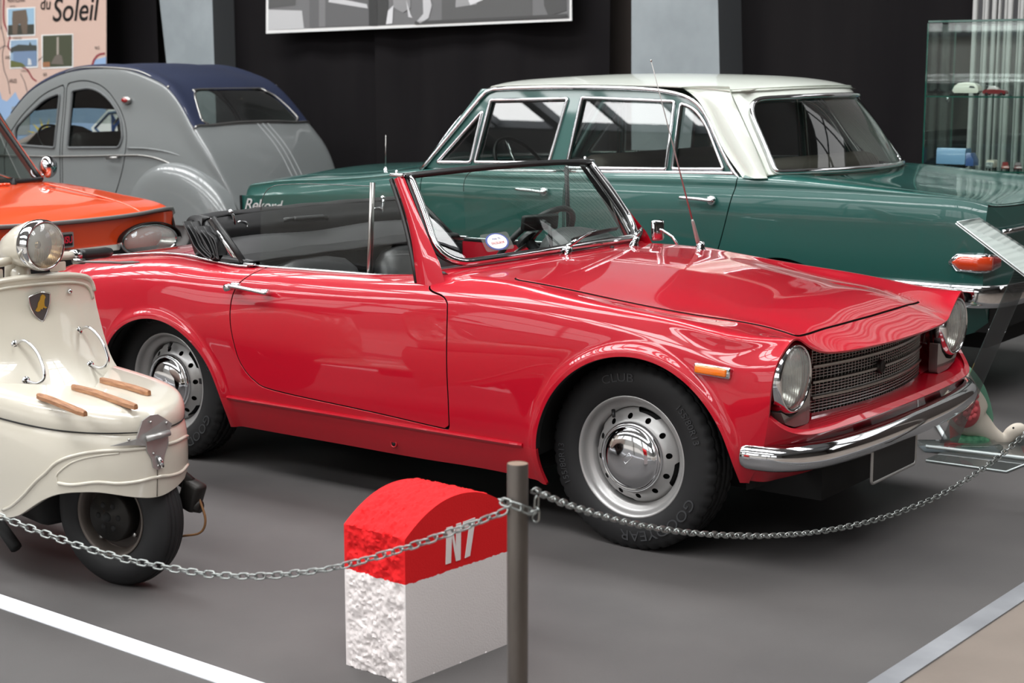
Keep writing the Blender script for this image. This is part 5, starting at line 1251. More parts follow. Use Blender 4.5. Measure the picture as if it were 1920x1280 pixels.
bead([(107, 903), (109, 889), (127, 873), (152, 861), (187, 853), (225, 850)], .003, False)
MB().tube([on_tub(mid_, z) + np.array([.001, 0, 0]) for z in np.linspace(.292, .455, 12)], .0015, 5).build('nose_seam', mat('seam_dark', (96, 90, 80), .7), scoot)  # thin dark line along the nose joint
# lid: domed cover with a dark joint
LDV = [(.476, -.010), (.494, -.002), (.514, -.010), (.531, -.040), (.540, -.085), (.545, -.18), (.547, -.40), (.5475, -.70), (.548, -.98)]
def lid_ring(z, g):
    out = []
    for p in plan:
        x = (p[0] + .12) * (1 + g) - .12; y = p[1] * (1 + g); out.append((x, y, z + .035 * (.12 - x) * (1 if z > .5 else .4) * 0 - max(0, x) * .05))
    return out
SL_ = Surf([[lid_ring(z, g)[i] for z, g in LDV] for i in range(ns)])
panel('box_lid', SL_, tt, np.linspace(0, 8, 60), [lambda P, uv: P[:, 0] + .40], CREAM, scoot, 1, .012, .002)
MB().tube(spl([np.array(p) for p in ring(.4735, -.008)], 100), .0022, 6).build('lid_joint', BLACKPART, scoot)
def lid_z(x, y):
    q = np.array([(u, v) for u in np.linspace(0, ns - 1, 90) for v in np.linspace(1, 8, 40)]); P = SL_.P(q); return P[np.argmin((P[:, 0] - x) ** 2 + (P[:, 1] - y) ** 2)][2]
for a, b in (((72, 745), (160, 775)), ((137, 728), (255, 762)), ((190, 715), (280, 740))):
    A = loc_plane(CAR_S, *a, 2, .550); B = loc_plane(CAR_S, *b, 2, .546); d = (B - A) * [1, 1, 0]; L = np.linalg.norm(d); d /= L; n3 = np.array([-d[1], d[0], 0])
    n_ = 10; rg = []
    for t in np.linspace(0, 1, n_):
        p = A + (B - A) * t; z = .5475 - max(0, p[0]) * .05 + .0005; e = 1 if .06 < t < .94 else .55
        rg.append([np.array([p[0], p[1], z]) + n3 * w * e + np.array([0, 0, h]) for w, h in ((-.0105, 0), (-.0105, .010), (-.007, .014), (.007, .014), (.0105, .010), (.0105, 0))])
    so = sharpen(MB().loft(rg).build('wooden_slat', WOOD, scoot), .5)
# clasp on the nose
cl = part(scoot, 'clasp', on_tub(mid_, .455) + np.array([.006, 0, .0]))
f = frame3((0, 0, .0), (0, 1, 0), (.10, 0, 1), (1, 0, 0))
def nose_map(a, b, c):      # wrap round the nose
    p = on_tub(mid_, .455); y = a; x = -3.2 * y * y; return np.array([x + c - .25 * max(0, b - .02), y, b])
def wrap(mb): return mb.xform(nose_map)
wrap(MB().prism([(-.115, -.012), (-.055, .004), (-.035, .050), (-.012, .062), (.012, .062), (.035, .046), (.055, .030), (.035, .0), (.030, -.014), (-.03, -.018), (-.06, -.012)], .006)).build('clasp_plate', ALU, cl)
wrap(MB().prism([(-.032, .0), (-.030, -.030), (-.018, -.055), (-.014, -.080), (.0, -.088), (.016, -.080), (.020, -.055), (.036, -.020), (.036, .0)], .008)).build('clasp_tongue', ALU, cl)
MB().tube([nose_map(a, b, .014) for a, b in ((-.034, .004), (0, .007), (.036, .010))], .0085, 10).build('hinge_barrel', ALU, cl)
MB().tube([nose_map(a, b, c) for a, b, c in ((.0, -.05, .010), (.004, -.066, .018), (.010, -.078, .012))], .006, 8).build('catch', CHROME, cl)
for a, b in ((-.075, .004), (-.014, .045), (.034, .036), (-.012, -.040), (.0, -.076)): MB().sphere(nose_map(a, b, .008), .004, 8, 6).build('rivet', STEEL, cl)
# ---- leg shield
def sh_x(z): return float(np.interp(z, [.46, .50, .545, .60, .66, .74, .80, .84, .87], [-.27, -.315, -.362, -.398, -.420, -.438, -.440, -.430, -.412]))
def shp(y, z): return np.array([sh_x(z) - (1.35 if z > .55 else .7 + .65 * max(0, (z - .47) / .08)) * y * y, y, z])
SS = Surf([[shp(y, z) for z in np.linspace(.46, .87, 10)] for y in np.linspace(-.30, .30, 11)])
SHO = rounded([(-.265, .40), (-.215, .800), (-.12, .828), (0, .834), (.12, .828), (.200, .806), (.250, .40)], [.02, .08, .1, .1, .1, .09, .02], 8)
panel('leg_shield', SS, np.linspace(0, 10, 70), np.linspace(0, 9, 50), [lambda P, uv: poly_sdf(P[:, 1], P[:, 2], SHO)], CREAM, scoot, 1, .010, .004)
top_ = [p for p in SHO if p[1] > .70]
MB().tube([shp(y, min(z, .87)) + np.array([-.002, 0, 0]) for y, z in top_], .008, 8).build('shield_rim', CREAM, scoot)
MB().tube([shp(y * .955, z - .022) + np.array([.002, 0, 0]) for y, z in top_], .0045, 6).build('shield_bead', CREAM, scoot)
def sh_at(px, py):
    d = None; best = 1e9
    for y in np.linspace(-.28, .28, 57):
        P = loc_plane(CAR_S, px, py, 1, y)
        if .46 < P[2] < .88:
            e = abs(P[0] - shp(y, P[2])[0])
            if e < best: best, d = e, P
    return d
# shield-shaped plate with a gilt lion
B0 = sh_at(72, 572); bx = np.array([-2.7 * B0[1], 1, 0]); bx /= np.linalg.norm(bx); bz = np.array([.10, 0, 1]); bz /= np.linalg.norm(bz); bn_ = np.cross(bx, bz); bn_ *= np.sign(bn_[0])
bf = frame3(B0 + bn_ * .002, bx, bz, bn_); eb = part(scoot, 'emblem')
SHP = rounded([(-.034, .030), (.002, .044), (.036, .036), (.036, .006), (.026, -.026), (.012, -.054), (-.012, -.034), (-.030, -.002)], [.004, .02, .004, .02, .02, .004, .02, .02], 4) * .95
MB().prism(SHP, .003, bf).build('emblem_plate', mat('emblem_grey', (92, 88, 90), .35, .7), eb)
MB().tube([bf(a, b, .003) for a, b in SHP], .0018, 6, closed=True).build('emblem_rim', CHROME, eb)
LION = [(-.012, -.014), (-.006, -.004), (-.004, .008), (.002, .018), (.004, .028), (.010, .033), (.016, .030), (.019, .024), (.016, .018), (.015, .008), (.016, -.002), (.024, -.008), (.018, -.010), (.012, -.006), (.009, -.012), (.004, -.010), (.002, -.016), (-.006, -.018)]
MB().prism(LION, .003, lambda a, b, c: bf(a, b, .003 + c)).build('gilt_lion', mat('gilt', (190, 150, 60), .35, .6), eb)
# bag-hook bars
for a, b in (((27, 645), (48, 713)), ((146, 620), (168, 684))):
    A, B = sh_at(*a), sh_at(*b); o_ = np.array([.045, .0, 0]) ; gb = part(scoot, 'grab_bar')
    lat = np.array([0.028, .030, 0])
    MB().tube(spl([A, A + o_ * .75 + lat * .4 + [0, 0, .014], A * .78 + B * .22 + o_ + lat, A * .2 + B * .8 + o_ + lat, B + o_ * .7 + lat * .5 + [0, 0, -.004], B], 40), .0048, 8).build('bar', CHROME, gb)
    for p in (A, B): MB().sphere(p + np.array([.003, 0, 0]), (.008, .013, .013), 14, 8).build('foot', CHROME, gb)
p = sh_at(131, 546); MB().sphere(p, (.005, .0075, .0075), 12, 8).build('stud', CHROME, scoot)
# ---- steering head, lamp, bars (turned to the left)
st = part(scoot, 'steering_head', (-.455, 0, .925), (0, 0, math.radians(15)))
rg = []
for x, r, z in ((-.13, .03, -.035), (-.105, .048, -.02), (-.06, .060, -.006), (-.015, .068, 0), (.012, .071, 0)): rg.append([(x, r * math.cos(t), z + r * math.sin(t) * 1.02) for t in np.linspace(0, 2 * PI, 32, endpoint=False)])
MB().loft(rg).build('lamp_shell', CREAM, st)
MB().loft([[(x, w * math.cos(t) , z + h * math.sin(t)) for t in np.linspace(0, 2 * PI, 20, endpoint=False)] for x, w, h, z in ((-.10, .035, .03, -.10), (-.09, .04, .045, -.06), (-.06, .035, .04, -.045))]).build('neck_cowl', CREAM, st)
MB().tube([(-.075, 0, -.05), (-.06, 0, -.16)], .030, 14).build('steering_column', CREAM, st)
MB().lathe([(.070, .0), (.0745, .008), (.0765, .022), (.0755, .036), (.0715, .046), (.068, .047), (.066, .042)], 48, 'x').build('lamp_ring', CHROME, st)
MB().lathe([(.067, .042), (.06, .052), (.045, .060), (.025, .065), (0, .067)], 40, 'x').build('lamp_glass', LENS_GLASS, st)
MB().lathe([(.066, .042), (.052, .010), (.03, -.005), (.012, -.008), (.012, .012), (0, .014)], 32, 'x').build('lamp_reflector', mat('amber_tinted_reflector', (196, 168, 128), .25, 1.0), st)
fl = MB()
for k in range(-7, 8):
    y = k * .0072; zz = math.sqrt(.06 ** 2 - y * y); fl.tube([(.0445 + .021 * math.sqrt(max(0, 1 - (y * y + z * z) / .0672 ** 2)), y, z) for z in np.linspace(-zz, -.004, 8)], .0009, 4)
fl.build('lamp_fluting', glass('fluting_warm', (225, 220, 205), 1.0, .35, (190, 180, 160)), st)
for s in (1, -1):
    bar = lambda t: np.array([-.050 - .06 * t * t - .01 * t, s * (.055 + .40 * t), -.046 - .02 * t])
    MB().tube([bar(t) for t in np.linspace(0, .36, 6)], .0135, 10).build('handlebar', CREAM, st)
    MB().tube([bar(t) for t in np.linspace(.34, .44, 4)], [.0145, .018, .018, .015], 12).build('clamp', CHROME, st)
    MB().tube([bar(t) for t in np.linspace(.42, .82, 8)], [.0155, .0165, .016, .016, .016, .0165, .017, .014], 12).build('grip', BLACKTRIM, st)
    lv = [bar(.34) + np.array([.028, 0, -.018]), bar(.44) + np.array([.040, 0, -.020]), bar(.62) + np.array([.058, 0, -.024]), bar(.80) + np.array([.060, 0, -.030]), bar(1.08) + np.array([.050, 0, -.036])]
    MB().tube(spl(lv, 24), [.007] * 8 + [.0075] * 10 + [.0095] * 5 + [.006] * 2, 8, flat=(1, .55)).build('brake_lever', ALU, st)
    MB().tube([bar(.30) + np.array([.022, 0, -.016]), bar(.40) + np.array([.032, 0, -.018])], .009, 8).build('lever_pivot', STEEL, st)
    MB().prism(rounded([(-.03, -.014), (.03, -.014), (.03, .014), (-.03, .014)], .006), .003, frame3(bar(.16) + np.array([.010, 0, -.030]), (0, s, 0), (0, 0, 1), (1, 0, 0))).build('bracket', CREAM, st)
# ---- front wheel (turned), hub, trailing link
fw = part(scoot, 'front_wheel', (0, 0, .205), (0, 0, math.radians(20)))
tp_ = [(.117, -.040), (.125, -.050), (.15, -.056), (.178, -.050), (.193, -.036), (.200, -.030), (.2005, -.022), (.199, -.020), (.203, -.018), (.204, -.010), (.201, -.008), (.205, -.006), (.2055, 0)]
tp_ = tp_ + [(r, -y) for r, y in tp_[-2::-1]]
MB().lathe(tp_[::-1], 96, 'y').build('tyre', RUBBER, fw)
MB().lathe([(.113, -.030), (.119, -.044), (.116, -.047), (.110, -.043), (.104, -.030), (.100, -.012), (.098, .03), (.118, .044)][::-1], 64, 'y').build('rim', mat('worn_rim_paint', (96, 88, 82), .5, .4), fw)
hb = MB().lathe([(.074, .02), (.074, -.040), (.068, -.050), (.022, -.052), (.020, -.056), (.0, -.056)][::-1], 40, 'y'); hb.build('brake_drum', DARKMETAL, fw)
for k in range(6): MB().lathe([(.0, -.0006), (.0085, -.0006), (.0085, .002)], 14, 'y', (.036 * math.cos(k * PI / 3), -.0516, .036 * math.sin(k * PI / 3))).build('drum_hole', BLACKPART, fw)
MB().lathe([(.014, .0), (.012, -.004), (0, -.004)][::-1], 16, 'y', (0, -.056, 0)).build('axle_end', BLACKPART, fw)
for a in (-.6, -2.2): MB().lathe([(.0, -.008), (.007, -.008), (.008, 0), (.005, 0)], 6, 'y', (.086 * math.cos(a), -.022, .086 * math.sin(a))).build('wheel_nut', STEEL, fw)
MB().lathe([(.098, -.006), (.074, -.006)], 40, 'y').build('wheel_web', mat('worn_web', (60, 52, 48), .6, .3), fw)
lk = part(scoot, 'front_suspension', (0, 0, .205), (0, 0, math.radians(20)))
MB().tube([(-.02, .075, .20), (.09, .085, .13), (.185, .080, .085)], [.025, .026, .022], 10).build('trailing_link', DARKMETAL, lk)
MB().box((.19, .080, .055), (.06, .05, .085), rot_mat(0, .35, 0), .012).build('damper_block', DARKMETAL, lk); MB().lathe([(.0, -.02), (.018, -.018), (.018, .018), (0, .02)], 14, 'x', (.200, .08, .025)).build('damper_end', DARKMETAL, lk)
MB().tube(spl([(.215, .08, .05), (.235, .08, -.01), (.215, .08, -.05), (.16, .07, -.065)], 20), .0035, 6).build('brake_cable', mat('cable_brown', (120, 84, 50), .5), lk)
MB().tube([(-.08, .0, .30), (-.06, .0, .22)], .03, 10).build('fork_tube', DARKMETAL, lk)
MB().box((-.06, 0, .235), (.20, .14, .05), None, .02).build('fork_crown', DARKMETAL, lk)
# ---- underside and the rest of the machine (mostly beyond the picture's edge)
MB().box((-.45, -.02, .20), (.50, .24, .12), None, .03).tube([(-.62, -.20, .16), (-.34, -.20, .13), (-.27, -.19, .08)], .018, 8).build('frame', BLACKPART, scoot)
MB().box((-.66, 0, .25), (.46, .50, .03), None, .012).build('footboard', CREAM, scoot)
rg = []
for x, w, z0, z1 in ((-.84, .10, .26, .55), (-.90, .17, .24, .66), (-1.05, .21, .22, .70), (-1.25, .21, .24, .68), (-1.45, .17, .28, .58), (-1.58, .09, .32, .48)): rg.append([(x, w * sgn_pow(math.cos(t), .7), (z0 + z1) / 2 + (z1 - z0) / 2 * sgn_pow(math.sin(t), .7)) for t in np.linspace(0, 2 * PI, 28, endpoint=False)])
MB().loft(rg).build('rear_cowl', CREAM, scoot)
MB().box((-1.05, 0, .74), (.40, .26, .08), None, .04, seg=3).build('saddle', VINYL, scoot)
rw_ = part(scoot, 'rear_wheel', (-1.22, 0, .205)); MB().lathe(tp_[::-1], 48, 'y').build('tyre', RUBBER, rw_); MB().lathe([(.118, -.044), (.09, -.02), (.03, -.03), (0, -.03)][::-1], 32, 'y').build('rim', DARKMETAL, rw_)
# ================================================================ milestone
sC, sL, sR = on_floor(762, 1283), on_floor(640, 1252), on_floor(950, 1208)
u_ = (sR - sC) / np.linalg.norm(sR - sC); w_ = np.array([-u_[1], u_[0], 0]); w_ *= np.sign(w_ @ (sL - sC))
WID, DEP, HGT = .375, .205, .365
rz = math.atan2(u_[1], u_[0])
M_ST = mat('painted_stone', (230, 226, 224), .8, spec=.2)
def stone_mat():
    nt = M_ST.node_tree; b = nt.nodes['Principled BSDF']
    tc = nt.nodes.new('ShaderNodeTexCoord'); sx = nt.nodes.new('ShaderNodeSeparateXYZ'); nt.links.new(tc.outputs['Object'], sx.inputs[0])
    n = nt.nodes.new('ShaderNodeTexNoise'); n.inputs['Scale'].default_value = 60; nt.links.new(tc.outputs['Object'], n.inputs['Vector'])
    ma = nt.nodes.new('ShaderNodeMath'); ma.operation = 'MULTIPLY_ADD'; ma.inputs[1].default_value = .010; ma.inputs[2].default_value = -.005; nt.links.new(n.outputs['Fac'], ma.inputs[0])
    ad = nt.nodes.new('ShaderNodeMath'); ad.operation = 'ADD'; nt.links.new(sx.outputs['Z'], ad.inputs[0]); nt.links.new(ma.outputs[0], ad.inputs[1])
    gt = nt.nodes.new('ShaderNodeMath'); gt.operation = 'GREATER_THAN'; gt.inputs[1].default_value = .243; nt.links.new(ad.outputs[0], gt.inputs[0])
    mx = nt.nodes.new('ShaderNodeMix'); mx.data_type = 'RGBA'; mx.inputs['A'].default_value = lin((222, 214, 212)); mx.inputs['B'].default_value = lin((214, 28, 32)); nt.links.new(gt.outputs[0], mx.inputs['Factor'])
    nt.links.new(mx.outputs['Result'], b.inputs['Base Color'])
    n2 = nt.nodes.new('ShaderNodeTexNoise'); n2.inputs['Scale'].default_value = 220; n2.inputs['Detail'].default_value = 3; nt.links.new(tc.outputs['Object'], n2.inputs['Vector'])
    bp = nt.nodes.new('ShaderNodeBump'); bp.inputs['Strength'].default_value = .25; bp.inputs['Distance'].default_value = .003; nt.links.new(n2.outputs['Fac'], bp.inputs['Height']); nt.links.new(bp.outputs[0], b.inputs['Normal'])
stone_mat()
ms = thing('milestone', 'red and white painted road milestone marked N7 behind the chain', 'milestone', tuple(sC), rz)
def hsh(a): return (np.sin(a * 127.1) * 43758.5453) % 1.0
def vnoise(P, s):
    P = P * s; I = np.floor(P); f = P - I; f = f * f * (3 - 2 * f); out = 0
    for dx in (0, 1):
        for dy in (0, 1):
            for dz in (0, 1):
                h = hsh((I[:, 0] + dx) * 1.0 + (I[:, 1] + dy) * 57.3 + (I[:, 2] + dz) * 113.7 + .3)
                out = out + h * (f[:, 0] if dx else 1 - f[:, 0]) * (f[:, 1] if dy else 1 - f[:, 1]) * (f[:, 2] if dz else 1 - f[:, 2])
    return out
# local: x along the smooth face, y into the block (away), z up; arched top over x
dep_sign = 1.0 if (w_ @ np.array([-math.sin(rz), math.cos(rz), 0])) > 0 else -1.0
def arch(x): t = (x - WID / 2) / (WID / 2); return HGT - .012 + .072 * (1 - abs(t) ** 2.1)
nx, ny, nz = 84, 54, 90
V = []; F = []; idx = {}
def face(fn, na, nb, rough):
    base = len(V)
    for i in range(na + 1):
        for j in range(nb + 1): V.append((*fn(i / na, j / nb), rough))
    for i in range(na):
        for j in range(nb): F.append([base + i * (nb + 1) + j, base + (i + 1) * (nb + 1) + j, base + (i + 1) * (nb + 1) + j + 1, base + i * (nb + 1) + j + 1])
face(lambda a, b: (a * WID, 0, b * arch(a * WID)), nx, nz, 0)                       # smooth lettered face
face(lambda a, b: (a * WID, DEP, b * arch(a * WID)), nx, 20, 0)
face(lambda a, b: (0, a * DEP, b * arch(0)), ny, nz, 1)                              # rough end
face(lambda a, b: (WID, a * DEP, b * arch(WID)), ny, 30, 1)
face(lambda a, b: (a * WID, b * DEP, arch(a * WID)), nx, ny, 1)                      # rough top
face(lambda a, b: (a * WID, b * DEP, 0), 8, 4, 0)
A = np.array(V); P = A[:, :3].copy(); rg_ = A[:, 3]
# the same noise on shared edges: fade the smooth faces in towards their rim
N_ = (vnoise(P, 40) - .5) * .008 + (vnoise(P + 3, 150) - .5) * .006 + (vnoise(P + 7, 300) - .5) * .006
cenp = np.array([WID / 2, DEP / 2, .2]); dirs = np.zeros_like(P)
ex = np.minimum(P[:, 0], WID - P[:, 0]); ey = np.minimum(P[:, 1], DEP - P[:, 1]); et = np.array([arch(x) for x in P[:, 0]]) - P[:, 2]
isx = ex < 1e-6; ist = et < 1e-6
dirs[isx, 0] = np.where(P[isx, 0] < WID / 2, -1, 1); dirs[ist, 2] += 1; dirs[ist, 0] += (P[ist, 0] - WID / 2) / WID * 1.2
fade = np.where(rg_ > 0, np.clip(ey / .02, 0.0, 1), 0); P += dirs * (N_ * fade)[:, None]
P[:, 2] = np.where((A[:, 2] <= 1e-6), 0.0, np.maximum(P[:, 2], 0))
P[:, 1] *= dep_sign
bmx = new_mesh('stone_block', P, F, M_ST); so = link('stone_block', bmx, ms)
bm = bmesh.new(); bm.from_mesh(bmx); bmesh.ops.remove_doubles(bm, verts=bm.verts, dist=.0004); bmesh.ops.recalc_face_normals(bm, faces=bm.faces)
for e in bm.edges: e.smooth = not (len(e.link_faces) == 2 and e.calc_face_angle(0) > .9)
bm.to_mesh(bmx); bm.free()
def strokes(polys, name, m): 
    mb = MB()
    for poly in polys: mb.prism(poly, .0015, lambda a, b, c: np.array([.137 + a, -dep_sign * (.0006 + c), .262 + b]))
    o = sharpen(mb.build(name, m, ms), .3); return o
wht = mat('sign_white_paint', (226, 216, 214), .7)
strokes([[(0, 0), (.018, 0), (.022, .066), (.036, .0), (.052, .0), (.055, .092), (.038, .092), (.036, .034), (.024, .090), (.004, .090)]], 'letter', wht)
strokes([[(.068, 0), (.086, .002), (.104, .080), (.105, .094), (.062, .092), (.062, .076), (.084, .077)]], 'letter', wht)

# ================================================================ barrier post and chains
PX, PY_ = 0.0108, 3.06
post = thing('barrier_post', 'dark steel barrier post with a chain looped round it', 'post', (PX, PY_, 0))
zt_ = at_depth(970, 868, PY_)[2]
M_POST = noise_col(mat('dull_steel_post', (104, 98, 94), .42, .7), (88, 82, 78), (118, 111, 106), 8, 6, stretch=(1, 1, .2))
MB().lathe([(.0205, .006), (.0205, zt_ - .003), (.0195, zt_)], 40, 'z').build('tube', M_POST, post)
MB().lathe([(.0200, zt_ - .0005), (.0, zt_ + .0005)], 40, 'z').build('end_cap', mat('bare_steel_cap', (150, 128, 112), .5, .6), post)
MB().lathe([(.046, 0), (.046, .006), (.026, .010), (.0205, .02)], 40, 'z').build('base_plate', DARKMETAL, post)
M_LINK = mat('zinc_plated_steel', (150, 154, 152), .28, 1.0)
def link_mesh(L, W, r, n=22):
    pts = []; h = L / 2 - W / 2
    for t in np.linspace(-PI / 2, PI / 2, 8): pts.append((h + W / 2 * math.cos(t), W / 2 * math.sin(t), 0))
    for t in np.linspace(PI / 2, 3 * PI / 2, 8): pts.append((-h + W / 2 * math.cos(t), W / 2 * math.sin(t), 0))
    return MB().tube(pts, r, 6, closed=True).mesh('chain_link', M_LINK)
ME_LINK = link_mesh(.0284, .0145, .0021)
def run_chain(root, pts, pitch=.0222, jit=0.25):
    P = np.asarray(pts); seg = np.linalg.norm(np.diff(P, axis=0), axis=1); S = np.concatenate([[0], np.cumsum(seg)]); n = int(S[-1] / pitch)
    for k in range(n):
        s = (k + .5) * S[-1] / n; i = min(np.searchsorted(S, s) - 1, len(seg) - 1); t = (s - S[i]) / seg[i]; p = P[i] * (1 - t) + P[i + 1] * t; d = P[i + 1] - P[i]
        o = link('chain_link', ME_LINK, root)
        q = Vector(d).to_track_quat('X', 'Z') @ Matrix.Rotation((PI / 4 if k % 2 else -PI / 4) + random.uniform(-jit, jit), 3, 'X').to_quaternion()
        o.rotation_mode = 'QUATERNION'; o.rotation_quaternion = q; o.location = Vector(p) - root.location
def sag_path(pix, dep):
    """pixels read along the chain, with its distance from the camera falling linearly between the posts"""
    return spl([at_depth(x, y, D) for (x, y), D in zip(pix, dep)], 160)
lx = [950, 860, 760, 640, 560, 480, 400, 320, 240, 170, 100, 40, -20, -120]; ly = [957, 992, 1027, 1061, 1074, 1080, 1077, 1065, 1049, 1030, 1006, 984, 960, 918]
dl_ = np.interp(lx, [-120, 950], [3.72, 3.05])
ch1 = thing('barrier_chain', 'silver link chain sagging in front of the milestone and the scooter wheel', 'chain', (PX, PY_, 0))
run_chain(ch1, sag_path(list(zip(lx, ly)), dl_))
rx = [1000, 1060, 1130, 1200, 1280, 1360, 1440, 1530, 1620, 1700, 1770, 1840, 1890, 1960]; ry = [918, 944, 967, 984, 997, 1003, 1004, 997, 980, 955, 924, 880, 842, 778]
dr_ = np.interp(rx, [1000, 1960], [3.05, 5.15])
ch2 = thing('barrier_chain', 'silver link chain sagging across in front of the red car bumper', 'chain', (PX, PY_, 0))
run_chain(ch2, sag_path(list(zip(rx, ry)), dr_))
lp = [np.array([.031 * math.cos(t), .031 * math.sin(t), at_depth(970, 950, PY_)[2] + .012 * math.cos(t + 2.5) * 1.2]) + np.array([PX, PY_, 0]) for t in np.linspace(0, 2 * PI, 40)]
ch3 = thing('barrier_chain', 'short loop of silver chain wrapped round the dark steel post', 'chain', (PX, PY_, 0))
run_chain(ch3, lp + [lp[-1] + np.array([.004, 0, -.008]), lp[-1] + np.array([.006, 0, .03])], jit=.5)
# further posts that carry the far ends, outside the picture
for (x, y, D), lb in (((-120, 918, 3.72), 'dark steel barrier post beyond the scooter end of the chain'), ((1960, 778, 5.15), 'dark steel barrier post beyond the bumper end of the chain')):
    e = at_depth(x, y, D); q = copy_tree(post); q.location = (e[0] + (.02 if x > 0 else -.02), e[1], 0); tag(q, lb, 'post')

# ================================================================ tilted acrylic sign on a bent stand
M_ACR = glass('clear_acrylic', (226, 232, 230), 1.0, .05, (200, 205, 205)); M_ACR2 = glass('smoky_acrylic_strip', (196, 198, 198), 1.0, .09, (150, 150, 150))
M_EDGE = mat('bright_acrylic_edge', (222, 232, 232), .25, coat=.6)
stand = thing('sign_stand', 'tilted information sign on a clear acrylic stand in front of the green saloon', 'sign', tuple(on_floor(1790, 850)))
so_ = np.array(stand.location)
def sp(px, py, D): return at_depth(px, py, D) - so_
# base plate: two bevelled slabs on the floor
b0, b1, b2, b3 = (on_floor(*p) - so_ for p in ((1738, 832), (1738, 868), (1886, 888), (1960, 852)))
b4 = on_floor(1960, 858) - so_
base = [b1, b2, on_floor(1990, 856) - so_, b0 + (on_floor(1990, 856) - on_floor(1886, 888)) * .0 + np.array([.02, .12, 0])]
pl_ = [on_floor(1736, 866) - so_, on_floor(1886, 887) - so_, on_floor(2010, 838) - so_, on_floor(1850, 818) - so_]
MB().add([p for p in pl_] + [p + np.array([0, 0, .012]) for p in pl_], [[4, 5, 6, 7], [0, 1, 5, 4], [1, 2, 6, 5], [2, 3, 7, 6], [3, 0, 4, 7]], 0, False).build('base_slab', M_ACR, stand)
for a, b in ((pl_[0], pl_[1]), (pl_[1], pl_[2])): MB().tube([a + np.array([0, 0, .006]), b + np.array([0, 0, .006])], .0035, 4).build('slab_edge', M_EDGE, stand)
# raised rear ledge, its bright edge runs behind the goose
r_a, r_b = on_floor(1736, 838, .02) - so_, on_floor(1990, 868, .02) - so_
MB().loft([[r_a + np.array(o) for o in ((0, 0, -.004), (0, 0, .006), (.004, .02, .006), (.004, .02, -.004))], [r_b + np.array(o) for o in ((0, 0, -.004), (0, 0, .006), (.004, .02, .006), (.004, .02, -.004))]]).build('front_ledge', M_EDGE, stand)
MB().tube([on_floor(1752, 796) - so_ + np.array([0, 0, .02]), on_floor(1774, 828) - so_ + np.array([0, 0, .01])], .010, 4).build('side_ledge', M_EDGE, stand)
# slanting upright strip: from the base behind the bumper up to the panel
Du = 6.15
s0, s1, s2, s3 = sp(1795, 770, Du - .05), sp(1832, 735, Du - .05), sp(1960, 470, Du), sp(1905, 470, Du)
ax_ = (sp(1935, 470, Du) - sp(1812, 755, Du - .05)); lowp = sp(1812, 755, Du - .05); tdown = -(lowp[2] - .03) / ax_[2]
base_c = lowp + ax_ * tdown; wv = np.array([.066, 0, .0]); th = np.array([0, .010, 0])
topc = sp(1935, 470, Du)
MB().loft([[c - wv / 2, c + wv / 2, c + wv / 2 + th, c - wv / 2 + th] for c in (base_c, topc)], smooth=False).build('upright', M_ACR2, stand)
MB().box(((base_c + np.array([.05, .03, 0]))[0], (base_c)[1] + .03, .012), (.30, .12, .024), None, .004).build('foot_block', M_ACR, stand)
# tilted panel: two sheets with the paper between
pc = [at_depth(1795, 415, 6.05), at_depth(1838, 408, 6.28), at_depth(2010, 520, 6.10), at_depth(1990, 565, 5.86)]
pc = [p - so_ for p in pc]
nrm_ = np.cross(pc[1] - pc[0], pc[3] - pc[0]); nrm_ /= np.linalg.norm(nrm_); nrm_ *= np.sign(nrm_[2])
def sheet(nm, off, t, m, inset=0.0):
    c = sum(pc) / 4; q = [p + (c - p) * inset + nrm_ * off for p in pc]; return MB().add(q + [p + nrm_ * t for p in q], [[4, 5, 6, 7], [3, 2, 1, 0], [0, 1, 5, 4], [1, 2, 6, 5], [2, 3, 7, 6], [3, 0, 4, 7]], 0, False).build(nm, m, stand)
sheet('lower_sheet', -.012, .004, M_ACR); sheet('paper', -.0065, .001, WHITEFLAT, .03); sheet('upper_sheet', -.004, .004, M_ACR)
for off in (-.010, -.002):
    for i, j in ((0, 3), (0, 1)): MB().tube([pc[i] + nrm_ * off, pc[j] + nrm_ * off], .0022, 4).build('sheet_edge', M_EDGE, stand)
# printed heading and lines
e_u = (pc[3] - pc[0]); e_v = (pc[1] - pc[0])
pf = lambda a, b, c=0.0: pc[0] + e_u * a + e_v * b + nrm_ * (-.0052 + c)
MB().add([pf(*p) for p in ((.10, .30), (.22, .55), (.20, .75), (.08, .60))], [[0, 1, 2, 3]], 0, False).build('printed_picture', mat('print_grey', (120, 124, 124), .7), stand)
ln = MB()
for k in range(9):
    a = .62 + k * .035; ln.add([pf(a, .15), pf(a, .80 - .1 * (k % 3)), pf(a + .012, .80 - .1 * (k % 3)), pf(a + .012, .15)], [[0, 1, 2, 3]], 0, False)
ln.build('printed_lines', BLACKINK, stand)

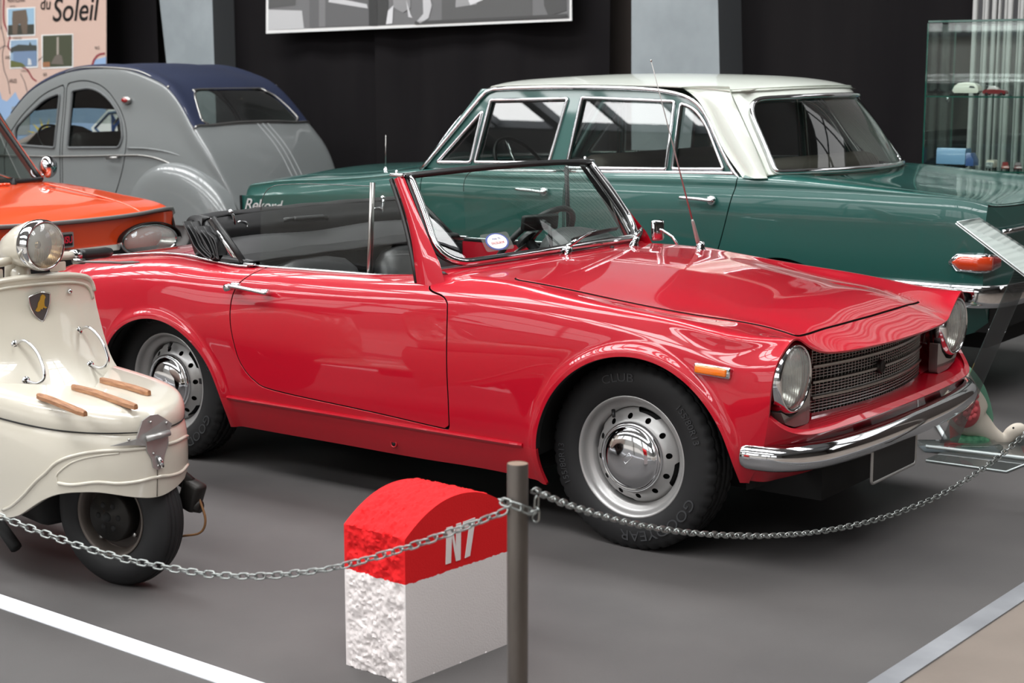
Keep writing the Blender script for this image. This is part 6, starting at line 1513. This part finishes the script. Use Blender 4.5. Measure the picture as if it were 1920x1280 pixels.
# ================================================================ painted goose figure
gs0 = on_floor(1790, 832)
goose = thing('goose_figure', 'painted goose figure bending its head to the floor beside the bumper', 'figurine', tuple(gs0), 0)
GW = mat('goose_white', (216, 206, 192), .6); GP = mat('goose_pink', (214, 92, 98), .6); GG = mat('goose_green', (104, 158, 132), .6); GY = mat('goose_yellow', (226, 190, 60), .6); GR = mat('goose_red', (206, 52, 50), .55); GGR = noise_col(mat('goose_grass', (40, 116, 78), .7), (24, 92, 62), (88, 150, 112), 40, 5)
def gp(px, py, d=0.0): return at_depth(px, py, gs0[1] + d) - gs0
def gl(rows, n=20, squash=.8):
    out = []
    for (x, y, r) in rows:
        c = gp(x, y); rr = r / FPX * gs0[1]
        out.append((c, rr))
    k = len(out); rings = []
    for i in range(k):
        t = out[min(i + 1, k - 1)][0] - out[max(i - 1, 0)][0]; t /= np.linalg.norm(t); a = np.array([0, 1.0, 0]); b = np.cross(t, a)
        rings.append([out[i][0] + (b * math.cos(q) + a * math.sin(q) * squash) * out[i][1] for q in np.linspace(0, 2 * PI, n, endpoint=False)])
    return MB().loft(rings)
rows = spl(np.array([(1796, 680, 3), (1797, 692, 14), (1800, 715, 28), (1805, 745, 40), (1812, 770, 42), (1822, 788, 36), (1838, 800, 26), (1858, 815, 18), (1876, 824, 14), (1888, 821, 13), (1897, 812, 14), (1907, 806, 14), (1916, 806, 12), (1922, 808, 5)], float), 52)
body_g = gl(rows); bo = body_g.build('body', [GW, GP, GG, GY, GR], goose)
for pnum, poly in enumerate(bo.data.polygons):
    c = sum((bo.data.vertices[v].co for v in poly.vertices), Vector()) / len(poly.vertices)
    zrel = c.z; xrel = c.x
# wings: green mantle, pink scaled breast
gl(spl(np.array([(1798, 688, 5), (1804, 704, 14), (1815, 733, 22), (1831, 764, 18), (1845, 786, 9), (1850, 796, 3)], float), 24), squash=1.05).xform(lambda x, y, z: (x + .022, y + .012, z + .006)).build('wing', GG, goose)
MB().sphere(gp(1810, 770, -.045), (.056, .055, .066), 24, 14).build('breast', GP, goose)
for i in range(4):
    for j in range(4):
        c0 = gp(1810, 770, -.045); c = gp(1801 + 9 * j - 3 * i, 753 + 11 * i - 4 * j, -.045); dd = c - c0; c = c + np.array([0, -.055 * math.sqrt(max(.05, 1 - (dd[0] / .056) ** 2 - (dd[2] / .066) ** 2)), 0]); MB().sphere(c, (.013, .007, .012), 12, 6).build('scale_feather', GP, goose)
MB().sphere(gp(1800, 684), (.022, .03, .03), 14, 8).build('tail_tip', GY, goose)
gl(spl(np.array([(1793, 796, 14), (1790, 806, 10), (1790, 815, 9), (1792, 824, 12)], float), 12)).build('leg', GR, goose)
for dx in (-.02, .015): MB().prism([(-.03, -.02), (.03, -.035), (.035, .0), (0, .03)], .014, frame3(gp(1788, 826) + np.array([dx, -.03, -.012]), (1, 0, 0), (0, 1, 0), (0, 0, 1))).build('foot', GR, goose)
ms_ = MB().sphere((0, 0, 0), 1, 28, 12); c = gp(1818, 836); VV_ = ms_.V[0]; rr = .9 + .2 * vnoise(VV_ * 3 + 5, 2.0); ms_.V[0] = VV_ * rr[:, None] * np.array([.088, .07, .045]); ms_.V[0][:, 2] = np.maximum(ms_.V[0][:, 2], -.0); ms_.V[0] += np.array([c[0], .0, .0])
ms_.build('grass_mound', GGR, goose)
gl(np.array([(1917, 808, 10), (1926, 812, 8), (1936, 822, 5), (1942, 832, 2)], float)).build('beak', GR, goose)
MB().sphere(gp(1900, 802, -.042), .0042, 8, 6).build('eye', PLATEBLACK, goose)

# ================================================================ posters on the back wall
def poster_thing(name, label, px, py, q): 
    p, q_, z = wall_pt(px, py, q); return thing(name, label, 'poster', H(p, q, z), HALL)
QP = QW - .42
M_PAPER = mat('map_paper', (214, 184, 170), .7); M_SEA = mat('map_sea_blue', (150, 178, 214), .7)
mp = poster_thing('map_poster', 'pink road map poster headed du Soleil with small photographs', 100, 128, QP)
O_ = np.array(wall_pt(100, 128, QP))
def mpx(px, py, off=0.0):
    a = wall_pt(px, py, QP); return np.array([a[0] - O_[0], -off, a[2] - O_[2]])
def sheetp(root, name, pix, off, m): return MB().add([mpx(x, y, off) for x, y in pix], [list(range(len(pix)))[::-1]], 0, False).build(name, m, root)
TOP = -330
pp = [(-190, TOP), (200, TOP), (200, 268), (-190, 282)]
MB().add([mpx(*p) for p in pp] + [mpx(*p, .006) for p in pp], [[4, 7, 6, 5], [0, 1, 2, 3], [0, 4, 5, 1], [1, 5, 6, 2], [2, 6, 7, 3], [3, 7, 4, 0]], 0, False).build('paper', M_PAPER, mp)
coast = [(-190, 150), (-60, 168), (-20, 165), (0, 168), (5, 186), (14, 190), (22, 182), (30, 172), (36, 186), (60, 205), (85, 190), (110, 180), (160, 160), (172, 135), (180, 112), (200, 106), (200, 266), (-190, 280)]
sheetp(mp, 'printed_sea', coast, .008, M_SEA)
M_ROAD = mat('map_road_red', (150, 62, 70), .7); M_LINE = mat('map_line', (110, 100, 98), .7)
def stroke(pix, w, m, name, off=.010):
    P = spl(np.array(pix, float), 60); mb = MB(); L = []; 
    for i in range(len(P)):
        t = P[min(i + 1, len(P) - 1)] - P[max(i - 1, 0)]; t /= np.linalg.norm(t) + 1e-9; n = np.array([-t[1], t[0]]) * w; L.append((mpx(*(P[i] + n), off), mpx(*(P[i] - n), off)))
    mb.loft([[a, b] for a, b in L], False); return mb.build(name, m, mp)
stroke([(9, TOP), (10, -60), (8, 30), (14, 55), (20, 70), (17, 88), (26, 100), (38, 122), (52, 130), (62, 146), (70, 152)], 1.4, M_ROAD, 'printed_road')
stroke([(198, 100), (186, 103), (178, 112), (173, 124), (160, 140)], 1.8, M_ROAD, 'printed_road')
for pts in ([(2, TOP), (3, 20), (4, 50), (10, 80), (6, 100), (9, 130), (16, 150), (20, 176)], [(0, 92), (10, 86), (20, 90)], [(40, 138), (48, 155), (52, 172)], [(70, 116), (84, 104)]): stroke(pts, .6, M_LINE, 'printed_river')
def maptext(body, px, py, hpx, name='printed_name', m=BLACKINK, off=.011, wide=.8, **k):
    c = mpx(px, py); sc = np.linalg.norm(mpx(px, py + 1) - c); a = (mpx(px + 10, py) - c); a = a / np.linalg.norm(a)
    V, F = text_mesh(body, 1.0, .0005, **k); h = hpx * sc * 1.35
    return MB().add([c + np.array([v[0] * h * wide, -off, v[1] * h]) for v in V], F, 0, False).build(name, m, mp)
maptext('du', 86, 8, 24, 'printed_heading', shear=.2, bold=.005, wide=1.0); maptext('Soleil', 140, 20, 46, 'printed_heading', shear=.25, bold=.006, spacing=.98, wide=1.05)
for t, x, y, h in (('MONTELIMAR', 32, 1, 8), ('ORANGE', 25, 12, 4), ('AVIGNON', 22, 108, 7), ('ARLES', 26, 152, 8), ('AIX', 86, 140, 7), ('NICE', 184, 90, 6), ('CADEROUSSE', 34, 72, 4), ('CAVAILLON', 48, 133, 4)): maptext(t, x, y, h)
def photo(px0, py0, px1, py1, kind):
    fr = [(px0 - 3, py0 - 2), (px1 + 2, py0 - 4), (px1 + 2, py1 + 1), (px0 - 2, py1 + 3)]; sheetp(mp, 'photo_border', fr, .010, WHITEFLAT)
    q = lambda a, b: (px0 + (px1 - px0) * a, py0 + (py1 - py0) * b - 2 * a)
    rect = lambda a0, b0, a1, b1: [q(a0, b0), q(a1, b0), q(a1, b1), q(a0, b1)]
    C = lambda nm, c: mat(nm, c, .7)
    if kind == 0:
        sheetp(mp, 'photo_sky', rect(0, 0, 1, 1), .012, C('ph_sky', (156, 190, 214))); sheetp(mp, 'photo_ground', rect(0, .62, 1, 1), .013, C('ph_dark', (66, 66, 58)))
        sheetp(mp, 'photo_arch', [q(.18, .08), q(.70, .05), q(.76, .40), q(.74, .98), q(.56, .98), q(.50, .62), q(.44, .58), q(.38, .64), q(.36, .98), q(.18, .98), q(.16, .4)], .014, C('ph_stone', (110, 96, 84)))
    if kind == 1:
        sheetp(mp, 'photo_sky', rect(0, 0, 1, 1), .012, C('ph_sky2', (150, 176, 200))); sheetp(mp, 'photo_trees', [q(0, .28), q(.3, .16), q(.7, .2), q(.74, .06), q(.8, .2), q(1, .22), q(1, .42), q(0, .46)], .013, C('ph_tree', (70, 74, 70)))
        sheetp(mp, 'photo_water', rect(.1, .42, 1, .98), .014, C('ph_water', (120, 142, 172))); sheetp(mp, 'photo_bank', [q(0, .74), q(.45, .86), q(.6, 1), q(0, 1)], .015, C('ph_grass', (104, 108, 64))); sheetp(mp, 'photo_figure', [q(.68, .68), q(.78, .74), q(.82, .95), q(.66, .95)], .016, C('ph_fig', (210, 214, 216)))
    if kind == 2:
        sheetp(mp, 'photo_trees', rect(0, 0, 1, 1), .012, C('ph_tree2', (74, 78, 60))); sheetp(mp, 'photo_obelisk', rect(.48, .06, .55, .66), .013, C('ph_obelisk', (170, 160, 150)))
        sheetp(mp, 'photo_fountain', [q(.28, .9), q(.42, .66), q(.55, .60), q(.66, .66), q(.72, .94)], .014, C('ph_fount', (112, 104, 96))); sheetp(mp, 'photo_ground', rect(0, .84, .25, 1), .014, C('ph_earth', (158, 112, 80)))
photo(17, 17, 66, 66, 0); photo(22, 76, 71, 126, 1); photo(82, 67, 137, 126, 2)
# lower part, seen through the windows of the grey car: sun and sea picture
sheetp(mp, 'photo_panel', [(62, 196), (112, 190), (112, 252), (62, 254)], .012, mat('ph_bluepanel', (148, 172, 200), .7))
sun = [(86 + r * math.cos(t) * 1.0, 254 - r * math.sin(t)) for t, r in [(PI * k / 12, 34 if k % 2 else 12) for k in range(13)]]
sheetp(mp, 'printed_sun', sun, .014, mat('ph_sun', (224, 200, 84), .7)); sheetp(mp, 'photo_panel', [(24, 200), (58, 196), (58, 252), (24, 254)], .012, mat('ph_harbour', (150, 156, 160), .7))
# leaning white M board in front of the map
QB = QP - .5
O_ = np.array(wall_pt(212, 300, QB)); mb_ = thing('letter_board', 'white board with a blue M seen through the grey car side window', 'sign', H(O_[0], QB, O_[2]), HALL)
def mpx(px, py, off=0.0):
    a = wall_pt(px, py, QB); return np.array([a[0] - O_[0], -off, a[2] - O_[2]])
dia = [(172, 240), (205, 204), (262, 200), (262, 300), (205, 300)]
MB().add([mpx(*p) for p in dia] + [mpx(*p, .01) for p in dia], [[9, 8, 7, 6, 5], [0, 1, 2, 3, 4]] + [[i, i + 5, (i + 1) % 5 + 5, (i + 1) % 5] for i in range(5)], 0, False).build('board', WHITEFLAT, mb_)
MB().tube([mpx(x, y, .012) for x, y in ((180, 240), (206, 212), (232, 209))], .012, 4).tube([mpx(x, y, .012) for x, y in ((180, 240), (196, 256))], .012, 4).build('border_line', mat('board_navy', (52, 84, 120), .6), mb_)
V, F = text_mesh('M', 1.0, .001, bold=.02); c = mpx(221, 233); sc = np.linalg.norm(mpx(221, 234) - c)
MB().add([c + np.array([v[0] * 46 * sc, -.014, v[1] * 46 * sc]) for v in V], F, 0, False).build('letter', mat('board_blue', (40, 84, 150), .6), mb_)
MB().tube([mpx(205, 300), mpx(205, 300) + np.array([0, .1, -(O_[2])])], .02, 6).tube([mpx(250, 300), mpx(250, 300) + np.array([0, .1, -(O_[2])])], .02, 6).build('easel_leg', DARKMETAL, mb_)
# ---- black and white photograph
QP2 = QW - .22
O_ = np.array(wall_pt(786, 40, QP2)); bw = thing('photo_poster', 'large black and white photograph banner hanging on the black curtain', 'poster', H(O_[0], QP2, O_[2]), HALL)
def mpx(px, py, off=0.0):
    a = wall_pt(px, py, QP2); return np.array([a[0] - O_[0], -off, a[2] - O_[2]])
def shp2(name, pix, off, g, root=bw): return MB().add([mpx(x, y, off) for x, y in pix], [list(range(len(pix)))[::-1]], 0, False).build(name, mat('photo_grey_%d' % g, (g, g, int(g * 1.01)), .65), root)
pp = [(502, -420), (1070, -520), (1073, 39), (500, 63)]
MB().add([mpx(*p) for p in pp] + [mpx(*p, .008) for p in pp], [[4, 7, 6, 5], [0, 1, 2, 3], [0, 4, 5, 1], [1, 5, 6, 2], [2, 6, 7, 3], [3, 7, 4, 0]], 0, False).build('banner', WHITEFLAT, bw)
shp2('printed_ground', [(505, -400), (1067, -500), (1069, 35), (505, 56)], .010, 118)
shp2('printed_pavement', [(505, 18), (568, 20), (572, 54), (505, 56)], .012, 196); shp2('printed_shadow', [(505, -60), (560, -60), (556, 10), (505, 16)], .012, 92)
shp2('printed_car_side', [(582, -200), (700, -200), (705, 46), (582, 52)], .012, 104); shp2('printed_car_side', [(600, -160), (612, -160), (612, 50), (600, 51)], .013, 128)
shp2('printed_bumper', [(620, -6), (690, 8), (692, 16), (618, 4)], .014, 206)
for k, (x0, x1, x2, x3, y1, g) in enumerate(((692, 708, 706, 694, 48, 62), (712, 730, 726, 710, 46, 70))): shp2('printed_leg', [(x0, -120), (x1, -120), (x2 + 4, y1), (x3, y1)], .015, g)
shp2('printed_skirt', [(734, -120), (766, -120), (772, 14), (758, 24), (740, 14)], .015, 150); shp2('printed_leg', [(730, 20), (740, 10), (738, 44), (726, 46)], .016, 220); shp2('printed_leg', [(764, 0), (772, 26), (776, 34), (768, 32)], .016, 210)
shp2('printed_leg', [(800, -40), (812, 10), (806, 34), (790, 44), (784, 40), (796, 26), (794, -40)], .016, 200)
shp2('printed_wall', [(830, -300), (1000, -300), (1000, 30), (830, 38)], .012, 96); shp2('printed_panel', [(862, -100), (900, -100), (896, 8), (856, 14)], .014, 160); shp2('printed_panel', [(880, 0), (905, -8), (908, 0), (884, 10)], .015, 220)
shp2('printed_figure', [(1018, -120), (1062, -120), (1064, 20), (1030, 30), (1022, 10)], .014, 84); shp2('printed_kerb', [(780, 40), (1066, 26), (1066, 32), (780, 46)], .016, 78)

# ================================================================ glass display cabinet with model cars
KC = at_depth(1868, 300, 9.75); kz = HALL
cab = thing('display_cabinet', 'tall glass display cabinet with model cars on its glass shelves', 'cabinet', (KC[0], KC[1], 0), kz)
KW, KD = .74, .42
kt = at_depth(1800, 40, 9.75)[2]; kzs = [at_depth(1800, 181, 9.75)[2], at_depth(1800, 318, 9.75)[2]]; kzs += [kzs[1] - .42, kzs[1] - .82]
M_CAB = glass('cabinet_pane', (247, 252, 250), 1.0)
for nm, c, s in (('front_pane', (0, -KD / 2, kt / 2 + .02), (KW, .006, kt - .06)), ('rear_pane', (0, KD / 2, kt / 2 + .02), (KW, .006, kt - .06)), ('side_pane', (-KW / 2, 0, kt / 2 + .02), (.006, KD, kt - .06)), ('side_pane', (KW / 2, 0, kt / 2 + .02), (.006, KD, kt - .06)), ('top_pane', (0, 0, kt), (KW, KD, .008))):
    MB().box(c, s).build(nm, M_CAB, cab)
for x in (-KW / 2, KW / 2):
    for y in (-KD / 2, KD / 2): MB().box((x, y, kt / 2 + .02), (.008, .008, kt - .06)).build('pane_edge', PANE_EDGE, cab)
for z in kzs:
    so2 = MB().box((0, 0, z), (KW - .01, KD - .01, .007)).build('glass_shelf', M_CAB, cab)
    MB().box((0, -KD / 2 + .004, z), (KW - .01, .003, .008)).box((-KW / 2 + .004, 0, z), (.003, KD - .01, .008)).build('shelf_edge', PANE_EDGE, so2)
    for x in (-KW * .36, KW * .36): MB().lathe([(.0, -.03), (.010, -.028), (.012, -.012), (.008, 0)], 12, 'z', (x, -KD * .3, z - .004)).build('shelf_support', CHROME, so2)
for y in (-KD / 2, KD / 2): MB().box((0, y, kt), (KW, .006, .012)).build('top_edge', PANE_EDGE, cab)
MB().box((0, 0, .04), (KW + .02, KD + .02, .08), None, .006).build('plinth', VINYL2, cab)
KR = np.array([[math.cos(kz), -math.sin(kz), 0], [math.sin(kz), math.cos(kz), 0], [0, 0, 1]])
def shelf_pt(px, z, y=-.06, lim=.30):
    """place on a shelf under a photo column"""
    best = None
    for x in np.linspace(-lim, lim, 133):
        w = KR @ np.array([x, y, z]) + np.array([KC[0], KC[1], 0]); v = w - np.array([0, 0, EYE]); zc = v[1] * cP - v[2] * sP; X = 960 + FPX * v[0] / zc
        if best is None or abs(X - px) < best[0]: best = (abs(X - px), w)
    return best[1]
def model_car(px, shelf, L, c1, c2, label, kind='car', rz=0.0, cat='model car', yy=-.09):
    z = kzs[shelf] + .0037; w = shelf_pt(px, z, yy, .36 - L * .6); t = thing('model_' + kind, label, cat, tuple(w), kz + rz, 'model vehicles on the glass shelves')
    k = L / .10; m1 = mat('model_%d_%d_%d' % c1, c1, .3, coat=.8); m2 = mat('model_%d_%d_%d' % c2, c2, .3, coat=.8)
    def lo(prof, w, m, nm):
        mb = MB(); n = len(prof); r = []
        for y, s in ((-w, .86), (-w * .8, 1.0), (w * .8, 1.0), (w, .86)): r.append([(x * k, y * k, (.008 + (zz - .008) * s) * k) for x, zz in prof])
        mb.loft(r); return sharpen(mb.build(nm, m, t), .7)
    if kind in ('car',):
        lo([(-.05, .010), (-.052, .022), (-.045, .028), (-.02, .030), (.0, .030), (.03, .028), (.048, .024), (.052, .016), (.05, .010)], .019, m1, 'body'); lo([(-.034, .028), (-.024, .043), (.004, .044), (.018, .029)], .016, m2, 'cabin')
    elif kind == 'caravan':
        lo([(-.05, .012), (-.058, .022), (-.052, .038), (-.035, .050), (0, .054), (.03, .050), (.046, .036), (.05, .020), (.044, .012)], .022, m1, 'body'); lo([(.010, .036), (.014, .044), (.030, .042), (.036, .034)], .0225, m2, 'window')
    else:
        lo([(-.055, .014), (-.055, .058), (.030, .058), (.030, .014)], .022, m1, 'load_box'); lo([(.031, .010), (.031, .046), (.044, .046), (.054, .028), (.054, .010)], .020, m2, 'cab')
    for x in (-.032, .033):
        for y in (-.018, .018): MB().lathe([(0, -.004), (.0085, -.004), (.009, 0), (.0085, .004), (0, .004)], 14, 'y', (x * k, y * k, .009 * k)).build('wheel', BLACKTRIM, t)
    return t
model_car(1815, 0, .150, (226, 222, 208), (70, 70, 72), 'cream model caravan on the upper glass shelf', 'caravan', 0.0, 'model caravan')
model_car(1866, 0, .135, (124, 30, 34), (190, 180, 178), 'dark red model car coupled ahead of the caravan on the upper glass shelf')
model_car(1778, 0, .09, (44, 40, 40), (60, 56, 56), 'small black model car at the end of the upper glass shelf', yy=.10)
model_car(1795, 1, .21, (122, 160, 196), (70, 96, 150), 'blue model lorry on the lower glass shelf', 'lorry', 0.0, 'model lorry')
model_car(1752, 1, .11, (52, 74, 90), (40, 50, 60), 'dark blue model car beside the blue lorry on the lower glass shelf', yy=.10)
model_car(1858, 1, .10, (226, 218, 200), (90, 100, 98), 'cream model van facing out on the lower glass shelf', 'van', -1.45, 'model van')
model_car(1885, 1, .11, (146, 66, 56), (120, 40, 40), 'rust red model car between the cream van and the maroon model', 'car', -1.2)
model_car(1908, 1, .11, (96, 30, 36), (120, 110, 112), 'maroon model car at the end of the lower glass shelf', 'car', -1.2)
SC.cycles.use_denoising = True
SC.cycles.max_bounces = 10; SC.cycles.transparent_max_bounces = 24; SC.cycles.glossy_bounces = 5
SC.cycles.sample_clamp_indirect = 6.0; SC.cycles.caustics_reflective = False; SC.cycles.caustics_refractive = False
bpy.context.view_layer.update()
